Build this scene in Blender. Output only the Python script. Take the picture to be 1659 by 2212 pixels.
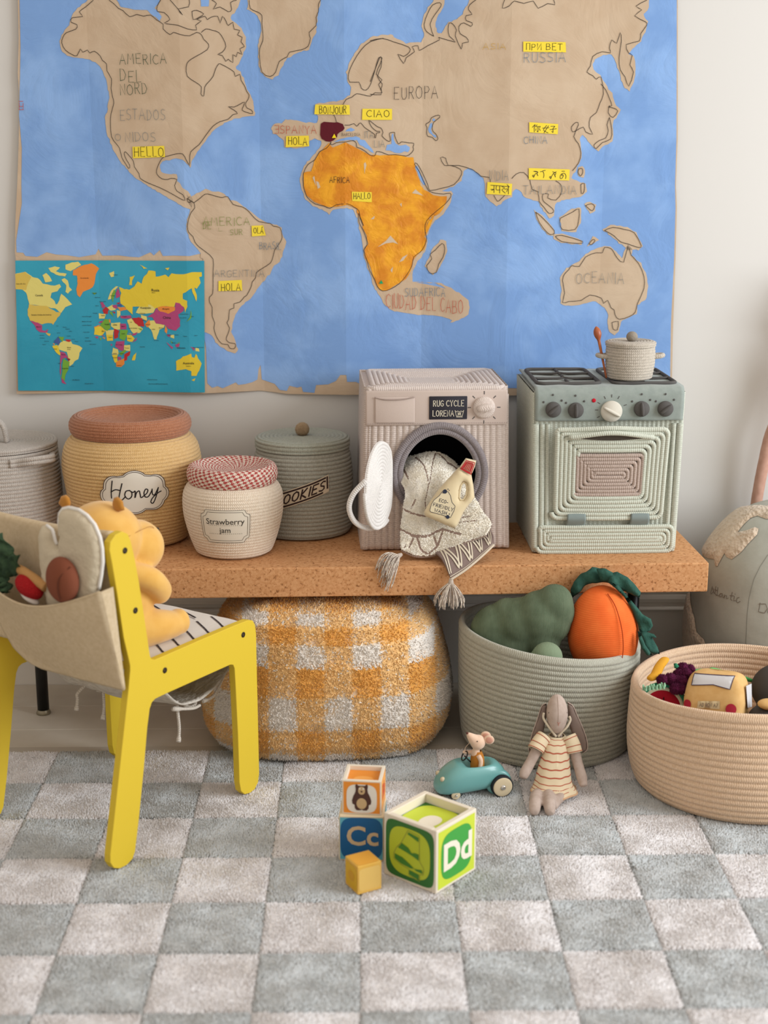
import bpy, bmesh, math, random
import numpy as np
from mathutils import Vector, Matrix, noise
from mathutils.geometry import delaunay_2d_cdt

for o in list(bpy.data.objects):
    bpy.data.objects.remove(o, do_unlink=True)
SC = bpy.context.scene
COL = SC.collection
PI = math.pi
sin, cos, rad = math.sin, math.cos, math.radians

# ------------------------------------------------------------ camera, sky, daylight, exposure
cam_d = bpy.data.cameras.new('camera')
cam = bpy.data.objects.new('camera', cam_d)
COL.objects.link(cam)
SC.camera = cam
cam_d.sensor_fit = 'VERTICAL'
cam_d.sensor_height = 36.0
cam_d.sensor_width = 27.0
cam_d.lens = 50.0
cam.location = (0, 0, 1.35)
cam.rotation_euler = (rad(90 - 13.83), 0, rad(-0.88))
cam_d.dof.use_dof = True
cam_d.dof.focus_distance = 3.28
cam_d.dof.aperture_fstop = 2.5
cam_d.clip_start = 0.05

wd = bpy.data.worlds.new('room_ambience')
SC.world = wd
wd.use_nodes = True
bg = wd.node_tree.nodes['Background']
bg.inputs['Color'].default_value = (1.0, 0.905, 0.80, 1)
bg.inputs['Strength'].default_value = 0.70

def area_light(name, loc, target, sx, sy, power, color):
    d = bpy.data.lights.new(name, 'AREA')
    d.shape = 'RECTANGLE'; d.size = sx; d.size_y = sy
    d.energy = power; d.color = color
    o = bpy.data.objects.new(name, d)
    COL.objects.link(o)
    o.location = loc
    o.rotation_euler = (Vector(target) - Vector(loc)).to_track_quat('-Z', 'Y').to_euler()
    return o
area_light('window_daylight', (3.3, 1.75, 1.75), (0.15, 2.75, 0.3), 1.9, 2.1, 98, (0.87, 0.94, 1.0))

SC.view_settings.view_transform = 'Standard'
SC.view_settings.look = 'None'
SC.view_settings.exposure = 0.38
SC.view_settings.gamma = 1.0
SC.view_settings.use_curve_mapping = False
# ------------------------------------------------------------ helpers
random.seed(7)
RNG = np.random.default_rng(11)

def lin(h):
    h = h.lstrip('#')
    c = [int(h[i:i + 2], 16) / 255 for i in (0, 2, 4)]
    return tuple(x / 12.92 if x <= 0.04045 else ((x + 0.055) / 1.055) ** 2.4 for x in c) + (1,)

_M = {}
def mat(name, col, rough=0.88, col2=None, vs=40.0, vd=3.0, vlo=0.35, vhi=0.65, bump=None, bs=200.0, bstr=0.3, bd=0.002,
        pitch=0.016, slant=1.0, twist=0.008, metal=0.0, spec=0.25, sheen=0.0, attr=None, coat=0.0):
    if name in _M:
        return _M[name]
    m = bpy.data.materials.new(name)
    m.use_nodes = True
    nt = m.node_tree
    N, L = nt.nodes, nt.links
    b = N['Principled BSDF']
    b.inputs['Roughness'].default_value = rough
    b.inputs['Metallic'].default_value = metal
    b.inputs['Specular IOR Level'].default_value = spec
    if sheen:
        b.inputs['Sheen Weight'].default_value = sheen
        b.inputs['Sheen Roughness'].default_value = 0.6
    if coat:
        b.inputs['Coat Weight'].default_value = coat
        b.inputs['Coat Roughness'].default_value = 0.15
    tc = N.new('ShaderNodeTexCoord')
    def math_node(op, a, c=None):
        n = N.new('ShaderNodeMath'); n.operation = op
        for i, v in enumerate((a, c)):
            if v is None: continue
            if isinstance(v, (int, float)): n.inputs[i].default_value = v
            else: L.new(v, n.inputs[i])
        return n.outputs[0]
    base = None
    if attr:
        a = N.new('ShaderNodeAttribute'); a.attribute_name = attr
        base = a.outputs['Color']
    if col2:
        nz = N.new('ShaderNodeTexNoise')
        nz.inputs['Scale'].default_value = vs; nz.inputs['Detail'].default_value = vd
        L.new(tc.outputs['Object'], nz.inputs['Vector'])
        cr = N.new('ShaderNodeValToRGB')
        cr.color_ramp.elements[0].position = vlo; cr.color_ramp.elements[1].position = vhi
        cr.color_ramp.elements[0].color = lin(col); cr.color_ramp.elements[1].color = lin(col2)
        L.new(nz.outputs['Fac'], cr.inputs['Fac'])
        base = cr.outputs['Color']
    if base is not None:
        L.new(base, b.inputs['Base Color'])
    else:
        b.inputs['Base Color'].default_value = lin(col)
    if bump:
        h = None
        if bump in ('rope', 'twill'):
            uv = N.new('ShaderNodeUVMap')
            sp = N.new('ShaderNodeSeparateXYZ'); L.new(uv.outputs['UV'], sp.inputs[0])
            fr = math_node('FRACT', math_node('DIVIDE', sp.outputs[1], pitch))
            ab = math_node('ABSOLUTE', math_node('SUBTRACT', fr, 0.5))
            ph = math_node('ADD', math_node('DIVIDE', sp.outputs[0], twist), math_node('MULTIPLY', ab if bump == 'rope' else fr, slant))
            h = math_node('SINE', math_node('MULTIPLY', ph, 2 * PI))
        elif bump == 'noise':
            nz = N.new('ShaderNodeTexNoise'); nz.inputs['Scale'].default_value = bs; nz.inputs['Detail'].default_value = 4
            L.new(tc.outputs['Object'], nz.inputs['Vector']); h = nz.outputs['Fac']
        elif bump == 'voronoi':
            nz = N.new('ShaderNodeTexVoronoi'); nz.inputs['Scale'].default_value = bs
            L.new(tc.outputs['Object'], nz.inputs['Vector']); h = nz.outputs['Distance']
        elif bump in ('X', 'Y', 'Z'):
            nz = N.new('ShaderNodeTexWave'); nz.wave_type = 'BANDS'; nz.bands_direction = bump
            nz.inputs['Scale'].default_value = bs; nz.inputs['Distortion'].default_value = 0.6; nz.inputs['Detail'].default_value = 1
            L.new(tc.outputs['Object'], nz.inputs['Vector']); h = nz.outputs['Fac']
        elif bump == 'weave':
            mx = None
            for d in ('X', 'Z'):
                nz = N.new('ShaderNodeTexWave'); nz.bands_direction = d
                nz.inputs['Scale'].default_value = bs; nz.inputs['Distortion'].default_value = 1.0
                L.new(tc.outputs['Object'], nz.inputs['Vector'])
                mx = nz.outputs['Fac'] if mx is None else math_node('ADD', mx, nz.outputs['Fac'])
            h = mx
        elif bump == 'crease':
            nz = N.new('ShaderNodeTexNoise'); nz.inputs['Scale'].default_value = bs; nz.inputs['Detail'].default_value = 6
            nz.inputs['Roughness'].default_value = 0.55; nz.inputs['Distortion'].default_value = 1.2
            L.new(tc.outputs['Object'], nz.inputs['Vector'])
            h = math_node('ABSOLUTE', math_node('SUBTRACT', nz.outputs['Fac'], 0.5))
        bp = N.new('ShaderNodeBump')
        bp.inputs['Strength'].default_value = bstr; bp.inputs['Distance'].default_value = bd
        L.new(h, bp.inputs['Height']); L.new(bp.outputs['Normal'], b.inputs['Normal'])
    _M[name] = m
    return m

def link(name, me, m, parent=None, smooth=True, kind=None):
    if m is not None and len(me.materials) == 0:
        for x in (m if isinstance(m, (list, tuple)) else [m]):
            me.materials.append(x)
    if smooth:
        me.polygons.foreach_set('use_smooth', [True] * len(me.polygons))
    o = bpy.data.objects.new(name, me)
    COL.objects.link(o)
    if parent is not None:
        o.parent = parent
    if kind:
        o['kind'] = kind
    return o

def mesh(name, V, F, m, parent=None, smooth=True, uv=None, kind=None):
    me = bpy.data.meshes.new(name)
    me.from_pydata([tuple(v) for v in V], [], F)
    if uv is not None:
        set_uv(me, uv)
    me.update()
    return link(name, me, m, parent, smooth, kind)

def set_uv(me, uv):
    l = me.uv_layers.new(name='UVMap')
    li = np.empty(len(me.loops), dtype=np.int32)
    me.loops.foreach_get('vertex_index', li)
    l.data.foreach_set('uv', np.asarray(uv, dtype=np.float32)[li].ravel())

def bmo(name, bm, m, parent=None, smooth=True, kind=None):
    me = bpy.data.meshes.new(name)
    bmesh.ops.recalc_face_normals(bm, faces=bm.faces)
    bm.to_mesh(me); bm.free()
    return link(name, me, m, parent, smooth, kind)

def thing(name, label, cat, loc=(0, 0, 0), rz=0.0, group=None):
    o = bpy.data.objects.new(name, None)
    COL.objects.link(o)
    o.empty_display_size = 0.05
    o.location = loc; o.rotation_euler = (0, 0, rz)
    o['label'] = label; o['category'] = cat
    if group: o['group'] = group
    return o

def tag(o, label, cat, group=None):
    o['label'] = label; o['category'] = cat
    if group: o['group'] = group
    return o

class G:
    """collects vertices, faces and uvs of one mesh"""
    def __init__(s): s.V, s.F, s.U = [], [], []
    def add(s, V, F, U=None):
        n = len(s.V)
        s.V += [tuple(v) for v in V]
        s.F += [tuple(i + n for i in f) for f in F]
        s.U += list(U) if U is not None else [(0, 0)] * len(V)
    def xf(s, M):
        s.V = [tuple(M @ Vector(v)) for v in s.V]; return s
    def build(s, name, m, parent=None, smooth=True, kind=None):
        return mesh(name, s.V, s.F, m, parent, smooth, s.U, kind)

def lathe(prof, seg=96, sx=1.0, sy=1.0, close=False, warp=None):
    """prof: (r, z) list from bottom to top; uv in metres"""
    V, F, U = [], [], []
    R = max(p[0] for p in prof)
    arc = [0]
    for a, b in zip(prof, prof[1:]): arc.append(arc[-1] + math.hypot(b[0] - a[0], b[1] - a[1]))
    for (r, z), s in zip(prof, arc):
        for k in range(seg + 1):
            t = 2 * PI * k / seg
            v = (r * cos(t) * sx, r * sin(t) * sy, z)
            V.append(warp(v) if warp else v); U.append((t * R, s))
    n = seg + 1
    for i in range(len(prof) - 1):
        for k in range(seg):
            F.append((i * n + k, i * n + k + 1, (i + 1) * n + k + 1, (i + 1) * n + k))
    return V, F, U

def coils(pts, pitch, amp=0.3, per=5):
    """replace a smooth (r, z) profile by rope coils bulging outward (to the right of the walk)"""
    arc = [0]
    for a, b in zip(pts, pts[1:]): arc.append(arc[-1] + math.hypot(b[0] - a[0], b[1] - a[1]))
    n = max(1, round(arc[-1] / pitch)); tot = arc[-1]
    out = []
    def at(s):
        for i in range(len(pts) - 1):
            if s <= arc[i + 1] + 1e-9:
                f = (s - arc[i]) / max(1e-9, arc[i + 1] - arc[i])
                a, b = pts[i], pts[i + 1]
                dx, dz = b[0] - a[0], b[1] - a[1]; l = math.hypot(dx, dz) or 1
                return a[0] + dx * f, a[1] + dz * f, dz / l, -dx / l
        return pts[-1][0], pts[-1][1], 0, 0
    for c in range(n):
        for k in range(per):
            f = k / per
            x, z, nx, nz = at((c + f) / n * tot)
            h = amp * pitch * (math.sqrt(max(0, 1 - (2 * f - 1) ** 2)) - 0.5)
            out.append((max(0.0005, x + nx * h), z + nz * h))
    out.append(pts[-1])
    return out

def smooth_pts(pts, n=8, closed=False):
    """Catmull-Rom through points of any dimension"""
    P = [Vector(p) for p in pts]; out = []
    m = len(P); rng = range(m if closed else m - 1)
    for i in rng:
        if closed: p0, p1, p2, p3 = P[(i - 1) % m], P[i], P[(i + 1) % m], P[(i + 2) % m]
        else: p0, p1, p2, p3 = P[max(0, i - 1)], P[i], P[i + 1], P[min(m - 1, i + 2)]
        for k in range(n):
            t = k / n
            out.append(0.5 * ((2 * p1) + (p2 - p0) * t + (2 * p0 - 5 * p1 + 4 * p2 - p3) * t * t + (3 * p1 - p0 - 3 * p2 + p3) * t ** 3))
    if not closed: out.append(P[-1])
    return out

def tube(pts, r, seg=8, closed=False, flat=1.0, up=None):
    """swept tube; r number or list; uv: u along in metres, v around 0..1 in units of pitch"""
    P = [Vector(p) for p in pts]; n = len(P)
    R = r if isinstance(r, (list, tuple)) else [r] * n
    V, F, U = [], [], []
    T = []
    for i in range(n):
        a, b = (P[i - 1] if (i or closed) else P[i]), (P[(i + 1) % n] if (i < n - 1 or closed) else P[i])
        t = (b - a); T.append(t.normalized() if t.length > 1e-9 else Vector((0, 0, 1)))
    ref = Vector(up) if up else (Vector((0, 0, 1)) if abs(T[0].z) < 0.9 else Vector((1, 0, 0)))
    N = (ref - T[0] * ref.dot(T[0])).normalized()
    s = 0
    for i in range(n):
        if i:
            s += (P[i] - P[i - 1]).length
            N = N - T[i] * N.dot(T[i])
            N = N.normalized() if N.length > 1e-6 else T[i].orthogonal().normalized()
        B = T[i].cross(N)
        for k in range(seg):
            a = 2 * PI * k / seg
            V.append(P[i] + (N * cos(a) * flat + B * sin(a)) * R[i]); U.append((s, k / seg * 0.032))
    m = n if closed else n - 1
    for i in range(m):
        for k in range(seg):
            j = (i + 1) % n
            F.append((i * seg + k, i * seg + (k + 1) % seg, j * seg + (k + 1) % seg, j * seg + k))
    if not closed:
        F.append(tuple(range(seg - 1, -1, -1))); F.append(tuple((n - 1) * seg + k for k in range(seg)))
    return V, F, U

def ellipsoid(c, r, seg=24, rings=16, M=None, p=1.0):
    V, F, U = [], [], []
    def sp(x): return math.copysign(abs(x) ** p, x)
    for i in range(rings + 1):
        t = PI * i / rings
        for k in range(seg):
            a = 2 * PI * k / seg
            v = Vector((r[0] * sp(sin(t)) * sp(cos(a)), r[1] * sp(sin(t)) * sp(sin(a)), -r[2] * sp(cos(t))))
            if M is not None: v = M @ v
            V.append(v + Vector(c)); U.append((a * max(r), t * r[2]))
    for i in range(rings):
        for k in range(seg):
            q = (i * seg + k, i * seg + (k + 1) % seg, (i + 1) * seg + (k + 1) % seg, (i + 1) * seg + k)
            F.append(q)
    return V, F, U

def blob(name, shapes, m, parent=None, voxel=0.004, it=6, kind=None):
    """union of closed shapes into one continuous surface"""
    g = G()
    for s in shapes: g.add(*s)
    me = bpy.data.meshes.new('tmp'); me.from_pydata(g.V, [], g.F)
    bm = bmesh.new(); bm.from_mesh(me)
    bmesh.ops.remove_doubles(bm, verts=bm.verts, dist=1e-6)
    bmesh.ops.recalc_face_normals(bm, faces=bm.faces); bm.to_mesh(me); bm.free()
    o = bpy.data.objects.new('tmp', me); COL.objects.link(o)
    r = o.modifiers.new('r', 'REMESH'); r.mode = 'VOXEL'; r.voxel_size = voxel
    s = o.modifiers.new('s', 'SMOOTH'); s.factor = 0.5; s.iterations = it
    dg = bpy.context.evaluated_depsgraph_get()
    me2 = bpy.data.meshes.new_from_object(o.evaluated_get(dg))
    bpy.data.objects.remove(o); bpy.data.meshes.remove(me)
    me2.name = name
    me2.materials.clear()
    return link(name, me2, m, parent, True, kind)

def box(c, s, M=None, bev=0.0, seg=2):
    bm = bmesh.new()
    bmesh.ops.create_cube(bm, size=1)
    for v in bm.verts: v.co = Vector((v.co.x * s[0], v.co.y * s[1], v.co.z * s[2]))
    if bev: bmesh.ops.bevel(bm, geom=bm.edges[:] , offset=bev, segments=seg, profile=0.5, affect='EDGES')
    for v in bm.verts:
        v.co = (M @ v.co if M is not None else v.co) + Vector(c)
    return bm

def bm_data(bm):
    bm.verts.ensure_lookup_table()
    V = [v.co.copy() for v in bm.verts]; F = [tuple(v.index for v in f.verts) for f in bm.faces]
    bm.free(); return V, F

def prism(poly, y0, y1, bev=0.0):
    """outline in (x, z), extruded along y"""
    bm = bmesh.new()
    a = [bm.verts.new((x, y0, z)) for x, z in poly]
    f = bm.faces.new(a)
    r = bmesh.ops.extrude_face_region(bm, geom=[f])
    for v in r['geom']:
        if isinstance(v, bmesh.types.BMVert): v.co.y = y1
    if bev:
        es = [e for e in bm.edges if abs(e.verts[0].co.y - e.verts[1].co.y) < 1e-6]
        bmesh.ops.bevel(bm, geom=es, offset=bev, segments=2, profile=0.5, affect='EDGES')
    return bm

def inside(p, poly):
    x, y = p; r = False; j = len(poly) - 1
    for i in range(len(poly)):
        xi, yi = poly[i]; xj, yj = poly[j]
        if (yi > y) != (yj > y) and x < (xj - xi) * (y - yi) / (yj - yi) + xi: r = not r
        j = i
    return r

def edge_dist(p, poly):
    d = 1e9; px, py = p
    for i in range(len(poly)):
        ax, ay = poly[i - 1]; bx, by = poly[i]
        dx, dy = bx - ax, by - ay; l = dx * dx + dy * dy
        t = 0 if l == 0 else max(0, min(1, ((px - ax) * dx + (py - ay) * dy) / l))
        d = min(d, math.hypot(px - ax - t * dx, py - ay - t * dy))
    return d

def fill2d(poly, step, holes=()):
    """triangulated interior with grid points: points, tris, distance to the edge"""
    pts = [Vector(p) for p in poly]; ed = [(i, (i + 1) % len(poly)) for i in range(len(poly))]
    for h in holes:
        n = len(pts); pts += [Vector(p) for p in h]; ed += [(n + i, n + (i + 1) % len(h)) for i in range(len(h))]
    xs = [p[0] for p in poly]; ys = [p[1] for p in poly]
    loops = [list(poly)] + [list(h) for h in holes]
    if step:
        y = min(ys) + step / 2; r = 0
        while y < max(ys):
            x = min(xs) + step / 2 * (1 + r % 2)
            while x < max(xs):
                q = (x, y)
                if inside(q, poly) and not any(inside(q, h) for h in holes) and min(edge_dist(q, l) for l in loops) > step * 0.4:
                    pts.append(Vector(q))
                x += step
            y += step * 0.87; r += 1
    V, E, F, *_ = delaunay_2d_cdt(pts, ed, [], 0, 1e-7)
    T = []
    for f in F:
        c = sum((V[i] for i in f), Vector((0, 0))) / len(f)
        if inside(c, poly) and not any(inside(c, h) for h in holes): T.append(tuple(f))
    D = [min(edge_dist(v, l) for l in loops) for v in V]
    return V, T, D

def puff(poly, th, w, step, holes=(), mapf=None, flat_back=False):
    """stuffed flat shape: outline (x, z) puffed in -y / +y"""
    V2, T, D = fill2d(poly, step, holes)
    hh = [th * math.sqrt(max(0, 1 - (1 - min(1, d / w)) ** 2)) for d in D]
    V = [Vector((p[0], -h, p[1])) for p, h in zip(V2, hh)]
    n = len(V); back = {}
    for i, (p, h) in enumerate(zip(V2, hh)):
        if D[i] < 1e-6: back[i] = i
        else:
            back[i] = len(V); V.append(Vector((p[0], 0 if flat_back else h, p[1])))
    F = [t for t in T] + [tuple(back[i] for i in reversed(t)) for t in T]
    if mapf: V = [mapf(v) for v in V]
    return V, F, [(p.x, p.z) for p in V] if not mapf else None

# ---- strokes and lettering
FONT = {'A': '0,0 .4,1 .8,0|.16,.38 .64,.38', 'B': '.05,0 .05,1 .5,.95 .6,.75 .45,.55 .05,.52|.45,.54 .68,.35 .6,.08 .05,0', 'C': '.7,.85 .45,1 .15,.85 0,.5 .12,.15 .42,0 .7,.12',
 'D': '.05,0 .05,1 .45,.92 .7,.5 .5,.1 .05,0', 'E': '.65,1 .05,1 .05,0 .65,0|.05,.52 .5,.52', 'F': '.6,1 .05,1 .05,0|.05,.5 .5,.5', 'G': '.7,.85 .45,1 .15,.85 0,.5 .12,.12 .45,0 .7,.15 .7,.45 .42,.45',
 'H': '.05,0 .05,1|.65,0 .65,1|.05,.5 .65,.5', 'I': '.1,0 .1,1', 'J': '.55,1 .55,.2 .4,0 .15,.02 .02,.2', 'K': '.05,0 .05,1|.6,1 .05,.45 .65,0', 'L': '.05,1 .05,0 .6,0', 'M': '0,0 .1,1 .4,.4 .7,1 .8,0', 'N': '.05,0 .05,1 .65,0 .65,1',
 'O': '.38,1 .1,.85 0,.5 .1,.15 .38,0 .65,.15 .75,.5 .65,.85 .38,1', 'P': '.05,0 .05,1 .5,.95 .62,.74 .45,.5 .05,.48', 'R': '.05,0 .05,1 .5,.95 .6,.74 .45,.52 .05,.5|.3,.5 .65,0', 'S': '.6,.9 .35,1 .08,.85 .1,.6 .55,.42 .62,.15 .35,0 .02,.1',
 'T': '0,1 .7,1|.35,1 .35,0', 'U': '.05,1 .05,.25 .2,0 .5,0 .65,.25 .65,1', 'V': '0,1 .35,0 .7,1', 'W': '0,1 .2,0 .42,.7 .64,0 .85,1', 'X': '0,1 .65,0|0,0 .65,1', 'Y': '0,1 .33,.5 .66,1|.33,.5 .33,0', 'Z': '.05,1 .65,1 0,0 .7,0',
 'П': '.05,0 .05,1 .6,1 .6,0', 'И': '.05,1 .05,0 .65,1 .65,0', 'Р': '.05,0 .05,1 .5,.95 .6,.74 .45,.5 .05,.48', 'В': '.05,0 .05,1 .5,.95 .6,.75 .45,.55 .05,.52|.45,.54 .68,.35 .6,.08 .05,0', 'Е': '.65,1 .05,1 .05,0 .65,0|.05,.52 .5,.52', 'Т': '0,1 .7,1|.35,1 .35,0',
 'Á': '0,0 .4,.85 .8,0|.16,.34 .64,.34|.4,.95 .6,1.2', '-': '.05,.45 .5,.45', '.': '.1,0 .16,0 .16,.06 .1,.06', ' ': '', '7': '0,1 .65,1 .2,0', '3': '.05,.9 .35,1 .6,.78 .3,.52 .62,.3 .4,0 .02,.1'}
FONT['ı'] = FONT['I']
def strokes(text, x0, y0, x1, y1, jit=0.0, slope=0.0):
    """hand lettering fitted into a box: list of polylines"""
    ws = []
    for c in text:
        d = FONT[c]
        ws.append(0.5 if not d else max(float(p.split(',')[0]) for s in d.split('|') for p in s.split()) + 0.28)
    k = (x1 - x0) / (sum(ws) - 0.28); out = []; x = x0
    for c, w in zip(text, ws):
        if FONT[c]:
            dz = random.uniform(-jit, jit) * (y1 - y0); sc = 1 + random.uniform(-jit, jit)
            for s in FONT[c].split('|'):
                pl = []
                for p in s.split():
                    a, b = map(float, p.split(','))
                    pl.append((x + a * k + random.uniform(-jit, jit) * 0.25 * (y1 - y0), y0 + (b * (y1 - y0)) * sc + dz + slope * (x - x0)))
                out.append(pl)
        x += w * k
    return out

def ribbons(polys, w, mapf, sub=None):
    """flat strokes of width w, laid on a surface by mapf(u, v)"""
    V, F = [], []
    for pl in polys:
        P = [Vector(p) for p in pl]
        if sub:
            Q = [P[0]]
            for a, b in zip(P, P[1:]):
                n = max(1, int((b - a).length / sub))
                Q += [a.lerp(b, (i + 1) / n) for i in range(n)]
            P = Q
        P = [p for i, p in enumerate(P) if i == 0 or (p - P[i - 1]).length > 1e-6]
        if len(P) < 2: continue
        n0 = len(V)
        for i, p in enumerate(P):
            d = (P[min(i + 1, len(P) - 1)] - P[max(i - 1, 0)])
            if d.length < 1e-9: d = P[i] - P[i - 1] if i else P[1] - P[0]
            d.normalize(); n = Vector((-d.y, d.x)) * w / 2
            e = d * w * 0.4 * (-1 if i == 0 else 1 if i == len(P) - 1 else 0)
            V += [mapf(*(p + n + e)), mapf(*(p - n + e))]
        for i in range(len(P) - 1):
            a = n0 + 2 * i
            F.append((a, a + 1, a + 3, a + 2))
    return V, F

def text2d(s, h, bold=0.0, align='CENTER', shear=0.0):
    """lettering in the built-in face as flat polygons: verts (x, y), faces"""
    cu = bpy.data.curves.new('t', 'FONT'); cu.body = s; cu.size = h * 1.38
    cu.align_x = align; cu.offset = bold * h; cu.shear = shear; cu.resolution_u = 3
    cu.fill_mode = 'FRONT'
    o = bpy.data.objects.new('t', cu); COL.objects.link(o)
    dg = bpy.context.evaluated_depsgraph_get()
    me = bpy.data.meshes.new_from_object(o.evaluated_get(dg))
    V = [(v.co.x, v.co.y) for v in me.vertices]; F = [tuple(p.vertices) for p in me.polygons]
    bpy.data.objects.remove(o); bpy.data.curves.remove(cu); bpy.data.meshes.remove(me)
    return V, F

def lettering(name, s, h, m, parent, mapf, x=0, y=0, bold=0.0, align='CENTER', shear=0.0):
    V, F = text2d(s, h, bold, align, shear)
    return mesh(name, [mapf(x + a, y + b) for a, b in V], F, m, parent, False)

def flatpoly(poly, mapf, step=None):
    V, T, D = fill2d(poly, step)
    return [mapf(v[0], v[1]) for v in V], T

def pairs(s, k=1e-4):
    a = [int(x) * k for x in s.split()]
    return list(zip(a[::2], a[1::2]))

def grid_surface(S, nu, nv, name, m, parent=None, thick=0.0, uvs=(1, 1), kind=None):
    V, F, U = [], [], []
    for j in range(nv + 1):
        for i in range(nu + 1):
            V.append(Vector(S(i / nu, j / nv))); U.append((i / nu * uvs[0], j / nv * uvs[1]))
    for j in range(nv):
        for i in range(nu):
            a = j * (nu + 1) + i
            F.append((a, a + 1, a + nu + 2, a + nu + 1))
    o = mesh(name, V, F, m, parent, True, U, kind)
    if thick:
        s = o.modifiers.new('thickness', 'SOLIDIFY'); s.thickness = thick; s.offset = 0
    return o

def patch(ctrl):
    """smooth surface through a grid of control points (rows along v, columns along u)"""
    R = [[Vector(p) for p in row] for row in ctrl]
    def cr(P, t):
        n = len(P) - 1; x = min(max(t, 0), 1) * n; i = min(int(x), n - 1); f = x - i
        p0, p1, p2, p3 = P[max(0, i - 1)], P[i], P[i + 1], P[min(n, i + 2)]
        return 0.5 * ((2 * p1) + (p2 - p0) * f + (2 * p0 - 5 * p1 + 4 * p2 - p3) * f * f + (3 * p1 - p0 - 3 * p2 + p3) * f ** 3)
    return lambda u, v: cr([cr(row, u) for row in R], v)

def tufts(P, N, col, size, height, tilt=0.5, seed=3):
    """little yarn ends: three-sided spikes at points P with normals N; returns V, F, C"""
    r = np.random.default_rng(seed); n = len(P)
    P = np.asarray(P, float); N = np.asarray(N, float)
    ref = np.where(np.abs(N[:, 2:3]) < 0.9, np.array([[0, 0, 1.0]]), np.array([[1.0, 0, 0]]))
    A = np.cross(N, ref); A /= np.linalg.norm(A, axis=1, keepdims=True); B = np.cross(N, A)
    ang = r.uniform(0, 2 * PI, n); V = np.empty((n, 4, 3))
    for k in range(3):
        t = ang + 2 * PI * k / 3
        V[:, k] = P + (A * np.cos(t)[:, None] + B * np.sin(t)[:, None]) * (size * r.uniform(.7, 1.3, (n, 1))) - N * size * 0.3
    tl = r.normal(0, tilt, (n, 2)) * height
    V[:, 3] = P + N * (height * r.uniform(.7, 1.25, (n, 1))) + A * tl[:, :1] + B * tl[:, 1:]
    i = np.arange(n)[:, None] * 4
    F = np.concatenate([i + np.array([[0, 1, 3]]), i + np.array([[1, 2, 3]]), i + np.array([[2, 0, 3]])], 1).reshape(-1, 3)
    C = None if col is None else np.repeat(np.asarray(col), 4, axis=0)
    return V.reshape(-1, 3), F, C

def pile_normals(N, jit, seed=1):
    n = np.repeat(np.asarray(N, float), 4, axis=0); n += np.random.default_rng(seed).normal(0, jit, n.shape)
    return n / np.linalg.norm(n, axis=1, keepdims=True)

def tri_mesh(name, V, F, C=None, VN=None):
    me = bpy.data.meshes.new(name)
    me.vertices.add(len(V)); me.vertices.foreach_set('co', np.asarray(V, np.float32).ravel())
    me.loops.add(len(F) * 3); me.loops.foreach_set('vertex_index', np.asarray(F, np.int32).ravel())
    me.polygons.add(len(F)); me.polygons.foreach_set('loop_start', np.arange(0, len(F) * 3, 3, dtype=np.int32))
    me.polygons.foreach_set('loop_total', np.full(len(F), 3, np.int32))
    if C is not None:
        a = me.color_attributes.new('yarn', 'FLOAT_COLOR', 'POINT')
        a.data.foreach_set('color', np.concatenate([np.asarray(C)[:, :3], np.ones((len(V), 1))], 1).astype(np.float32).ravel())
    me.update(calc_edges=True)
    if VN is not None:
        me.polygons.foreach_set('use_smooth', [True] * len(F))
        me.normals_split_custom_set_from_vertices([tuple(v) for v in VN])
    return me
# ------------------------------------------------------------ the room
M_wall = mat('wall_paint', '#CFCCC8', 0.9, bump='noise', bs=60, bstr=0.04, bd=0.002)
M_trim = mat('trim_paint', '#D6D1C9', 0.55, spec=0.4)
M_floor = mat('white_boards', '#C9C0B0', 0.6, col2='#D2CABC', vs=9, bump='noise', bs=35, bstr=0.05, spec=0.35)

def struct(o):
    o['kind'] = 'structure'; return o
struct(bmo('wall_back', box((0.2, 3.67, 1.25), (7.0, 0.10, 2.6)), M_wall, None, False))
struct(bmo('unseen_wall_left', box((-2.95, 0.8, 1.25), (0.10, 5.7, 2.6)), M_wall, None, False))  # unseen wall, added to block ambient light from the left
fl = struct(bmo('floor', box((0.2, 0.8, -0.035), (7.0, 5.7, 0.046)), mat('floor_gap', '#6E665A', 0.9), None, False))
r = random.Random(4)
y = 3.577; row = 0
while y > 1.0:
    x = -3.2 + r.uniform(-0.4, 0)
    while x < 2.8:
        l = (r.uniform(-2.0, -1.2) if x < -2.5 else r.uniform(1.2, 2.2) if x < 1 else 3.4) - x
        bmo('plank', box((x + l / 2, y - 0.0775, -0.006), (l - 0.0015, 0.1535, 0.012), None, 0.0008, 1), M_floor, fl, False)
        x += l
    y -= 0.155; row += 1
prof = [(3.577, -0.012), (3.577, 0.198), (3.5725, 0.199), (3.571, 0.2025), (3.573, 0.206), (3.590, 0.2075), (3.590, 0.215), (3.5835, 0.219), (3.5825, 0.228),
        (3.5855, 0.2375), (3.592, 0.2385), (3.592, 0.2425), (3.5885, 0.245), (3.589, 0.262), (3.600, 0.276), (3.622, 0.285)]
V, F = [], []
for sx in (-3.2, 3.6):
    for a, z in prof: V.append((sx, a, z))
n = len(prof)
for i in range(n - 1): F.append((i, i + 1, n + i + 1, n + i))
struct(mesh('baseboard_back', V, F, M_trim, None, False))

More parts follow.
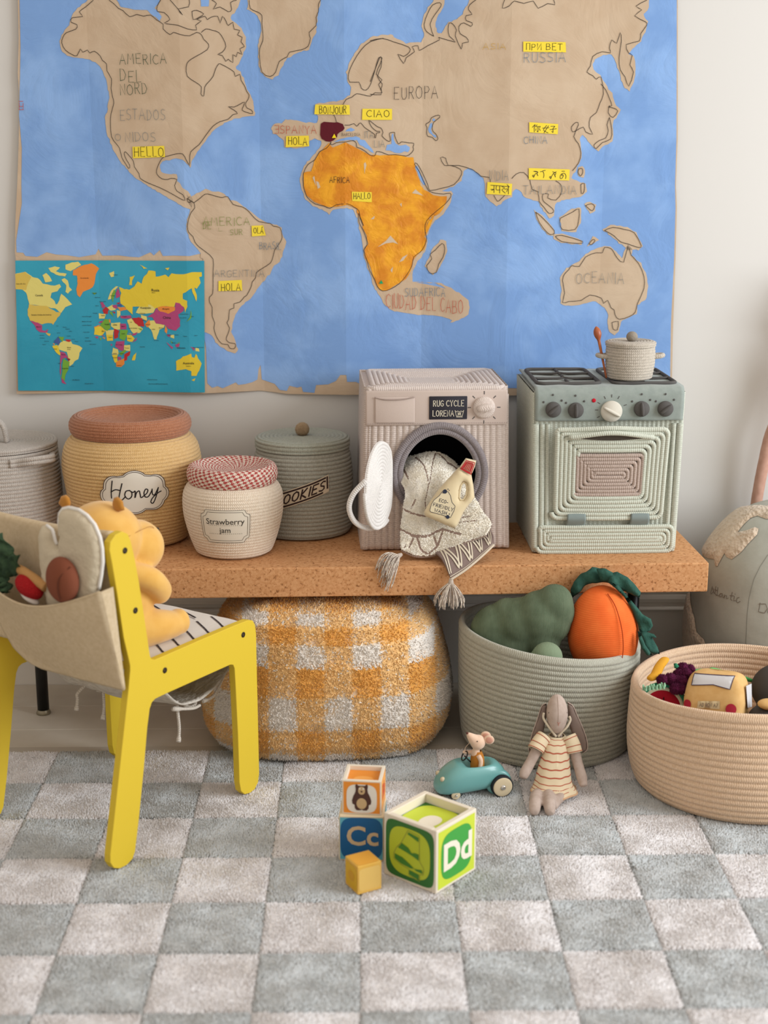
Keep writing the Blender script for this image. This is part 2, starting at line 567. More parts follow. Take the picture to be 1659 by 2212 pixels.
# ------------------------------------------------------------ checked rug
rug = thing('checked_rug', 'large deep-pile rug of grey-green and pale pink squares on the floor', 'rug', (0, 0, 0))
mesh('rug_backing', *bm_data(box((0.0, 2.38, 0.003), (2.74, 1.53, 0.006))), mat('rug_backing', '#B9B0A2', 0.95), rug, False)
M_grey = mat('rug_grey', '#B9BBBA', 0.97, col2='#C6C8C8', vs=48, vd=4, sheen=0.25, spec=0.1)
M_pale = mat('rug_pale', '#DDD7D5', 0.97, col2='#E8E3E2', vs=48, vd=4, sheen=0.25, spec=0.1)
CS = 0.1762
def check_mesh(k, m):
    r = np.random.default_rng(100 + k)
    h = CS / 2 - 0.0006; n = 14
    g = np.linspace(-h, h, n + 1)
    V = []; ex = lambda t: max(0, 1 - max(0, abs(t) - (h - 0.010)) / 0.010)
    off = r.uniform(0, 50)
    for yy in g:
        for xx in g:
            e = min(ex(xx), ex(yy)); e = math.sqrt(max(0, 1 - (1 - e) ** 2))
            V.append((xx, yy, 0.004 + 0.0065 * e + 0.0016 * noise.noise(Vector((xx * 30 + off, yy * 30, k)))))
    F = []
    for j in range(n):
        for i in range(n):
            a = j * (n + 1) + i
            F += [(a, a + 1, a + n + 2), (a, a + n + 2, a + n + 1)]
    V = np.array(V)
    st = 0.0036; c = np.arange(-h + st / 2, h, st)
    X, Y_ = np.meshgrid(c, c); X = X.ravel() + r.uniform(-st, st, X.size) * .5; Y_ = Y_.ravel() + r.uniform(-st, st, X.size) * .5
    X = np.clip(X, -h, h); Y_ = np.clip(Y_, -h, h)
    e = np.minimum(np.clip((h - np.abs(X)) / 0.009, 0, 1), np.clip((h - np.abs(Y_)) / 0.009, 0, 1)); e = np.sqrt(1 - (1 - e) ** 2)
    lum = np.array([noise.noise(Vector((a * 22 + off, b * 22, k * 3.1))) for a, b in zip(X, Y_)])
    P = np.stack([X, Y_, 0.004 + 0.0065 * e + 0.0018 * lum], 1)
    lean = np.array([[noise.noise(Vector((a * 16, b * 16, off))), noise.noise(Vector((a * 16, b * 16, off + 9)))] for a, b in zip(X, Y_)])
    N = np.concatenate([lean * 0.9 + r.normal(0, .12, (len(P), 2)), np.ones((len(P), 1))], 1); N /= np.linalg.norm(N, axis=1, keepdims=True)
    TV, TF, _ = tufts(P, N, None, 0.0030, 0.0046, 0.32, seed=k)
    me = tri_mesh('check', np.concatenate([V, TV]), np.concatenate([np.array(F), TF + len(V)]))
    me.materials.append(m)
    return me
greys = [check_mesh(k, M_grey) for k in range(4)]
pales = [check_mesh(10 + k, M_pale) for k in range(4)]
r = random.Random(9)
for j in range(8):
    for i in range(-5, 9):
        cx, cy = -0.359 + CS * (i + 0.5), 3.104 - CS * (j + 0.5)
        o = bpy.data.objects.new('check', r.choice(greys if (i + j) % 2 == 0 else pales))
        COL.objects.link(o); o.parent = rug
        o.location = (cx, cy, 0.002); o.rotation_euler = (0, 0, r.choice((0, PI / 2, PI, -PI / 2)))
RUGZ = 0.0145

# ------------------------------------------------------------ cork bench
def cork(name, c0, c1, c2):
    m = bpy.data.materials.new(name); m.use_nodes = True
    N, L = m.node_tree.nodes, m.node_tree.links
    b = N['Principled BSDF']; b.inputs['Roughness'].default_value = 0.75; b.inputs['Specular IOR Level'].default_value = 0.3
    tc = N.new('ShaderNodeTexCoord')
    vo = N.new('ShaderNodeTexVoronoi'); vo.inputs['Scale'].default_value = 210; L.new(tc.outputs['Object'], vo.inputs['Vector'])
    nz = N.new('ShaderNodeTexNoise'); nz.inputs['Scale'].default_value = 130; nz.inputs['Detail'].default_value = 5; nz.inputs['Roughness'].default_value = 0.7
    L.new(tc.outputs['Object'], nz.inputs['Vector'])
    sep = N.new('ShaderNodeSeparateColor'); L.new(vo.outputs['Color'], sep.inputs[0])
    ad = N.new('ShaderNodeMath'); ad.operation = 'MULTIPLY_ADD'; ad.inputs[1].default_value = 0.32
    L.new(sep.outputs[0], ad.inputs[0]); L.new(nz.outputs['Fac'], ad.inputs[2])
    cr = N.new('ShaderNodeValToRGB'); e = cr.color_ramp.elements
    e[0].position = 0.43; e[0].color = lin(c0); e[1].position = 0.82; e[1].color = lin(c2)
    k = e.new(0.52); k.color = lin(c1)
    L.new(ad.outputs[0], cr.inputs['Fac']); L.new(cr.outputs['Color'], b.inputs['Base Color'])
    bp = N.new('ShaderNodeBump'); bp.inputs['Strength'].default_value = 0.25; bp.inputs['Distance'].default_value = 0.0015
    L.new(ad.outputs[0], bp.inputs['Height']); L.new(bp.outputs['Normal'], b.inputs['Normal'])
    return m
M_cork = cork('cork', '#875833', '#BB8455', '#CB986A')
M_black = mat('black_steel', '#0C0B0B', 0.4, spec=0.4)
BA = rad(1.6)
BX, BY = 0.80 - 0.925 * cos(BA) - 0.2 * sin(BA), 3.152 - 0.925 * sin(BA) + 0.2 * cos(BA)
bench = thing('cork_bench', 'long low cork bench on black steel legs along the wall', 'bench', (BX, BY, 0), BA)
bmo('bench_top', box((0, 0, 0.415), (1.85, 0.40, 0.070), None, 0.003, 2), M_cork, bench, False)
for px, py in ((-0.806, 3.372), (0.672, 3.372)):
    lx = (px - BX) * cos(BA) + (py - BY) * sin(BA); ly = -(px - BX) * sin(BA) + (py - BY) * cos(BA)
    g = G(); g.add(*lathe([(0.001, 0.004), (0.0145, 0.004), (0.0145, 0.38), (0.001, 0.38)], 24)); g.xf(Matrix.Translation((lx, ly, 0)))
    lg = g.build('leg', M_black, bench)
    g = G(); g.add(*lathe([(0.001, 0.0005), (0.017, 0.0005), (0.0185, 0.003), (0.0165, 0.008), (0.0145, 0.012)], 24)); g.xf(Matrix.Translation((lx, ly, 0)))
    g.build('foot_ring', mat('foot_ring', '#8F8672', 0.4, metal=0.5), lg)
    bmo('mounting_plate', box((lx, ly, 0.3775), (0.09, 0.24, 0.004)), M_black, bench, False)
MAP_SHEET='-8182 17986 -8205 17257 -8234 16415 -8309 15563 -8301 15133 -8338 14537 -8386 13937 -8481 12944 -8581 12049 -8638 11315 -8626 11144 -8701 10113 -8702 9533 -8771 8597 -8811 7756 -6881 7775 -4017 7756 -2634 7813 -2280 7776 -1926 7727 204 7710 2577 7680 3907 7689 6145 7660 7934 7631 7941 7967 7902 9505 7881 11128 7854 12378 7803 12940 7794 14050 7634 17283 7608 18017'
MAP_SEA='-8117 17966 -8161 17258 -8203 16203 -8256 15509 -8335 14592 -8314 13827 -8378 12944 -8394 12498 -8586 11598 -8592 11315 -8432 11303 -8380 11224 -8094 11201 -7857 11314 -7631 11257 -7344 11234 -7059 11188 -6653 11256 -6577 11393 -6482 11222 -6079 11233 -5792 11198 -5562 11187 -5269 11312 -5192 11232 -5037 11368 -4962 11220 -4696 11232 -4293 11220 -4038 11276 -3828 11367 -4006 9292 -3958 8940 -3950 8018 -3830 7901 -3696 7945 -3566 7887 -3432 7945 -3231 8033 -3167 7966 -2990 7988 -2813 8032 -2679 8099 -2647 8365 -2592 8475 -2569 8098 -2372 8031 -2240 7987 -2111 7830 -1935 7808 -1866 7941 -1668 7896 -1557 7918 -1515 7784 -1228 7761 -1182 7962 -872 7983 -673 8072 -561 8227 -407 8227 -386 8049 -165 8048 205 7865 3760 7881 6140 7791 7899 7847 7843 9505 7846 11128 7819 12378 7780 12940 7760 14050 7611 17283 7576 17996'
MAP_LAND={
 'north_america':'-6538 17574 -6554 17260 -6812 17076 -6960 16892 -7026 16681 -7221 16469 -7271 16257 -7209 16070 -7037 15964 -6815 15938 -6566 15911 -6375 15804 -6273 15617 -6196 15456 -6177 15268 -6132 15025 -6190 14754 -6270 14482 -6238 14209 -6178 14045 -6129 13880 -6024 13688 -5919 13495 -5757 13301 -5594 13135 -5372 12996 -5150 12857 -4927 12717 -4702 12605 -4535 12493 -4366 12409 -4225 12353 -4161 12549 -4230 12728 -4407 12884 -4527 13051 -4539 13190 -4681 13218 -4823 13207 -4935 13273 -4970 13384 -4897 13506 -4726 13550 -4554 13578 -4385 13550 -4274 13467 -4209 13362 -4146 13550 -4057 13688 -3920 13881 -3744 14100 -3569 14292 -3339 14429 -3111 14511 -2827 14565 -2600 14609 -2623 14865 -2676 15027 -2784 15216 -2836 15405 -2915 15620 -3037 15674 -3024 15754 -2879 15942 -2789 16209 -2795 16421 -2890 16633 -3054 16765 -3135 16871 -3049 16977 -2935 17108 -2904 17213 -2868 17580',
 'greenland':'-2724 17581 -2709 17266 -2742 17056 -2549 16977 -2414 16793 -2391 16581 -2479 16369 -2501 16102 -2490 15835 -2438 15621 -2301 15486 -2161 15459 -2019 15540 -1932 15728 -1788 15943 -1506 16077 -1254 16130 -1196 16317 -1082 16530 -1051 16795 -1021 17006 -963 17217 -931 17584',
 'south_america':'-4331 12707 -4213 12666 -4074 12749 -3858 12841 -3603 12791 -3391 12749 -3267 12590 -3098 12540 -2887 12393 -2719 12267 -2551 12120 -2338 12035 -2124 11972 -1996 11909 -1978 11740 -1895 11570 -1941 11358 -2054 11059 -2185 10974 -2275 10803 -2408 10674 -2541 10503 -2675 10331 -2809 10158 -2986 10029 -3120 9899 -3212 9682 -3283 9464 -3308 9333 -3226 9114 -3144 8895 -3213 8785 -3409 8829 -3581 8940 -3709 9072 -3813 9247 -3942 9313 -3986 9313 -3952 11147 -4015 11189 -4013 11274 -4074 11381 -4199 11508 -4280 11657 -4359 11868 -4329 12121 -4213 12415 -4274 12498',
 'eurasia_africa':'559 16489 230 16425 6 16265 -163 16051 -277 15837 -362 15622 -335 15407 -252 15245 -281 15083 -451 14974 -677 14920 -1129 14882 -1160 14648 -1047 14593 -1077 14430 -1360 14429 -1586 14484 -1868 14511 -1954 14429 -2153 14402 -2223 14292 -2157 14183 -2017 14101 -1905 14018 -1890 13854 -1595 13826 -1311 13870 -1281 13991 -1138 14074 -997 13991 -969 13936 -1085 13771 -1286 13550 -1460 13329 -1520 13106 -1496 12828 -1384 12604 -1214 12436 -986 12351 -815 12239 -699 12351 -354 12407 -182 12323 -125 12154 -103 12160 -61 11907 3 11611 45 11313 66 11143 152 10886 238 10671 303 10456 433 10240 542 10023 760 9849 1022 9806 1416 9740 1941 9717 2293 9607 2238 9545 2451 9599 2691 9758 2726 9918 2686 10104 2443 10290 2174 10449 2013 10528 1694 10544 1374 10555 2109 10410 1847 10540 1281 10562 1259 10670 1280 10842 1365 11013 1451 11141 1580 11312 1644 11482 1621 11694 1705 11906 1833 12075 2047 12244 2216 12538 2256 12747 2213 12789 1996 12782 1996 12811 2262 12898 2468 13042 2513 13273 2642 13359 2821 13273 3001 13100 3064 12898 3068 12666 3189 12550 3340 12433 3458 12491 3545 12596 3734 12666 3750 12782 3837 12869 3958 12782 4020 12666 4200 12607 4381 12549 4443 12433 4567 12258 4690 12141 4808 12199 4776 12258 4800 12491 4917 12549 5154 12607 5450 12665 5595 12781 5559 12984 5379 13024 5186 13100 5282 13273 5421 13531 5445 13703 5375 14046 5430 14160 5552 14046 5707 13846 5858 13761 5942 13875 6204 13989 6184 14501 6270 14558 6352 14728 6198 14897 6131 15122 5976 15346 5821 15570 5671 15681 5626 15792 5691 15931 5892 16015 6095 16043 6188 15904 6253 15737 6320 15514 6448 15262 6568 15178 6674 15459 6689 15793 6622 15988 6503 16043 6586 16154 6782 16348 6888 16569 6937 16789 6813 16954 6951 17118 6929 17608 2610 17601 2615 17275 2531 17111 2446 16947 2360 16892 2246 16810 2102 16782 2045 16673 1960 16535 1873 16508 1785 16672 1841 16892 1983 17110 2010 17274 2018 17600 1765 17599 1751 17246 1608 17110 1506 16891 1467 16672 1526 16507 1469 16314 1093 16286 803 16424 774 16479 514 16489',
 'madagascar':'1583 10970 1668 11141 1753 11354 1967 11609 2097 11588 2142 11354 2058 11141 1930 10884 1801 10734 1692 10820',
 'taiwan':'5356 13359 5456 13388 5548 13290 5494 13128 5374 13157',
 'sumatra':'4266 12346 4509 12199 4818 11848 4792 11701 4642 11730 4394 12024',
 'borneo':'4928 12170 5251 12374 5471 12397 5459 12023 5359 11800 4999 11818',
 'java':'4791 11730 5000 11771 5546 11583 5519 11482 5008 11524 4795 11624',
 'philippines':'5545 12491 5693 12537 5845 12461 5820 12316 5703 12257 5610 12345',
 'timor':'5641 11435 5782 11700 5936 11612 5819 11523',
 'new_guinea':'6021 11858 6228 11972 6547 11936 6871 11806 7046 11441 6944 11347 6677 11363 6458 11520 6238 11702',
 'australia':'5016 10021 5033 10339 4997 10656 5097 10867 5306 10998 5515 11129 5617 11259 5878 11390 6089 11452 6249 11431 6386 11311 6552 11154 6598 11337 6673 11467 6782 11389 6789 11232 7011 11022 7185 10706 7226 10389 7184 10124 6976 9965 6958 9751 6668 9618 6564 9538 6534 9324 6415 9206 6276 9324 6239 9592 6231 9806 6146 9913 5926 10073 5766 10046 5447 9967 5125 9967',
}
MAP_WATER=['-5939 17418 -5759 17114 -5430 17041 -5126 17042 -5047 16947 -4928 16868 -4831 16789 -4772 16884 -4878 17000 -4942 17079 -4815 17210 -4779 17420', '-3840 17422 -3832 17117 -3655 17118 -3618 17422', '-400 14229 -336 14283 -252 14310 -160 14265 -234 14230', '-670 13979 -494 14051 -291 14087 -143 14105 -32 14078 -32 14033 79 14015 171 13908 263 13800 300 13711 244 13729 152 13800 41 13863 -51 13908 -106 14015 -291 14024 -513 13997', '744 14141 762 14185 790 14167 800 14033 837 13935 929 13890 1096 13908 1189 13854 1189 13783 1134 13738 1060 13747 948 13702 819 13729 707 13765 596 13783 624 13908 735 13926', '1739 14497 1785 14542 1822 14506 1776 14471', '1685 14417 1740 14426 1741 14337 1704 14266 1760 14177 1835 14123 1835 14078 1780 14096 1668 14194 1639 14284', '1330 13387 1377 13405 1452 13260 1518 13115 1584 12941 1528 12952 1453 13061 1377 13260']
MAP_AFRICA='-1433 13245 -1233 13273 -1144 13550 -1033 13693 -790 13944 -699 13836 -384 13979 -310 13926 -107 13818 189 13657 337 13666 559 13657 745 13675 1004 13630 1283 13603 1293 13495 1321 13350 1397 13152 1472 12941 1551 12840 1760 12695 2116 12666 2089 12492 1942 12259 1704 12143 1617 11909 1559 11615 1832 12244 1640 12054 1577 11779 1621 11610 1558 11354 1386 11227 1278 11099 1236 10842 1107 10627 803 10455 629 10348 455 10369 368 10499 281 10757 195 10971 88 11185 66 11356 153 11526 111 11738 25 11907 4 12076 -102 12245 -123 12371 -359 12455 -638 12413 -831 12413 -1172 12539 -1363 12706 -1425 12873 -1430 13081'
MAP_GAPS=['391 11432 607 11589 714 11716 909 11504 779 11547 607 11525', '932 11056 1018 11184 1148 11248 1040 11099', '219 12118 327 12202 305 12118', '1249 12747 1334 12839 1528 12684 1378 12726', '950 12475 992 12517 993 12412', '58 13459 95 13495 123 13423 86 13296 76 13206', '-1083 12852 -1124 13040 -1060 13019 -1018 12894', '-1208 13123 -1165 13165 -1125 12915', '715 10864 780 10949 759 10799']
MAP_SPAIN='-999 14336 -989 14407 -915 14452 -804 14443 -657 14434 -583 14443 -455 14399 -409 14301 -456 14238 -530 14203 -585 14158 -595 14087 -679 14015 -753 13979 -864 13988 -974 14051 -1010 14140'
MAP_INK=[
 '-6416 17260 -6617 17103 -6761 16997 -6683 16892 -6934 16865 -6967 16760 -6831 16707 -6864 16602 -7090 16522 -7179 16416 -7214 16283 -7139 16124 -6978 16017 -6868 15991 -6776 16151 -6725 16071 -6611 16124 -6558 16055 -6445 16098 -6311 15991 -6260 15885 -6163 15805 -6160 15644 -6057 15456 -6078 15241 -6048 15025 -6026 14890 -6105 14645 -6132 14428 -6119 14100 -6013 13935 -5933 13825 -5886 13605 -5807 13467 -5727 13340 -5696 13412 -5775 13550 -5826 13688 -5795 13743 -5714 13660 -5606 13522 -5584 13384 -5477 13218 -5453 13107 -5258 12996 -4978 12884 -4697 12745 -4502 12633 -4361 12577 -4413 12717 -4553 12801 -4605 12940 -4543 13079 -4685 13107 -4771 13079 -4913 13096 -5023 13190 -5041 13301 -4955 13495 -4865 13605 -4722 13644 -4550 13688 -4380 13688 -4300 13550 -4219 13412 -4215 13550 -4180 13743 -3976 13908 -3829 14100 -3741 14210 -3624 14347 -3451 14456 -3252 14511 -3136 14620 -3023 14647 -3105 14728 -3244 14810 -3104 14799 -2961 14864 -2847 14919 -2878 14810 -2908 14729 -2797 14674 -2656 14647 -2682 14729 -2794 14783 -2820 14892 -2761 14973 -2731 15081 -2785 15162 -2838 15297 -2919 15432 -2944 15566 -3058 15513 -3083 15620 -3248 15727 -3359 15781 -3442 15807 -3530 15673 -3590 15512 -3706 15377 -3794 15270 -3828 15053 -3894 15107 -3878 15269 -4015 15377 -4207 15512 -4228 15726 -4167 15860 -3996 15967 -3712 16128 -3680 16261 -3789 16367 -3841 16473 -3951 16526 -4120 16446 -4342 16473 -4507 16525 -4592 16472 -4754 16604 -4750 16710 -4913 16816 -5048 16921 -5215 16894 -5379 16936 -5548 16883 -5708 17025 -5816 17078 -5922 17182 -6029 17261',
 '-4785 17263 -4873 17132 -4878 17000 -4713 16974 -4580 16816 -4722 16737 -4584 16710 -4390 16684 -4171 16605 -3949 16579 -3974 16685 -3831 16791 -3942 16817 -3745 16896 -3692 16817 -3607 16870 -3440 16897 -3388 16739 -3328 16897 -3248 16792 -3195 16686 -3082 16765 -3058 16607 -2920 16580 -2978 16474 -2868 16421 -2898 16315 -2817 16209 -2930 16155 -2877 16022 -2988 16075 -3018 15968 -3101 16022 -3106 15834 -3215 15915 -3273 15861 -3353 15995 -3464 16021 -3351 16075 -3263 16208 -3315 16368 -3422 16527 -3587 16579 -3726 16606 -3839 16526',
 '-4564 17263 -4378 17054 -4271 16922 -4378 17054 -4126 17106 -4105 17264',
 '-3568 17265 -3459 17186 -3546 17055 -3378 17108 -3187 17003 -3102 17055 -3126 17213 -2986 17266',
 '-4047 17001 -3935 17028 -3771 16949 -3884 16870 -4025 16817 -4047 17001',
 '-2681 17266 -2658 17082 -2493 17004 -2384 16925 -2387 16740 -2366 16422 -2397 16289 -2455 16156 -2460 15942 -2410 15621 -2216 15513 -2074 15621 -1985 15862 -1788 15970 -1730 16076 -1450 16130 -1281 16210 -1223 16397 -1249 16530 -1080 16689 -1078 16874 -1021 17006 -1019 17164 -962 17269',
 '-4145 12519 -4128 12394 -4217 12289 -4286 12121 -4322 11952 -4297 11805 -4193 11699 -4154 11572 -4050 11445 -3882 11317 -3715 11146 -3723 10847 -3731 10590 -3748 10289 -3829 10203 -3832 10073 -3771 9943 -3777 9726 -3717 9552 -3742 9421 -3683 9203 -3557 9027 -3404 9005 -3363 8917 -3254 8895 -3208 8961 -3228 9027 -3359 9049 -3444 9137 -3397 9268 -3350 9421 -3412 9552 -3366 9639 -3338 9877 -3228 9921 -3225 10029 -3072 10072 -2960 10201 -2894 10245 -2781 10460 -2757 10567 -2668 10675 -2643 10803 -2489 10910 -2292 11038 -2225 11188 -2178 11358 -2112 11443 -2002 11612 -1991 11740 -2039 11909 -2210 11951 -2274 12014 -2552 12057 -2720 12204 -2804 12309 -2951 12414 -3185 12477 -3308 12665 -3437 12644 -3564 12665 -3734 12716 -3861 12728 -3993 12624 -4145 12519',
 '-4308 12624 -4294 12540 -4235 12532 -4208 12561 -4145 12519 -4308 12624',
 '-742 13964 -857 13826 -1028 13743 -1144 13550 -1316 13439 -1433 13218 -1437 12939 -1355 12660 -1156 12492 -927 12436 -785 12379 -640 12464 -353 12491 -181 12407 -67 12323 -39 12154 47 11956 -81 12266 -60 12034 25 11865 111 11653 132 11483 45 11356 131 11100 195 10864 325 10628 390 10456 520 10348 716 10391 933 10520 1106 10713 1257 10970 1300 11184 1472 11312 1579 11482 1621 11652 1576 11864 1618 12075 1831 12286 2087 12496 2214 12663 2192 12747 2042 12726 1827 12747 1699 12789 1640 12840 1519 13071 1429 13273 1310 13445 1369 13462 1489 13273 1639 12956 1699 12811 1996 12869 2291 12956 2466 13186 2435 13330 2197 13417 2049 13417 1947 13600 2077 13589 2138 13417 2404 13416 2761 13302 2941 13158 3149 13129 3181 13013',
 '3276 12695 3368 12550 3456 12608 3543 12695',
 '-753 13970 -754 13926 -708 13908 -624 13953 -495 13970 -365 13979 -199 14006 -125 13944 -116 13854 -33 13827 96 13756 189 13675 300 13639 346 13675 374 13747 504 13729 670 13666 837 13675 1097 13639 1208 13693 1282 13783 1272 13854 1290 13944 1170 13953 985 13980 911 13926 818 14123 818 14203 716 14194 689 14158 716 14015 670 13989 596 14033 504 14123 532 14194 485 14301 393 14337 264 14435 181 14488 246 14337 375 14230 448 14230 448 14194 375 14185 347 14069 319 14096 328 14149 245 14212 80 14319 -12 14426 -68 14390 -114 14345 -178 14408 -289 14372 -400 14372',
 '-674 14612 -638 14550 -611 14443',
 '1592 14408 1684 14462 1720 14551 1886 14613 1923 14560 1777 14444 1741 14319 1760 14230 1835 14159 1882 14052 1827 14007 1743 14087 1631 14114 1603 14212 1612 14319 1583 14373 1592 14408',
 '537 16399 229 16319 5 16132 -192 15837 -306 15569 -279 15380 -54 15380 2 15245 114 15191 227 15327 340 15677 425 15945 509 15945 453 15784 368 15569 509 15435 424 15327 509 15138 340 15137 227 15056 57 15083 -112 15110 -225 15029 -366 14974 -452 14839',
 '224 16340 514 16396 803 16313 1151 16203 1180 16093 1036 15982 891 16037 1036 15816 1094 15954 1297 16093 1238 16204 1383 16231 1412 16121 1615 16232 1903 16370 1874 16425 2281 16315 2134 16453 2103 16618 2131 16755 2218 16728 2306 16591 2279 16453 2428 16150 2455 16288 2600 16316 2540 16426 2394 16508 2363 16673 2478 16756 2652 16673 2680 16756 2535 16810 2533 16920 2677 16948 2589 17057 2616 17166 2759 17275',
 '222 15397 339 15676 455 15954 496 15926 484 15732 397 15509 513 15342 484 15230 484 15090 221 15101',
 '1758 16452 1583 16562 1524 16727 1609 16973 1723 17164 1895 17219 1925 17138 1782 16946 1669 16727 1758 16452',
 '3450 17276 3397 17085 3569 17140 3682 17249 3914 17195 4143 17250 4263 17087 4491 17196 4665 17169 4633 17278',
 '6886 17282 6631 17145 6780 17063 6612 16926 6879 16789 6911 16707 6775 16514 6753 16348 6436 16265 6502 16071 6592 16016 6543 15793 6638 15626 6534 15290 6437 15514 6314 15682 6273 15960 6316 16348 6279 16541 6202 16292 6083 16375 6032 16181 6065 16071 5860 16098 5631 15987 5581 15765 5498 15625 5647 15542 5738 15458 5852 15514 5926 15122 5846 14897 5766 14671 5623 14557 5601 14331 5696 14160 5517 14217 5454 14331 5280 14245 5192 14217 5159 14331 5273 14444 5334 14387 5225 14103 5349 13932 5416 13703 5364 13474 5222 13290',
 '5859 15346 5981 15206 6076 15009 6142 14840 6055 14812 6173 14784 6293 14716 6182 14558 6060 14671 6083 14840',
 '6094 14558 6163 14274 6143 14046 5939 13961 5796 13818 5734 13904 5878 14018 6023 14075 6076 14246 6041 14388 6094 14558',
 '3713 13100 3829 13215 4007 13244 4159 13071 4224 12839 4375 12782 4410 12549 4534 12404 4657 12258 4776 12287 4743 12374 4591 12491 4499 12578 4495 12723 4644 12723 4617 12636 4827 12578 4970 12781 4935 12955 4813 13042',
 '5381 13330 5457 13342 5478 13244 5422 13157 5359 13255 5381 13330',
 '5440 12955 5529 12984 5524 12781 5460 12735 5440 12955',
 '4328 12287 4480 12170 4806 11836 4761 11742 4640 11777 4424 12036 4328 12287',
 '4959 12141 5254 12287 5412 12362 5411 12053 5327 11859 5015 11859 4933 12024 4959 12141',
 '4841 11689 5002 11718 5535 11565 5428 11518 5006 11565 4841 11689',
 '5577 12444 5725 12491 5805 12421 5749 12316 5639 12386 5577 12444',
 '5699 11506 5785 11612 5846 11582 5760 11482 5699 11506',
 '6074 11832 6283 11910 6577 11858 6819 11780 7002 11467 6941 11415 6671 11504 6483 11556 6318 11702 6155 11796 6074 11832',
 '5229 10074 5069 10047 5115 10286 5052 10603 5101 10761 5204 10867 5281 10972 5468 10945 5620 11181 5882 11285 6042 11285 6090 11416 6250 11390 6334 11285 6419 11154 6583 11049 6674 11441 6762 11232 6958 11022 7105 10706 7119 10389 6974 10018 6929 9805 6799 9698 6534 9618 6422 9726 6390 9859 6307 9912 6219 10099 6115 10019 6057 10152 5759 10232 5549 10100 5229 10074',
 '6348 9539 6509 9565 6490 9351 6381 9378 6348 9539',
 '1626 10970 1755 11141 1711 11248 1840 11354 2011 11524 2077 11397 2036 11183 1929 11012 1866 10798 1692 10790 1626 10970',
]
MAP_NOTE={
 'HELLO':'-5611 13861 -4829 13883 -4816 13618 -5611 13585',
 'BONJOUR':'-1122 14856 -287 14846 -277 14617 -1147 14628',
 'CIAO':'28 14759 752 14759 752 14498 16 14497',
 'HOLA':'-1845 14114 -1289 14125 -1281 13872 -1860 13850',
 'RU':'3919 16324 4951 16314 4970 16079 3924 16089',
 'CN':'4110 14444 4828 14401 4823 14159 4116 14203',
 'TH':'4126 13353 5146 13319 5143 13052 4132 13075',
 'IN':'3113 13019 3722 12974 3705 12695 3095 12728',
 'HALLO':'-242 12785 250 12774 250 12528 -232 12562',
 'OLA':'-2742 11956 -2455 11967 -2391 11718 -2737 11696',
 'HOLA2':'-3595 10601 -3015 10623 -3010 10359 -3602 10348',
}
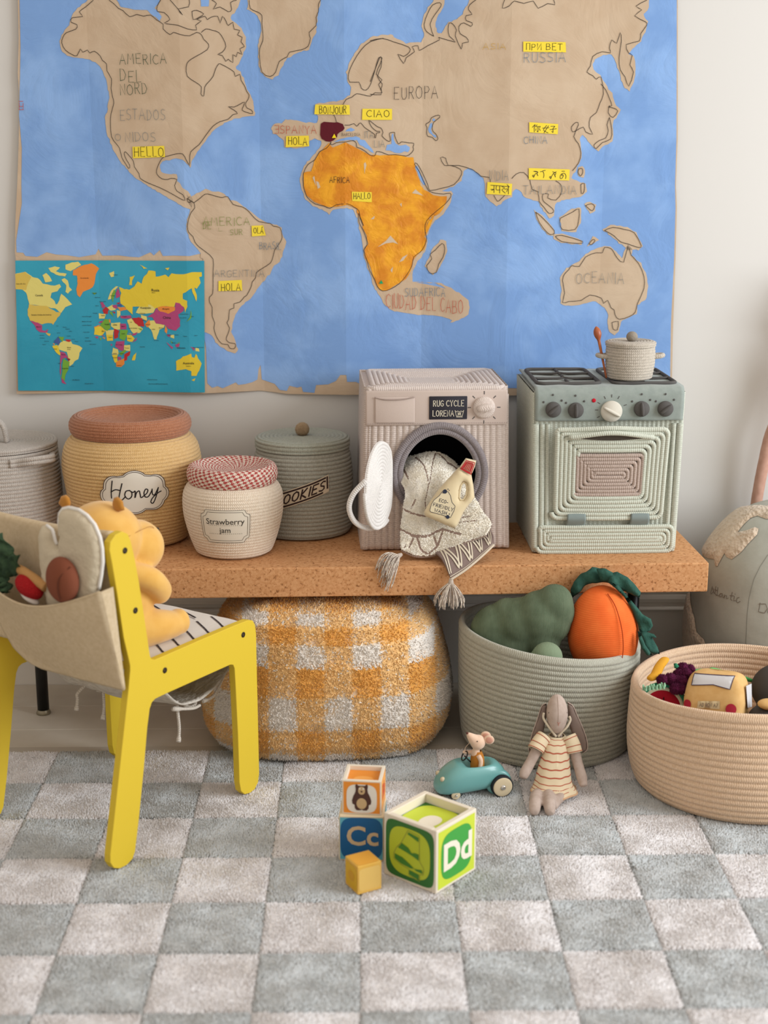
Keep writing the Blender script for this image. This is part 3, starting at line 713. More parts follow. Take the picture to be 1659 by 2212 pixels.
PRINT_MAP={
 'sheet':['-8630 11113 -3933 11104 -4017 7789 -8760 7848'],
 'pale':['-8623 10795 -8402 10839 -8217 10698 -8105 10682 -7984 10537 -7695 10488 -7580 10520 -7535 10456 -7637 10359 -7786 10311 -7808 10198 -7716 10101 -7688 10020 -7647 10028 -7601 10133 -7544 10279 -7466 10230 -7298 10019 -7464 9955 -7570 9809 -7726 9923 -7824 9923 -7918 9980 -8354 10021 -8378 10167 -8417 10328 -8494 10393 -8655 10409 -8662 10554', '-7525 10633 -7442 10681 -7364 10617 -7340 10456 -7279 10383 -7381 10294 -7444 10327 -7403 10488', '-7832 10922 -7668 10970 -7541 10938 -7643 10842 -7548 10809 -7388 10777 -7424 10713 -7647 10761 -7773 10826', '-7408 11001 -7244 11065 -7082 11078 -7021 11001 -7121 10937 -7288 10841 -7414 10889', '-7988 10746 -7887 10810 -7811 10730 -7753 10601 -7917 10569', '-7559 9107 -7363 9090 -7334 9024 -7157 8975 -7095 8909 -7166 8794 -7206 8645 -7308 8580 -7344 8514 -7430 8448 -7465 8712 -7475 8827 -7621 8860 -7716 8910 -7643 9058', '-6644 9775 -6464 9783 -6502 9669 -6633 9661', '-6642 9790 -6464 9774 -6502 9660 -6632 9660', '-6398 10131 -6307 10357 -6172 10470 -6107 10462 -6191 10389 -6277 10293 -6316 10147', '-6423 9936 -6273 10017 -6198 9887 -6330 9855', '-6182 9871 -6085 9855 -6090 9757 -6175 9676', '-6344 9546 -6106 9570 -6114 9382 -6269 9398 -6347 9464', '-5932 9626 -5816 9675 -5723 9545 -5533 9413 -5619 9299 -5783 9283 -5875 9430', '-6323 8923 -6193 8890 -6183 8758 -6347 8758', '-6042 8988 -5877 9004 -5884 8840 -6031 8856', '-6499 9366 -6270 9382 -6308 9251 -6472 9235', '-5598 9968 -5481 10049 -5320 10017 -5193 9919 -5263 9805 -5525 9773 -5703 9806', '-5574 9757 -5429 9724 -5418 9594 -5561 9676', '-5352 9610 -5237 9626 -5191 9545 -4980 9512 -5000 9430 -5115 9398 -5152 9283 -5207 9136 -5255 9152 -5328 9382 -5391 9447', '-4843 9250 -4744 9266 -4747 9168 -4844 9201', '-4223 8928 -4133 8920 -4119 8838 -4225 8854', '-6335 10792 -6203 10848 -6209 10711 -6291 10695'],
 'tan':['-8354 10021 -7918 9980 -7824 9923 -7698 9841 -7570 9809 -7710 9630 -7781 9516 -7812 9549 -7909 9565 -8057 9533 -8169 9566 -8345 9623 -8410 9761 -8394 9891', '-8648 10779 -8403 10834 -8264 10714 -8413 10393 -8655 10409', '-7988 9320 -7859 9288 -7895 9222'],
 'orange':['-7230 10857 -7022 10977 -6761 11041 -6573 10913 -6660 10776 -6704 10551 -6758 10439 -7007 10326 -7087 10189 -7156 10262 -7165 10391 -7126 10520 -7132 10729 -7236 10745', '-7832 9042 -7758 9042 -7794 8992', '-6162 9952 -5983 9952 -5921 9887 -6085 9855', '-6207 8593 -6040 8658 -6046 8510 -6131 8444 -6263 8436 -6257 8560', '-6781 9448 -6606 9513 -6743 9383', '-6388 9643 -6339 9643 -6352 9546 -6399 9578', '-5167 9968 -5028 9984 -4703 9967 -4690 9886 -4790 9805 -4970 9789 -5098 9854', '-5487 9513 -5367 9643 -5340 9512 -5424 9447', '-4965 9495 -4903 9397 -4940 9283 -4986 9348', '-6589 9186 -6491 9186 -6526 9137', '-5931 9283 -5832 9299 -5833 9267'],
 'yellow':['-7836 8976 -7711 9009 -7667 8910 -7644 8729 -7755 8811', '-6757 9432 -6608 9481 -6483 9366 -6587 9235 -6782 9252', '-6472 9251 -6292 9251 -6315 9104 -6462 9104', '-5948 9250 -5834 9250 -5755 9168 -5809 9070 -5955 9103', '-6348 8742 -6199 8758 -6224 8576 -6291 8543', '-6091 10454 -5963 10405 -5834 10389 -5634 10518 -5623 10590 -5537 10501 -5464 10711 -5348 10791 -5380 9967 -5771 9968 -5780 9757 -5890 9854 -5983 9968 -6077 10033 -6088 10163 -6050 10292', '-5830 10502 -5805 10695 -5690 10743 -5760 10614 -5765 10494', '-5845 8608 -5806 8740 -5714 8798 -5779 8608', '-5708 10454 -5621 10599 -5510 10534 -5335 10871 -5158 10839 -5163 10710 -4918 10758 -4840 10694 -4755 10790 -4464 10774 -4252 10822 -4009 10814 -4004 10725 -4078 10693 -4041 10564 -4135 10419 -4199 10436 -4140 10258 -4161 10104 -4237 10290 -4264 10436 -4480 10291 -4501 10161 -4389 10113 -4394 9967 -4447 9820 -4475 9967 -4683 10081 -4719 9967 -5028 9984 -5193 9919 -5320 10017 -5563 10033 -5631 9968 -5729 9969', '-4718 8591 -4534 8706 -4334 8789 -4320 8706 -4255 8673 -4211 8788 -4157 8673 -4079 8524 -4134 8358 -4220 8226 -4336 8226 -4348 8342 -4478 8392 -4727 8343', '-4339 8109 -4239 8159 -4274 8093', '-4912 10919 -4799 10935 -4849 10879', '-5540 11008 -5349 10911 -5447 10911'],
 'magenta':['-8345 9631 -8169 9566 -8059 9500 -8066 9386 -7986 9353 -7918 9402 -7955 9320 -8118 9321 -8211 9403 -8238 9501', '-7638 8844 -7525 8811 -7466 8695 -7599 8663 -7641 8498 -7673 8199 -7536 8000 -7648 8050 -7691 8332', '-6581 10067 -6515 10083 -6464 9969 -6539 9921', '-6655 9547 -6537 9612 -6540 9563', '-6578 10099 -6471 9969 -6554 9920', '-6180 10292 -6125 10430 -6069 10228 -6185 10163', '-6290 10001 -6159 10017 -6164 9903 -6261 9936', '-6090 9741 -5829 9740 -5816 9675 -6077 9667', '-6654 9546 -6619 9595 -6528 9611', '-6107 9545 -5952 9537 -5958 9398 -6105 9398', '-6217 9095 -6021 9095 -6047 8856 -6146 8857 -6264 8956', '-6202 8708 -6104 8692 -6123 8626 -6206 8609', '-5816 9283 -5659 9332 -5719 9250 -5802 9234', '-5826 9053 -5689 9184 -5725 9119', '-6367 9038 -6319 9005 -6354 8972', '-6768 9219 -6669 9219 -6689 9153', '-6586 9252 -6505 9235 -6555 9211', '-5422 9708 -5247 9805 -5176 9935 -5098 9854 -4872 9789 -4706 9870 -4683 10081 -4586 10048 -4476 9950 -4495 9853 -4628 9772 -4584 9642 -4581 9478 -4708 9372 -4886 9414 -4964 9512 -5191 9545 -5267 9692', '-4947 9086 -4788 8938 -4822 8905', '-4720 9020 -4604 9052 -4640 8954 -4706 8954', '-4790 8888 -4676 8855', '-4344 8970 -4231 8937 -4250 8854', '-4940 9266 -4842 9283 -4861 9201'],
 'red':['-7508 9139 -7362 9123 -7397 9074 -7478 9090', '-7515 8696 -7404 8629 -7439 8580', '-6541 9872 -6456 9953 -6378 9888 -6416 9774 -6513 9791', '-6268 9407 -6140 9349 -6180 9185 -6280 9153', '-5800 9675 -5539 9675 -5498 9462 -5628 9479 -5739 9561', '-6035 8757 -5876 8840 -5888 8741 -5972 8691 -5975 8625 -6042 8592', '-6182 10050 -6076 10066 -6127 10009', '-6298 9839 -6217 9822 -6235 9774', '-5742 9660 -5626 9692 -5530 9643 -5497 9464 -5635 9480'],
 'green':['-7684 9214 -7521 9205 -7577 9074 -7622 9140', '-7582 8663 -7424 8563 -7466 8381 -7557 8216 -7581 8083 -7642 8166', '-6780 10310 -6650 10310 -6718 10253', '-6304 10228 -6216 10381 -6177 10341 -6271 10066', '-6380 9823 -6298 9839 -6255 9692', '-6502 9644 -6388 9643 -6350 9415 -6451 9350 -6623 9497', '-6122 9382 -5910 9373 -5950 9218 -6020 9103 -6148 9169', '-6181 8791 -5997 8873 -5983 8823 -6119 8725', '-6655 9170 -6590 9170 -6609 9104', '-5664 9414 -5549 9413 -5567 9364', '-4439 9576 -4321 9706 -4298 9885 -4288 9690', '-4703 9036 -4586 9093 -4637 9036', '-4847 9119 -4784 9069 -4801 9036'],
 'blue':['-7787 9107 -7667 9222 -7626 9074 -7662 9009 -7774 9058', '-6126 10033 -6045 10033 -6048 9968 -6145 9968'],
}
MAP_WORDS=[
 ('dark_green','AMERICA',-5842,15801,-4705,16037),
 ('dark_green','DEL',-5848,15393,-5334,15662),
 ('dark_green','NORD',-5862,15091,-5201,15350),
 ('grey','ESTADOS',-5888,14495,-4786,14745),
 ('grey','O',-6034,14014,-5891,14167),
 ('grey','NIDOS',-5787,13981,-5043,14200),
 ('black','HELLO',-5575,13629,-4853,13850),
 ('black','BONJOUR',-1023,14639,-367,14813),
 ('black','CIAO',130,14563,684,14716),
 ('black','HOLA',-1791,13905,-1335,14092),
 ('red','ESPANYA',-2138,14168,-1105,14355),
 ('black','BARCELONA',-484,14114,-30,14191),
 ('black','EUROPA',797,14998,1867,15280),
 ('gold','ASIA',2947,16141,3494,16281),
 ('slate','RUSSIA',3941,15842,4959,16069),
 ('black','ПРИ ВЕТ',3991,16132,4873,16282),
 ('slate','CHINA',3986,13939,4563,14104),
 ('grey','INDIA',3147,13064,3623,13297),
 ('grey','TAILANDIA',4003,12728,5330,12929),
 ('grey','ITA',71,14070,287,14224),
 ('grey','LIA',309,13850,571,14005),
 ('black','AFRICA',-790,12998,-297,13142),
 ('black','HALLO',-197,12606,216,12752),
 ('olive','AMERICA',-3936,11968,-2784,12159),
 ('olive','DE',-3939,11877,-3750,12046),
 ('olive','L',-3561,11832,-3467,11911),
 ('olive','SUR',-3276,11741,-2974,11877),
 ('black','OLÁ',-2689,11775,-2456,11910),
 ('slate','BRASIL',-2559,11378,-2025,11548),
 ('grey','ARGENTINA',-3697,10705,-2454,10875),
 ('black','HOLA',-3532,10359,-3052,10543),
 ('slate','SUDAFRICA',1084,10214,2097,10421),
 ('red','CIUDAD DEL CABO',606,9809,2544,10154),
 ('grey','OCEANIA',5397,10521,6602,10784),
]
MAP_GLYPHS={
 'chinese':['4193 14324 4259 14390 4238 14324 4241 14214', '4305 14379 4272 14335 4386 14346 4364 14313', '4329 14335 4332 14214 4309 14236', '4285 14291 4274 14247', '4364 14291 4388 14247', '4444 14302 4603 14313', '4544 14368 4468 14258 4583 14192', '4590 14357 4481 14192', '4647 14346 4750 14346 4705 14302 4708 14203 4673 14225', '4627 14269 4785 14291'],
 'thai':['4245 13141 4222 13164 4244 13186 4268 13153 4246 13130 4312 13231 4359 13164 4335 13208 4345 13264 4242 13275 4357 13253', '4414 13264 4483 13264 4508 13186 4498 13119', '4471 13286 4539 13297', '4671 13108 4647 13130 4669 13153 4693 13119 4671 13097 4748 13219 4796 13130 4783 13186 4805 13230 4724 13264', '4736 13219 4815 13264', '4967 13164 4944 13186 4978 13197 4990 13152 4946 13097 4911 13119 4932 13197 5011 13230 5059 13164 5050 13097', '4952 13275 5021 13275'],
 'hindi':['3195 12941 3654 12907', '3275 12930 3278 12762', '3197 12840 3277 12840 3220 12818', '3333 12919 3334 12829 3426 12829', '3413 12919 3416 12751', '3471 12907 3540 12874 3472 12829 3554 12751', '3541 12840 3610 12851 3588 12784', '3631 12907 3635 12728', '3596 12952 3643 12907 3620 12885'],
 'mark':['-8314 14928 -8213 14928', '-8305 14895 -8314 14744', '-8216 14884 -8224 14744', '-8310 14809 -8220 14809', '-8326 14733 -8214 14733'],
}
PRINT_WORDS=[
 ('Canadá',-8091,10250,46),
 ('Estados Unidos de América',-8061,9765,32),
 ('Groenlandia',-6947,10674,30),
 ('Rusia',-5179,10373,69),
 ('Moscú',-5227,10315,23),
 ('Kazajstán',-5440,9934,51),
 ('China',-4914,9690,62),
 ('Mongolia',-4929,9910,34),
 ('India',-5263,9399,30),
 ('Libia',-6237,9506,41),
 ('Argelia',-6435,9518,34),
 ('Mali',-6548,9343,30),
 ('Brasil',-7420,8935,30),
 ('Argentina',-7541,8406,30),
 ('México',-8148,9463,27),
 ('Bolivia',-7569,8759,27),
 ('Perú',-7760,8901,27),
 ('Australia',-4404,8541,58),
 ('Canberra',-4406,8470,25),
 ('Indonesia',-4579,8930,41),
 ('Turquía',-5984,9715,27),
 ('Alaska (EE. UU.)',-8525,10538,25),
 ('Sudán',-6037,9284,27),
 ('Egipto',-6029,9471,27),
 ('Brasilia',-7422,8888,20),
 ('España',-6529,9739,25),
 ('Islandia',-6711,10294,25),
 ('Islas Feroe',-6647,10191,23),
 ('Portugal',-6724,9797,23),
 ('Azores (Portugal)',-6937,9716,23),
 ('Madeira (Portugal)',-6943,9589,23),
 ('Canarias (España)',-6948,9495,23),
 ('Cabo Verde',-6968,9321,23),
 ('Gambia',-6952,9180,23),
 ('Guinea-Bisáu',-6933,9098,23),
 ('Sierra Leona',-6820,9016,23),
 ('Islas Malvinas',-7287,8109,25),
 ('Georgia del Sur',-6963,8013,25),
 ('Antártica Francesa',-5347,8117,25),
 ('Islas Heard y McDonald (Australia)',-5199,8009,25),
 ('Cuba',-7682,9485,20),
 ('Bahamas',-7497,9450,20),
 ('Jamaica',-7656,9310,20),
 ('Guatemala',-8079,9252,20),
 ('El Salvador',-8071,9182,20),
 ('Costa Rica',-7971,9100,20),
 ('Ecuador',-8034,9018,20),
 ('Antillas',-7363,9345,20),
 ('Trinidad',-7416,9228,20),
 ('Guyana',-7304,9146,20),
 ('Surinam',-7225,9087,20),
 ('Barbados',-7430,9403,20),
 ('Noruega',-6262,10236,23),
 ('Reino Unido',-6524,10086,23),
 ('Irlanda',-6668,9983,23),
 ('Corea del Norte',-4468,9782,23),
 ('Corea del Sur',-4506,9689,23),
 ('Filipinas',-4464,9223,23),
 ('Vietnam',-4684,9258,23),
 ('Tailandia',-4871,9258,23),
 ('Malasia',-4761,9059,23),
 ('Seychelles',-5561,8955,23),
 ('Sri Lanka',-5203,9119,23),
 ('Papúa Nueva Guinea',-4145,8941,23),
 ('Japón',-4260,9724,23),
 ('Guam',-4194,9245,23),
 ('Svalbard',-6169,10753,23),
 ('Etiopía',-5879,9167,25),
 ('Nigeria',-6368,9191,25),
 ('Kenia',-5897,9026,23),
 ('Tanzania',-5960,8921,23),
 ('Angola',-6270,8780,25),
 ('Namibia',-6275,8674,25),
 ('Zambia',-6094,8780,23),
 ('R.D. Congo',-6155,9003,25),
 ('Arabia Saudita',-5786,9423,27),
 ('Irak',-5827,9575,23),
 ('Birmania',-5063,9434,25),
 ('Pakistán',-5398,9516,25),
 ('Afganistán',-5475,9621,23),
 ('Uzbekistán',-5527,9795,25),
 ('Sudáfrica',-6178,8474,25),
 ('Paraguay',-7459,8641,23),
 ('Uruguay',-7374,8464,23),
 ('Chile',-7687,8536,23),
]
# ------------------------------------------------------------ hand-made world map on kraft paper (flat artwork pinned to the wall)
FX = [-1.0, -0.86, -0.66, -0.437, -0.25, -0.041, 0.15, 0.363, 0.60, 0.80, 1.0]
FY = [0.001, 0.003, 0.0135, 0.000, 0.0135, 0.0005, 0.0135, 0.000, 0.0135, 0.007, 0.007]
def map_y(x, off=0.0):
    return 3.6035 + float(np.interp(x, FX, FY)) - off
FOLDS = [x for x in FX[1:-1]]
def on_map(off):
    return lambda x, z: Vector((x, map_y(x, off), z))
def paper(name, poly, off, m, parent, kind=None):
    bm = bmesh.new()
    V2, T, D = fill2d(poly, None)
    vs = [bm.verts.new((v[0], 0, v[1])) for v in V2]
    for t in T:
        try: bm.faces.new([vs[i] for i in t])
        except ValueError: pass
    for x in FOLDS:
        bmesh.ops.bisect_plane(bm, geom=bm.verts[:] + bm.edges[:] + bm.faces[:], plane_co=(x, 0, 0), plane_no=(1, 0, 0), dist=1e-7)
    for v in bm.verts: v.co.y = map_y(v.co.x, off)
    bm.normal_update()
    for f in bm.faces:
        if f.normal.y > 0: f.normal_flip()
    me = bpy.data.meshes.new(name); bm.to_mesh(me); bm.free()
    return link(name, me, m, parent, False, kind)
def ragged(poly, a, n=3, seed=1):
    rr = random.Random(seed); out = []
    for i, p in enumerate(poly):
        q = poly[(i + 1) % len(poly)]
        d = math.hypot(q[0] - p[0], q[1] - p[1]); m = max(1, min(n, int(d / 0.006)))
        for k in range(m):
            f = k / m; j = a if d < 0.3 else a * 0.3
            out.append((p[0] + (q[0] - p[0]) * f + rr.uniform(-j, j), p[1] + (q[1] - p[1]) * f + rr.uniform(-j, j)))
    return out
CREASE = dict(bump='crease', bs=5.0, bstr=0.55, bd=0.010)
M_kraft = mat('kraft_paper', '#BCA48A', 0.85, col2='#C4AE95', vs=14, **CREASE)
M_sea = mat('sea_paint', '#789CD0', 0.85, col2='#88ABDC', vs=9, vd=5, vlo=0.42, vhi=0.62, **CREASE)
M_tissue = mat('orange_tissue', '#CF7F12', 0.5, col2='#E6A01C', vs=26, vd=6, vlo=0.4, vhi=0.62, bump='crease', bs=16, bstr=0.8, bd=0.008, spec=0.4)
wm = thing('wall_map', 'large hand-painted world map on brown paper with blue seas, pinned to the wall', 'map', (0, 0, 0))
def local(p): return [(x, z) for x, z in p]
paper('paper_sheet', pairs(MAP_SHEET), 0.0, M_kraft, wm)
paper('painted_sea', pairs(MAP_SEA), 0.0006, M_sea, wm)
for i, (k, s) in enumerate(MAP_LAND.items()):
    paper('bare_land', ragged(pairs(s), 0.0016, 4, i), 0.0012, M_kraft, wm)
for i, s in enumerate(MAP_WATER):
    paper('painted_water', ragged(pairs(s), 0.0008, 3, i + 40), 0.0018, M_sea, wm)
paper('tissue_africa', ragged(pairs(MAP_AFRICA), 0.0012, 2, 77), 0.0022, M_tissue, wm)
for s in MAP_GAPS: paper('bare_gap', pairs(s), 0.0026, mat('pale_gap', '#C7B49C', 0.85), wm)
paper('spain_patch', pairs(MAP_SPAIN), 0.0026, mat('maroon_paper', '#5A1622', 0.85, **CREASE), wm)
M_pen = mat('pen_line', '#3A322C', 0.8)
V, F = ribbons([smooth_pts([Vector(p) for p in pairs(s)], 2) for s in MAP_INK], 0.0013, on_map(0.0025))
mesh('coast_lines', V, F, M_pen, wm, False, kind='stuff')
INKS = {'black': '#2E2724', 'dark_green': '#3A4F38', 'grey': '#88857E', 'red': '#B5553F', 'gold': '#C09A4A', 'slate': '#737F88', 'olive': '#82894A'}
INKM = {k: mat('pencil_' + k, v, 0.85) for k, v in INKS.items()}
M_note = mat('yellow_note', '#E8CF3E', 0.75)
for k, s in MAP_NOTE.items():
    p = pairs(s)
    nt_ = paper('language_note', p, 0.0032, M_note, wm)
tri = [(0.0, 0.0), (0.0105, 0.001), (0.005, 0.011)]
def wl(c, wd, V, F): mesh('written_word', V, F, INKM[c], wm, False)
random.seed(21)
for c, t, x0, z0, x1, z1 in MAP_WORDS:
    w = 0.0012 if c in ('black', 'dark_green') else 0.0013
    w = min(w, (z1 - z0) * 1e-4 * 0.085)
    st = strokes(t, x0 * 1e-4, z0 * 1e-4, x1 * 1e-4, z1 * 1e-4, 0.07, -0.07 if t == 'CIUDAD DEL CABO' else 0)
    if t == 'ESPANYA': # the child's first letter is mirrored
        st = [[(2 * (x0 * 1e-4 + 0.006) - a, b) for a, b in q] if i < 2 else q for i, q in enumerate(st)]
    if t == 'CIUDAD DEL CABO': st = [[(a, b + 0.010) for a, b in q] for q in st]
    wl(c, t, *ribbons(st, w, on_map(0.0037)))
for k, ps in MAP_GLYPHS.items():
    V, F = ribbons([smooth_pts([Vector(p) for p in pairs(s)], 3) for s in ps], 0.0013, on_map(0.0037))
    mesh('written_word', V, F, INKM['red'] if k == 'mark' else M_pen, wm, False)
def tri_at(x, z, s, m):
    paper('triangle_mark', [(x - s, z - s * .8), (x + s, z - s * .8), (x, z + s)], 0.004, m, wm)
a = pairs(MAP_SPAIN)
tri_at(-0.0665, 1.4113, 0.0056, mat('note_triangle', '#E9CF20', 0.8))
tri_at(0.0485, 1.0570, 0.0052, mat('green_triangle', '#1E9A63', 0.8))

# ------------------------------------------------------------ printed world map stuck over the corner of the big one
pm = thing('printed_map', 'small printed political map with turquoise sea, stuck over a corner of the wall map', 'map', (0, 0, 0))
GLO = dict(rough=0.35, spec=0.45, bump='crease', bs=7, bstr=0.35, bd=0.006)
paper('map_sheet', pairs(PRINT_MAP['sheet'][0]), 0.0042, mat('print_sea', '#1E8CA8', col2='#2A9BB6', vs=5, **GLO), pm)
PC = dict(pale='#D6C970', tan='#CDB04E', orange='#DD8430', yellow='#D9BE2E', magenta='#A83D70', red='#B01C24', green='#6BA030', blue='#3C5390')
for i, (k, h) in enumerate(PC.items()):
    m = mat('print_' + k, h, **GLO)
    for q, s in enumerate(PRINT_MAP[k]):
        paper('printed_country', ragged(pairs(s), 0.0009, 3, i), 0.0047 + i * 0.00006 + q * 0.000006, m, pm)
def on_print(off): return on_map(off)
g = G()
for t, x, z, h in PRINT_WORDS:
    V, F = text2d(t, h * 1e-4, 0.012)
    g.add([on_map(0.0058)(x * 1e-4 + a, z * 1e-4 - h * 4e-5 + b) for a, b in V], F)
g.build('printed_names', mat('print_ink', '#2A2A26', 0.6), pm, False, 'stuff')
# ------------------------------------------------------------ rope jars and the lidded rope basket
BT = 0.4505
def rope(name, h, pitch, col2=None, bstr=0.28, **k):
    return mat(name, h, 0.95, col2=col2, vs=k.pop('vs', 220), vd=2, bump='rope', pitch=pitch, slant=0.9, twist=k.pop('twist', 0.0048), bstr=bstr, bd=0.0016, spec=0.12, sheen=0.2, **k)
def interp_r(prof):
    zs = [p[1] for p in prof]; rs = [p[0] for p in prof]
    return lambda z: float(np.interp(z, zs, rs))
def wrap(prof, phi, zc, off):
    """flat label coordinates (u, v) onto a round jar"""
    rf = interp_r(prof); R = rf(zc)
    def f(u, v):
        a = phi + u / R; r_ = rf(zc + v) + off
        return Vector((r_ * cos(a), r_ * sin(a), zc + v))
    return f
def rounded(prof, n=6): return [tuple(p) for p in smooth_pts([Vector(p) for p in prof], n)]
def jar_body(prof, pitch, m, parent, amp=0.34, seg=110, name='jar_body'):
    g = G(); g.add(*lathe(coils(prof, pitch, amp), seg)); return g.build(name, m, parent)
def facing(x, y): return math.atan2(-y, -x)

# honey jar
HX, HY = -0.562, 3.405
jar = thing('honey_jar', 'tall mustard rope jar with a brown rope lid and a Honey label', 'jar', (HX, HY, BT))
hp = rounded([(0.002, 0.001), (0.08, 0.001), (0.124, 0.004), (0.136, 0.016), (0.147, 0.055), (0.157, 0.11), (0.166, 0.175), (0.1665, 0.20), (0.160, 0.232), (0.148, 0.252), (0.134, 0.262)])
jar_body(hp, 0.0088, rope('rope_mustard', '#CCA66D', 0.0088, '#D6B37E'), jar)
lp = rounded([(0.128, 0.262), (0.138, 0.264), (0.1455, 0.278), (0.144, 0.295), (0.134, 0.307), (0.120, 0.308), (0.108, 0.298), (0.085, 0.289), (0.045, 0.285), (0.001, 0.284)])
g = G(); g.add(*lathe(coils(lp, 0.0075, 0.30), 110)); g.build('lid', rope('rope_brown', '#9C6344', 0.0075, '#AA7355'), jar)
fab = mat('label_cloth', '#D9D2C5', 0.9, bump='weave', bs=700, bstr=0.15, bd=0.0004)
thread = mat('dark_thread', '#3A2A2C', 0.85)
lw, lh = 0.083, 0.055
lobes = []
for cx_, cz_, rx_, rz_, a0, a1 in ((0.0, 0.024, 0.032, 0.030, 40, 140), (-0.045, 0.016, 0.026, 0.026, 75, 175), (-0.062, -0.008, 0.020, 0.020, 120, 240), (-0.045, -0.024, 0.026, 0.022, 185, 285), (0.0, -0.026, 0.032, 0.028, 220, 320), (0.045, -0.024, 0.026, 0.022, 255, 355), (0.062, -0.008, 0.020, 0.020, 300, 420), (0.045, 0.016, 0.026, 0.026, 5, 105)):
    lobes.append([(cx_ + rx_ * cos(rad(a0 + (a1 - a0) * k / 9)), cz_ + rz_ * sin(rad(a0 + (a1 - a0) * k / 9))) for k in range(10)])
out = [p for l in lobes for p in l]
def by_angle(pts):
    return sorted(pts, key=lambda p: math.atan2(p[1] * 1.4, p[0]))
out = [p for p in by_angle(out)]
hm = lambda off: wrap(hp, facing(HX, HY) + 0.02, 0.150, off)
V, T = flatpoly(out, hm(0.0042), 0.008)
lb = mesh('label', V, T, fab, jar)
for k, w in ((0.99, 0.0014), (0.92, 0.0012)):
    mesh('label_border', *ribbons([[(a * k, b * k) for a, b in out] + [(out[0][0] * k, out[0][1] * k)]], w, hm(0.0047)), thread, lb, False)
HON = [[(-0.050, 0.028), (-0.054, 0.005), (-0.055, -0.012)], [(-0.028, 0.022), (-0.035, -0.002), (-0.037, -0.014), (-0.030, -0.016), (-0.022, -0.008)], [(-0.055, 0.002), (-0.044, 0.008), (-0.033, 0.006)],
       [(-0.012, 0.006), (-0.020, 0.004), (-0.023, -0.006), (-0.016, -0.014), (-0.008, -0.009), (-0.007, 0.001), (-0.012, 0.006), (-0.004, 0.001), (0.001, 0.004), (0.0, -0.012), (0.004, 0.0), (0.010, 0.004), (0.012, -0.004), (0.014, -0.012), (0.021, -0.008), (0.028, -0.002), (0.030, 0.005), (0.025, 0.007), (0.021, -0.002), (0.024, -0.011), (0.032, -0.010), (0.040, 0.004)],
       [(0.040, 0.006), (0.041, -0.006), (0.046, -0.008), (0.051, 0.000), (0.055, 0.008)], [(0.055, 0.008), (0.050, -0.012), (0.043, -0.027), (0.037, -0.024), (0.042, -0.014), (0.055, -0.004), (0.062, -0.001)]]
mesh('lettering', *ribbons([smooth_pts([Vector((a * 0.98, b * 1.05)) for a, b in s], 5) for s in HON], 0.0024, hm(0.0050)), mat('black_thread', '#1F1A1C', 0.85), lb, False)

# strawberry jam jar
JX, JY = -0.3065, 3.274
jar = thing('jam_jar', 'cream rope jar with a red and white flecked lid and a Strawberry jam label', 'jar', (JX, JY, BT))
jp = rounded([(0.002, 0.001), (0.06, 0.001), (0.086, 0.004), (0.095, 0.018), (0.106, 0.05), (0.1155, 0.09), (0.118, 0.12), (0.116, 0.145), (0.108, 0.163), (0.098, 0.170)])
jar_body(jp, 0.0078, rope('rope_cream', '#DBC9B3', 0.0078, '#E5D6C3', 0.35), jar, 0.22)
def houndstooth():
    m = bpy.data.materials.new('houndstooth_rope'); m.use_nodes = True
    N, L = m.node_tree.nodes, m.node_tree.links; b = N['Principled BSDF']; b.inputs['Roughness'].default_value = 0.95
    uv = N.new('ShaderNodeUVMap'); sp = N.new('ShaderNodeSeparateXYZ'); L.new(uv.outputs['UV'], sp.inputs[0])
    def mm(op, a, c):
        n = N.new('ShaderNodeMath'); n.operation = op
        for i, v in enumerate((a, c)):
            if v is None: continue
            if isinstance(v, float): n.inputs[i].default_value = v
            else: L.new(v, n.inputs[i])
        return n.outputs[0]
    def wv(ku, kv, ph=0.0): return mm('SINE', mm('ADD', mm('ADD', mm('MULTIPLY', sp.outputs[0], ku), mm('MULTIPLY', sp.outputs[1], kv)), ph), None)
    a = mm('ADD', wv(430.0, 260.0), wv(260.0, -700.0, 1.0))
    nz = N.new('ShaderNodeTexNoise'); nz.inputs['Scale'].default_value = 230; L.new(uv.outputs['UV'], nz.inputs['Vector'])
    a = mm('ADD', mm('ADD', a, mm('MULTIPLY', wv(1500.0, 1300.0), 0.8)), mm('MULTIPLY', mm('SUBTRACT', nz.outputs['Fac'], 0.5), 4.5))
    cr = N.new('ShaderNodeValToRGB'); cr.color_ramp.elements[0].position = 0.42; cr.color_ramp.elements[1].position = 0.5
    cr.color_ramp.elements[0].color = lin('#DCCDBD'); cr.color_ramp.elements[1].color = lin('#A8403C')
    L.new(mm('MULTIPLY_ADD', a, 0.25), cr.inputs['Fac'])
    n = cr.inputs['Fac'].links[0].from_node; n.inputs[2].default_value = 0.44
    L.new(cr.outputs['Color'], b.inputs['Base Color'])
    bp = N.new('ShaderNodeBump'); bp.inputs['Strength'].default_value = 0.4; bp.inputs['Distance'].default_value = 0.0015
    L.new(a, bp.inputs['Height']); L.new(bp.outputs['Normal'], b.inputs['Normal'])
    return m
lp = rounded([(0.092, 0.169), (0.100, 0.170), (0.1055, 0.182), (0.1055, 0.198), (0.099, 0.210), (0.088, 0.211), (0.074, 0.203), (0.05, 0.196), (0.02, 0.193), (0.001, 0.192)])
g = G(); g.add(*lathe(coils(lp, 0.0075, 0.16), 100)); g.build('lid', houndstooth(), jar)
def notched(w, h, c):
    p = []
    for sx, sz, order in ((1, 1, 0), (-1, 1, 1), (-1, -1, 0), (1, -1, 1)):
        q = [(w - c, h), (w - c * 0.75, h - c * 0.65), (w, h - c)] if (sx * sz > 0) == (order == 0) else None
        q = [(w, h - c), (w - c * .62, h - c * .72), (w - c, h)]
        q = [(sx * a, sz * b) for a, b in q]
        if order: q.reverse()
        p += q
    return p
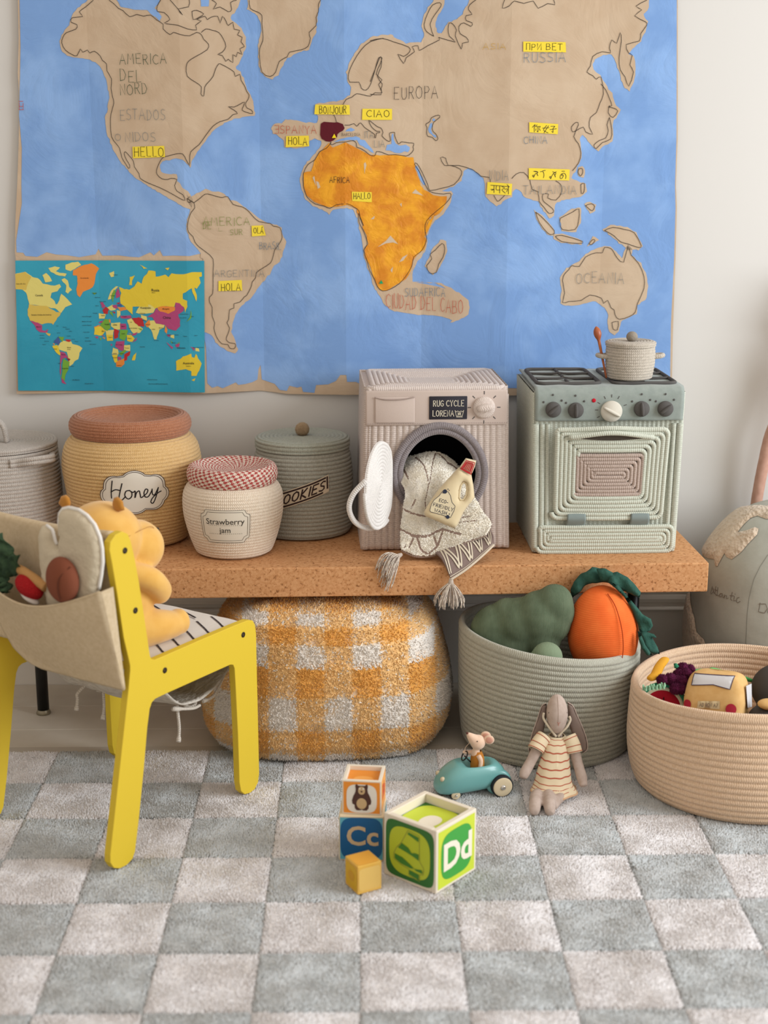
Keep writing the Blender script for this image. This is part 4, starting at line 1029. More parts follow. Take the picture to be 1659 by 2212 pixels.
jm = lambda off: wrap(jp, facing(JX, JY) - 0.17, 0.088, off)
out = notched(0.057, 0.040, 0.012)
def dense(poly, s, close=True):
    r_ = []
    for a, b in zip(poly, poly[1:] + ([poly[0]] if close else [])):
        n = max(1, int(math.hypot(b[0] - a[0], b[1] - a[1]) / s))
        r_ += [(a[0] + (b[0] - a[0]) * k / n, a[1] + (b[1] - a[1]) * k / n) for k in range(n)]
    return r_
V, T = flatpoly(dense(out, 0.006), jm(0.0022), 0.008)
lb = mesh('label', V, T, mat('label_cream', '#DCD3C3', 0.92, bump='weave', bs=700, bstr=0.15, bd=0.0004), jar)
grey_t = mat('grey_thread', '#6E675E', 0.85)
for w, h, c in ((0.0565, 0.0395, 0.012), (0.0515, 0.0345, 0.012)):
    o_ = dense(notched(w, h, c), 0.005); mesh('label_border', *ribbons([o_ + [o_[0]]], 0.0010, jm(0.0027)), grey_t, lb, False)
lettering('lettering', 'Strawberry', 0.0140, mat('jam_ink', '#4A4640', 0.85), lb, jm(0.0029), 0.0, 0.006, 0.004)
lettering('lettering', 'jam', 0.0135, _M['jam_ink'], lb, jm(0.0029), 0.0, -0.0145, 0.004)
g = G()
for zz in (0.0035, -0.0175):
    for k in range(17):
        u = -0.038 + 0.0047 * k
        g.add(*ribbons([[(u, zz), (u + 0.0012, zz)]], 0.0010, jm(0.0027)))
g.build('dotted_lines', grey_t, lb, False, 'stuff')

# cookie jar
KX, KY = -0.149, 3.470
jar = thing('cookie_jar', 'grey-green rope jar with a flat lid, a beige pompom and a slanted COOKIES label', 'jar', (KX, KY, BT))
M_sage = rope('rope_sage', '#98968A', 0.0098, '#A4A296')
kp = rounded([(0.002, 0.001), (0.08, 0.001), (0.112, 0.004), (0.1195, 0.014), (0.1225, 0.05), (0.1235, 0.10), (0.123, 0.15), (0.119, 0.19), (0.113, 0.213)])
jar_body(kp, 0.0098, M_sage, jar)
lp = [(0.112, 0.214), (0.1165, 0.216), (0.1165, 0.236), (0.110, 0.2405), (0.001, 0.2415)]
g = G(); g.add(*lathe(coils(lp, 0.0098, 0.32), 110)); ld = g.build('lid', rope('rope_sage_lid', '#989A8D', 0.0098, '#A4A699'), jar)
r_ = np.random.default_rng(5); d = r_.normal(size=(2600, 3)); d /= np.linalg.norm(d, axis=1, keepdims=True)
V, F, _ = tufts(d * 0.0125, d, None, 0.0012, 0.0052, 0.35, seed=6)
g = G(); g.add(*ellipsoid((0, 0, 0), (0.0125,) * 3, 16, 10)); n0 = len(g.V); g.F = [t for f in g.F for t in ((f[0], f[1], f[2]), (f[0], f[2], f[3]))]
me = tri_mesh('pompom', np.concatenate([np.array(g.V), V]), np.concatenate([np.array(g.F), F + n0])); o = link('pompom', me, mat('pompom', '#C2A98A', 0.95), ld, False); o.location = (0, -0.004, 0.2575)
km = lambda off: wrap(kp, facing(KX, KY) - 0.05, 0.120, off)
SH = 0.36
def km2(off):
    f = km(off); return lambda u, v: f(u, v + u * SH)
lw, lh = 0.069, 0.021
V, T = flatpoly(dense([(-lw, -lh), (lw, -lh), (lw, lh), (-lw, lh)], 0.006), km2(0.0045), 0.008)
lb = mesh('label', V, T, mat('label_tan', '#CBBBA3', 0.9), jar)
dk = mat('cookie_print', '#33221F', 0.85)
b_ = 0.0165
mesh('label_border', *ribbons([dense([(-lw + .004, b_), (lw - .004, b_)], 0.005, False), dense([(-lw + .004, -b_), (lw - .012, -b_)], 0.005, False), [(lw - .004, b_), (lw - .004, 0), (lw - .004, -b_ + .006)], [(-lw + .004, b_), (-lw + .004, 0), (-lw + .004, -b_)]], 0.0042, km2(0.005)), dk, lb, False)
st = strokes('COOKIES', -lw + 0.010, -0.0105, lw - 0.011, 0.0105)
mesh('lettering', *ribbons([[(a + b * 0.25, b) for a, b in dense(s, 0.004, False) + [s[-1]]] for s in st], 0.0037, km2(0.0052)), dk, lb, False)

# lidded basket at the left
LX, LY = -0.890, 3.418
jar = thing('lidded_basket', 'pale grey rope basket with a flat lid and rope loops, beside the Honey jar', 'basket', (LX, LY, BT))
M_pg = rope('rope_palegrey', '#ABA39B', 0.0092, '#B9B1A9')
bp_ = rounded([(0.002, 0.001), (0.1, 0.001), (0.135, 0.004), (0.142, 0.014), (0.1475, 0.06), (0.148, 0.13), (0.145, 0.19), (0.142, 0.228)])
jar_body(bp_, 0.0092, M_pg, jar, 0.36, name='basket_body')
g = G(); g.add(*lathe(coils([(0.139, 0.229), (0.1435, 0.231), (0.1435, 0.241), (0.001, 0.240)], 0.0075, 0.3), 100)); ld = g.build('lid', rope('rope_palegrey_lid', '#A79F97', 0.0075, '#B4ACA4'), jar)
for s in (-0.005, 0.005):
    g = G(); g.add(*tube(smooth_pts([(-0.030, s - 0.025, 0.241), (-0.026, s - 0.025, 0.272), (-0.004, s - 0.025, 0.298), (0.022, s - 0.025, 0.284), (0.031, s - 0.025, 0.241)], 6), 0.0055, 8)); g.build('lid_loop', M_pg, ld)
for side in (-0.72, PI - 0.4):
    for s in (0, 1):
        zz = 0.205 + 0.0095 * s
        P = [(0.146 * cos(side + a), 0.146 * sin(side + a), zz + dz) for a, dz in ((-0.42, 0), (-0.30, 0.001))] + [(0.17 * cos(side - 0.1), 0.17 * sin(side - 0.1), zz + 0.006), (0.178 * cos(side + 0.18), 0.178 * sin(side + 0.18), zz + 0.006)] + [(0.146 * cos(side + a), 0.146 * sin(side + a), zz) for a in (0.40, 0.5)]
        g = G(); g.add(*tube(smooth_pts(P, 6), 0.0054, 8)); g.build('side_loop', M_pg, jar)
# ------------------------------------------------------------ soft toy washing machine
def rect_spiral(w, h, pitch, loops, c, top_bow=None):
    """rounded rectangular spiral from the outside in, centred; returns (x, z) points"""
    P = []
    for k in range(loops):
        for q, (x0, z0) in enumerate(((-1, -1), (1, -1), (1, 1), (-1, 1))):
            i0 = k * pitch; i1 = i0 + (pitch if q == 3 else 0)
            a, b = w / 2 - i0, h / 2 - i0
            if min(a, b) < pitch * 0.4: return P
            r_ = max(0.001, min(c, a * .9, b * .9) - 0)
            cx, cz = x0 * (a - r_), z0 * (b - r_)
            if q == 3: cz = z0 * (b - r_)
            a0 = {0: 180, 1: 270, 2: 0, 3: 90}[q]
            for s in range(7):
                t = rad(a0 + 90 * s / 6); f = (pitch * s / 6 if q == 3 else 0)
                P.append((cx + r_ * cos(t) + (f if q == 3 else 0), cz + r_ * sin(t)))
    return P
def strip(P, s=0.008): return dense(P, s, False) + [P[-1]]

WLOC, WRZ = (-0.001, 3.262, 0.4505), rad(2.4)
WW, WD, WH = 0.349, 0.300, 0.392
wash = thing('toy_washing_machine', 'soft rope toy washing machine in pale mauve with its round door open', 'toy appliance', WLOC, WRZ)
M_mauve = rope('rope_mauve', '#BFB0A7', 0.0151, '#CBBDB4')
M_mauve_f = mat('mauve_felt', '#C0AFA5', 0.95, bump='noise', bs=500, bstr=0.25, bd=0.0008, sheen=0.2)
def wwarp(v):
    x, y, z = v; k = 1 - 0.055 * z / WH
    return Vector((WW / 2 + (x - WW / 2) * k, y + 0.004 * sin(z * 9), z))
HCX, HCZ, HR = 0.1815, 0.190, 0.104
g = G()
# front: vertical rope ribs with a round opening
nx, nz = 138, 110; V = []; idx = {}
for j in range(nz + 1):
    for i in range(nx + 1):
        x, z = WW * i / nx, WH * j / nz
        h = 0.0042 * math.sqrt(max(0, 1 - (2 * ((x / 0.01515) % 1) - 1) ** 2))
        e = min(x, WW - x, z, WH - z); rd = 0.018 - 0.018 * math.sqrt(max(0, 1 - (1 - min(1, e / 0.018)) ** 2))
        V.append(wwarp((x, -h + rd, z)))
U = [(WH * (k // (nx + 1)) / nz, WW * (k % (nx + 1)) / nx) for k in range(len(V))]
F = []
for j in range(nz):
    for i in range(nx):
        x, z = WW * (i + .5) / nx, WH * (j + .5) / nz
        if math.hypot(x - HCX, z - HCZ) > HR:
            a = j * (nx + 1) + i; F.append((a, a + 1, a + nx + 2, a + nx + 1))
g.add(V, F, U)
# sides, back and bottom
def side(S, nu, nv, lu, lv):
    V, F, U = [], [], []
    for j in range(nv + 1):
        for i in range(nu + 1):
            V.append(wwarp(S(i / nu, j / nv))); U.append((j / nv * lv, i / nu * lu))
    for j in range(nv):
        for i in range(nu):
            a = j * (nu + 1) + i; F.append((a, a + 1, a + nu + 2, a + nu + 1))
    g.add(V, F, U)
def rib(t, p): return 0.0038 * math.sqrt(max(0, 1 - (2 * ((t / p) % 1) - 1) ** 2))
side(lambda u, v: (-rib(u * WD, 0.015), 0.018 + u * (WD - 0.018), v * WH), 90, 20, WD, WH)
side(lambda u, v: (WW + rib(u * WD, 0.015), 0.018 + u * (WD - 0.018), v * WH), 90, 20, WD, WH)
side(lambda u, v: (u * WW, WD, v * WH), 20, 10, WW, WH)
side(lambda u, v: (u * WW, 0.018 + v * (WD - .018), 0.0), 10, 10, WW, WD)
side(lambda u, v: (u * WW, 0.012 + v * (WD - .012), WH - 0.006), 10, 10, WW, WD)
g.build('body', M_mauve, wash)
P = [(WW / 2 + a * 1.0, WD / 2 + b, WH - 0.004 - 0.010 * (1 - min(1, 2.2 * max(abs(a) / (WW / 2), abs(b) / (WD / 2)) ** 2))) for a, b in strip(rect_spiral(WW - 0.016, WD - 0.012, 0.0125, 12, 0.02))]
g = G(); g.add(*tube([wwarp(p) for p in P], 0.0068, 8)); g.build('top_panel', rope('rope_mauve_top', '#C6B8B1', 0.032, '#D0C4BD'), wash)
g = G()
for sx in (0.004, WW - 0.004):
    g.add(*tube([wwarp(p) for p in [(sx, 0.006, 0.004 + 0.01 * k) for k in range(38)]], 0.007, 8))
for k, (a, b) in enumerate(((0, 1), (2, 3))): pass
n1 = len(g.V) // 2
V0, F0 = g.V, g.F
for q in (0, 1):
    mesh('corner_rope', V0[q * n1:(q + 1) * n1], [tuple(i - q * n1 for i in f) for f in F0 if min(f) >= q * n1 and max(f) < (q + 1) * n1], M_mauve, wash, True, g.U[q * n1:(q + 1) * n1])
# drum
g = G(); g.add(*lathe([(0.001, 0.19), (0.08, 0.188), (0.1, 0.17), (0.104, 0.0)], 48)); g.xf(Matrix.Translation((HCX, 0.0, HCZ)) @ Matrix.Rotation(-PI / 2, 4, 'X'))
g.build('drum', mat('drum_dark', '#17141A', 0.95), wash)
# grey rope rim of the opening: two rope rounds, slightly peaked
def rimpts(r_): return [(HCX + r_ * cos(t) * (1 - 0.03 * max(0, sin(t))), -0.006, HCZ + r_ * sin(t) * (1 + 0.06 * max(0, sin(t)))) for t in [2 * PI * k / 72 for k in range(72)]]
M_rim = rope('rope_greymauve', '#7C7375', 0.032, '#888081', bstr=0.3)
for r_, th, yo in ((HR + 0.003, 0.0085, 0), (HR - 0.010, 0.0085, 0.003)):
    g = G(); g.add(*tube([(a, b + yo, c) for a, b, c in rimpts(r_)], th, 10, True)); g.build('opening_rim', M_rim, wash)
# control panel
def panel(x0, x1, z0, z1, y, th, m, name, parent, step=0.02, jig=0.0):
    pts = dense([(x0, z0), (x1, z0), (x1, z1), (x0, z1)], step)
    V2, T, D = fill2d(pts, step)
    return mesh(name, [wwarp((p[0], y + jig * noise.noise(Vector((p[0] * 30, p[1] * 30, 2))), p[1])) for p in V2], T, m, parent)
pl_ = bmo('control_panel', box((WW / 2 - 0.001, 0.000, 0.3445), (WW - 0.018, 0.014, 0.082), None, 0.004, 2), M_mauve_f, wash)
pk = bmo('pocket', box((0.076, -0.0088, 0.341), (0.092, 0.004, 0.060), None, 0.002, 2), M_mauve_f, pl_)
g = G(); g.add(*tube(smooth_pts([(0.029, -0.0105, 0.371), (0.055, -0.0125, 0.3665), (0.09, -0.0125, 0.3665), (0.122, -0.0105, 0.371)], 6), 0.0016, 6)); g.build('pocket_hem', mat('mauve_dark', '#A4938B', 0.95), pk)
sl = bmo('display_patch', box((0.200, -0.0082, 0.345), (0.0885, 0.003, 0.054), None, 0.001, 1), mat('charcoal_cloth', '#35333A', 0.95, bump='weave', bs=500, bstr=0.3, bd=0.0006), pl_)
yfn = lambda y: (lambda u, v: Vector((0.200 + u, y, 0.345 + v)))
cream = mat('cream_thread', '#CFC6B2', 0.9)
mesh('lettering', *ribbons(strokes('RUG CYCLE', -0.035, 0.004, 0.036, 0.0175), 0.0017, yfn(-0.0101)), cream, sl, False)
mesh('lettering', *ribbons(strokes('LORENA', -0.036, -0.0195, 0.013, -0.006), 0.0017, yfn(-0.0101)), cream, sl, False)
tub = [[(0.016, -0.006), (0.019, -0.0195), (0.033, -0.0195), (0.036, -0.006)], [(0.016, -0.007), (0.019, -0.0095), (0.022, -0.0075), (0.026, -0.0098), (0.030, -0.0075), (0.033, -0.0095), (0.036, -0.007)], [(0.022, -0.012), (0.030, -0.017)], [(0.030, -0.0115), (0.022, -0.017)], [(0.024, -0.012), (0.028, -0.0115), (0.029, -0.0145), (0.025, -0.0165), (0.023, -0.0145), (0.024, -0.012)], [(0.0195, -0.0215), (0.033, -0.0215)]]
mesh('wash_symbol', *ribbons(tub, 0.0013, yfn(-0.0101)), cream, sl, False)
KXw, KZw = 0.284, 0.345
g = G(); g.add(*lathe([(0.0255, -0.006), (0.0255, 0.008), (0.021, 0.0125), (0.001, 0.0135)], 40)); g.xf(Matrix.Translation((KXw, -0.004, KZw)) @ Matrix.Rotation(PI / 2, 4, 'X')); kb = g.build('dial', rope('rope_mauve_dial', '#C8B9B0', 0.008, '#D3C5BC'), pl_)
g = G(); g.add(*ellipsoid((KXw + 0.002, -0.021, KZw + 0.001), (0.021, 0.009, 0.0085), 20, 12, Matrix.Rotation(rad(-8), 3, 'Y'), 0.8)); g.build('dial_grip', _M['rope_mauve_dial'], kb)
for k in range(9):
    a = rad(-90 + 45 * k) if k < 8 else None
    if a is None: continue
    c_, s_ = cos(a), sin(a)
    mesh('dial_mark', *ribbons([[(KXw + c_ * 0.0315, KZw + s_ * 0.0315), (KXw + c_ * 0.0375, KZw + s_ * 0.0375)]], 0.0022, lambda u, v: Vector((u, -0.0074, v))), mat('grey_stitch', '#5F5A58', 0.9), pl_, False)
# stitched seam under the panel
g = G()
for k in range(60):
    u = 0.012 + k * 0.0055; g.add(*ribbons([[(u, 0.3085), (u + 0.003, 0.3085)]], 0.0009, lambda a, b: Vector((a, -0.0074, b))))
g.build('seam_stitches', mat('mauve_stitch', '#8F7F78', 0.9), pl_, False, 'stuff')
# open door: a coiled disc hinged at the left of the opening, hanging out towards the room
door_dir = Vector((-0.40, -0.917, 0)).normalized()
hx = Vector((HCX - HR - 0.004, -0.012, HCZ - 0.006)); DRR = 0.104
def dmap(a, b, off=0.0):
    n = Vector((0.917, -0.40, 0))
    q = hx + door_dir * (a * (0.93)) + Vector((0, 0, b)) + n * off
    q.x -= 0.9 * max(0, 0.03 - a) * 0.2
    return q
P = []
nl = 12
for k in range(nl * 44 + 1):
    t = 2 * PI * k / 44; r_ = 0.0035 + (DRR - 0.006) * k / (nl * 44)
    a = DRR * 0.98 + r_ * cos(t) * 1.0; b = r_ * sin(t) * 1.0
    P.append(dmap(max(0.012, a - 0.0), b))
M_door = rope('rope_white', '#D8D3CF', 0.032, '#E2DDD9', bstr=0.3)
g = G(); g.add(*tube(P, 0.0049, 8)); g.add(*[(lambda V, F: V and (V, F))([dmap(DRR * .98 + DRR * .97 * cos(t), DRR * .97 * sin(t), -0.002) for t in [2 * PI * k / 40 for k in range(40)]], [tuple(range(40))])][0]); dr = g.build('door', M_door, wash)
hl = [dmap(0.120, 0.098, -0.004), dmap(0.140, 0.080, -0.03), dmap(0.165, 0.02, -0.062), dmap(0.165, -0.035, -0.066), dmap(0.140, -0.075, -0.045), dmap(0.090, -0.098, -0.008)]
hl = [dmap(0.197, 0.028, 0.0), dmap(0.205, -0.002, -0.026), dmap(0.205, -0.035, -0.037), dmap(0.185, -0.070, -0.032), dmap(0.145, -0.093, -0.018), dmap(0.085, -0.101, -0.004), dmap(0.050, -0.094, 0.0)]
g = G(); g.add(*tube(smooth_pts(hl, 8), 0.0062, 10)); g.build('door_handle', M_door, dr)

# ------------------------------------------------------------ soft toy oven
OLOC = (0.4045, 3.245, 0.4505); OW, OD, OH = 0.333, 0.300, 0.387
oven = thing('toy_oven', 'soft rope toy oven in pale green with dials and a hob on top', 'toy appliance', OLOC, rad(1.0))
M_og = rope('rope_palegreen', '#B3B6A8', 0.0105, '#BEC1B4')
M_of = mat('sage_felt', '#868F89', 0.95, col2='#8F9791', vs=60, bump='noise', bs=420, bstr=0.3, bd=0.0008, sheen=0.25)
M_dk = mat('charcoal_felt', '#575452', 0.95, bump='noise', bs=500, bstr=0.3, bd=0.0008)
def owarp(v):
    x, y, z = v; k = 1 + 0.045 * z / OH
    return Vector((OW / 2 + (x - OW / 2) * k, y, z))
g = G()
def ribface(S, n, L1, L2, horizontal=False):
    V, F, U = [], [], []; m = 14
    for j in range(m + 1):
        for i in range(n + 1):
            V.append(owarp(S(i / n, j / m))); U.append((j / m * L2, i / n * L1))
    for j in range(m):
        for i in range(n):
            a = j * (n + 1) + i; F.append((a, a + 1, a + n + 2, a + n + 1))
    g.add(V, F, U)
pr = 0.0105
ribface(lambda u, v: (u * OW, 0.002 - rib(u * OW, pr), 0.002 + v * (OH - .004)), 128, OW, OH)
ribface(lambda u, v: (-rib(u * OD, pr), u * OD, 0.002 + v * (OH - .006)), 112, OD, OH)
ribface(lambda u, v: (OW + rib(u * OD, pr), u * OD, 0.002 + v * (OH - .006)), 112, OD, OH)
ribface(lambda u, v: (u * OW, OD, v * (OH - .004)), 10, OW, OH)
ribface(lambda u, v: (u * OW, v * OD, 0.001), 10, OW, OD)
ribface(lambda u, v: (u * OW, v * OD, OH - 0.004), 10, OW, OD)
g.build('body', M_og, oven)
for x_, r_ in ((0.003, 0.0085), (0.0175, 0.0065), (0.030, 0.0055), (OW - 0.0045, 0.0085), (OW - 0.0185, 0.0065)):
    g = G(); g.add(*tube([owarp((x_, -0.001, 0.0095 + k * 0.0077)) for k in range(40)], r_, 8)); g.build('corner_rope', M_og, oven)
# top cloth and front panel in one bent piece
def tc(u, v):
    x = 0.001 + u * (OW - 0.002)
    if v < 0.30: y, z = -0.0075, 0.318 + v / 0.30 * 0.056
    elif v < 0.42:
        t = (v - 0.30) / 0.12 * PI / 2; y, z = 0.0125 - 0.020 * cos(t), 0.374 + 0.020 * sin(t)
    else: y, z = 0.0125 + (v - 0.42) / 0.58 * (OD - 0.018), 0.394
    return owarp((x, y, z + 0.0015 * noise.noise(Vector((x * 25, v * 9, 1)))))
grid_surface(tc, 40, 40, 'top_cloth', M_of, oven, 0.004)
def tcp(u, z): return Vector(owarp((u, -0.0105, z)))
for x_, z_, r_, ang, m, nm in ((0.0405, 0.345, 0.0178, 40, M_dk, 'dial'), (0.0905, 0.343, 0.0178, 92, M_dk, 'dial'), (0.1700, 0.340, 0.0245, -28, mat('cream_felt', '#C9C3B6', 0.95, bump='noise', bs=500, bstr=0.3, bd=0.0008), 'oven_dial'), (0.2375, 0.3455, 0.0178, 96, M_dk, 'dial'), (0.2905, 0.3455, 0.0178, 38, M_dk, 'dial')):
    g = G(); g.add(*lathe([(r_, -0.003), (r_ * 1.02, 0.004), (r_ * 0.93, 0.0085), (0.001, 0.0095)], 36)); g.xf(Matrix.Translation(tcp(x_, z_)) @ Matrix.Rotation(PI / 2, 4, 'X')); kb = g.build(nm, m, oven)
    g = G(); g.add(*ellipsoid(tcp(x_, z_) + Vector((0, -0.010, 0)), (r_ * 0.93, 0.0062, 0.0042), 20, 10, Matrix.Rotation(rad(-ang), 3, 'Y'), 0.85)); g.build('dial_grip', m, kb)
    k3 = ((-1.15, 0.6), (-0.05, 1.35), (1.0, 0.75)) if m is M_dk else ()
    for a, b in k3:
        g = G(); g.add(*ellipsoid(tcp(x_ + a * r_ * 1.05, z_ + b * r_ * 1.25 + 0.004), (0.0024, 0.0008, 0.0026), 10, 6)); g.build('dial_dot', M_dk, oven)
    if m is not M_dk:
        for t in (-150, 180, 150, 118, 90, 62, 20):
            c_, s_ = cos(rad(t)), sin(rad(t))
            mesh('dial_mark', *ribbons([[(x_ + c_ * 0.030, z_ + 0.003 + s_ * 0.030), (x_ + c_ * 0.0355, z_ + 0.003 + s_ * 0.0355)]], 0.0018, lambda u, v: tcp(u, v) + Vector((0, 0.0006, 0))), M_dk, oven, False)
g = G(); g.add(*ellipsoid(tcp(0.1305, 0.3655), (0.0046, 0.0012, 0.0048), 18, 8)); g.build('red_light', mat('red_print', '#B30F24', 0.7), oven)
# hob grates
def grate(cx, cy, w, d):
    c = 0.018; P = []
    for sx, sy, a0 in ((1, 1, 0), (-1, 1, 90), (-1, -1, 180), (1, -1, 270)):
        P += [(cx + sx * (w / 2 - c) + c * cos(rad(a0 + 15 * k)), cy + sy * (d / 2 - c) + c * sin(rad(a0 + 15 * k)), 0.3985) for k in range(7)]
    bd = [owarp((a, b, c_)) for a, b, c_ in P]
    g = G(); g.add(*tube(bd, 0.0045, 8, True)); gr = g.build('hob_grate', M_dk, oven)
    for q in ([(cx - w / 2, cy + d * .17), (cx - w * .12, cy + d * .15), (cx, cy + d * .20), (cx + w * .12, cy + d * .15), (cx + w / 2, cy + d * .17)], [(cx - w / 2, cy - d * .17), (cx - w * .12, cy - d * .19), (cx, cy - d * .14), (cx + w * .12, cy - d * .19), (cx + w / 2, cy - d * .17)], [(cx, cy + d / 2), (cx, cy + d * .1)], [(cx, cy + .03 * d), (cx, cy - d * .1)], [(cx, cy - d / 2), (cx, cy - d * .25)]):
        g = G(); g.add(*tube([owarp((a, b, 0.3990)) for a, b in smooth_pts([Vector(p) for p in q], 4)], 0.0034, 6)); g.build('grate_bar', M_dk, gr)
    for dy in (0.19, -0.16):
        g = G(); g.add(*ellipsoid(owarp((cx, cy + d * dy, 0.3965)), (0.026, 0.017, 0.002), 24, 6)); g.build('burner', mat('burner_felt', '#7B7F7C', 0.95), gr)
grate(0.082, 0.150, 0.140, 0.235); grate(0.252, 0.150, 0.140, 0.235)
# door: rope coils around a pinkish window, leaning a little open at the top
DW, DH, DCX, DCZ = 0.262, 0.214, 0.168, 0.1935
def od(a, b, off=0): return Vector((DCX + a * (1 + 0.03 * b / DH), -0.011 - 0.020 * max(0, (b + DH / 2) / DH) ** 1.5 + off - 0.003 * cos(a * 24), DCZ + b))
def bow(a, b, lo):
    if b > lo and abs(a) < DW * 0.36: return 0.010 * cos(a / (DW * 0.36) * PI / 2) ** 2
    return 0
sp1 = rect_spiral(DW, DH, 0.0098, 6, 0.014)
P = []
for a, b in strip(sp1):
    k = bow(a, b, DH / 2 - 0.0135)
    P.append(od(a, b + k * 0.5, -k * 0.6))
g = G(); g.add(*tube(P, 0.0061, 8)); dr = g.build('door', rope('rope_palegreen_door', '#B9BCAD', 0.032, '#C3C6B8'), oven)
hb = [od(a, DH / 2 - 0.017 + 0.012 * cos(a / (DW * .37) * PI / 2) ** 1.5, -0.007 - 0.006 * cos(a / (DW * .37) * PI / 2)) for a in np.linspace(-DW * .37, DW * .37, 24)]
g = G(); g.add(*tube(hb, 0.0056, 8)); g.build('door_handle', _M['rope_palegreen_door'], dr)
slit = [(a, DH / 2 - 0.0185 + 0.006 * cos(a / (DW * .33) * PI / 2)) for a in np.linspace(-DW * .33, DW * .33, 16)] + [(a, DH / 2 - 0.0195 - 0.0045 * cos(a / (DW * .33) * PI / 2)) for a in np.linspace(DW * .33, -DW * .33, 16)][1:-1]
V, T = flatpoly(slit, lambda a, b: od(a, b, -0.0060), 0.01); mesh('handle_gap_shade', V, T, mat('slit_shade', '#4A423B', 0.95), dr)  # flat dark patch: the shade in the gap below the handle, painted on
P = [od(a - 0.002, b - 0.002) for a, b in strip(rect_spiral(DW - 0.102, DH - 0.119, 0.0085, 6, 0.008))]
g = G(); g.add(*tube(P, 0.0053, 8)); g.build('door_window', rope('rope_pinkgrey', '#A8958A', 0.032, '#B3A196'), dr)
g = G(); V = [od(a, b, 0.003) for a, b in ((-DW / 2 + .008, -DH / 2 + .008), (DW / 2 - .008, -DH / 2 + .008), (DW / 2 - .008, DH / 2 - .028), (-DW / 2 + .008, DH / 2 - .028))]
mesh('door_lining', V, [(0, 1, 2, 3)], mat('door_lining', '#96988A', 0.95), dr, False)
for x_ in (0.096, 0.246):
    S = patch([[(x_ - 0.021, -0.019, 0.098), (x_, -0.019, 0.099), (x_ + 0.021, -0.019, 0.098)], [(x_ - 0.022, -0.021, 0.085), (x_, -0.021, 0.085), (x_ + 0.022, -0.021, 0.085)], [(x_ - 0.023, -0.009, 0.068), (x_, -0.009, 0.066), (x_ + 0.022, -0.009, 0.068)]])
    grid_surface(S, 8, 10, 'hinge_strap', mat('strap_felt', '#7F8A88', 0.95), oven, 0.002)
P = [owarp((0.157 + 0.009 + a, -0.009 - 0.002 * cos(a * 14), 0.034 + b)) for a, b in strip(rect_spiral(OW - 0.014, 0.060, 0.0088, 4, 0.012))]
g = G(); g.add(*tube(P, 0.0057, 8)); g.build('drawer', rope('rope_palegreen_drawer', '#B7BAAB', 0.032, '#C1C4B6'), oven)

# ------------------------------------------------------------ little rope pot and wooden spoon
PX, PY, PZ = 0.630, 3.325, 0.8545
pot = thing('toy_pot', 'small beige rope cooking pot with lid standing on the toy oven', 'toy pot', (PX, PY, PZ))
M_pot = rope('rope_beige', '#ABA194', 0.0068, '#BBB1A4')
pp = rounded([(0.001, 0.0), (0.040, 0.0), (0.051, 0.003), (0.0535, 0.012), (0.057, 0.035), (0.0575, 0.06), (0.056, 0.076)])
jar_body(pp, 0.0068, M_pot, pot, 0.26, 72, 'pot_body')
g = G(); g.add(*lathe(coils([(0.054, 0.0765), (0.0585, 0.078), (0.0585, 0.086), (0.05, 0.089), (0.001, 0.086)], 0.0068, 0.3), 72)); ld = g.build('lid', M_pot, pot)
g = G(); g.add(*ellipsoid((0.002, -0.002, 0.098), (0.0135, 0.0135, 0.0125), 20, 14)); g.build('knob', mat('wool_knob', '#8F867A', 0.95, bump='noise', bs=300, bstr=0.6, bd=0.002), ld)
for s in (-1, 1):
    g = G(); g.add(*tube(smooth_pts([(s * 0.054, -0.013, 0.052), (s * 0.070, -0.011, 0.0535), (s * 0.077, 0.0, 0.0545), (s * 0.070, 0.011, 0.0535), (s * 0.054, 0.013, 0.052)], 6), 0.0056, 8)); g.build('handle', M_pot, pot)
spn = thing('wooden_spoon', 'small reddish wooden spoon leaning in the loop of the rope pot', 'spoon', (PX, PY, PZ))
a, b = Vector((-0.0560, -0.010, 0.002)), Vector((-0.0745, 0.003, 0.088)); ax = (b - a).normalized()
b2 = b + ax * 0.034
P = [a.lerp(b, k / 10) for k in range(11)] + [b.lerp(b2, k / 10) for k in range(1, 11)]
R_ = [0.0022 + 0.0014 * k / 10 for k in range(11)] + [0.0045, 0.0063, 0.0078, 0.0088, 0.0093, 0.0091, 0.0084, 0.0070, 0.0050, 0.0015]
g = G(); g.add(*tube(P, R_, 12, flat=1.0)); g.build('spoon_body', mat('spoon_wood', '#9A4E2C', 0.4, col2='#B06438', vs=60, spec=0.5), spn)
# ------------------------------------------------------------ patterned bath mat tumbling out of the toy washing machine
TOWEL = [[(0.088, 3.33, 0.653), (0.129, 3.33, 0.666), (0.171, 3.33, 0.674), (0.206, 3.33, 0.659), (0.232, 3.33, 0.633)],
[(0.087, 3.275, 0.628), (0.127, 3.265, 0.645), (0.165, 3.275, 0.643), (0.199, 3.268, 0.628), (0.245, 3.270, 0.608)],
[(0.1, 3.235, 0.601), (0.13, 3.222, 0.601), (0.159, 3.24, 0.598), (0.195, 3.228, 0.588), (0.261, 3.232, 0.583)],
[(0.096, 3.215, 0.565), (0.129, 3.205, 0.563), (0.162, 3.218, 0.56), (0.204, 3.210, 0.549), (0.281, 3.214, 0.553)],
[(0.089, 3.2, 0.521), (0.129, 3.195, 0.519), (0.166, 3.2, 0.519), (0.214, 3.195, 0.525), (0.297, 3.2, 0.531)],
[(0.089, 3.185, 0.478), (0.12, 3.183, 0.464), (0.162, 3.185, 0.464), (0.22, 3.185, 0.488), (0.286, 3.185, 0.512)]]
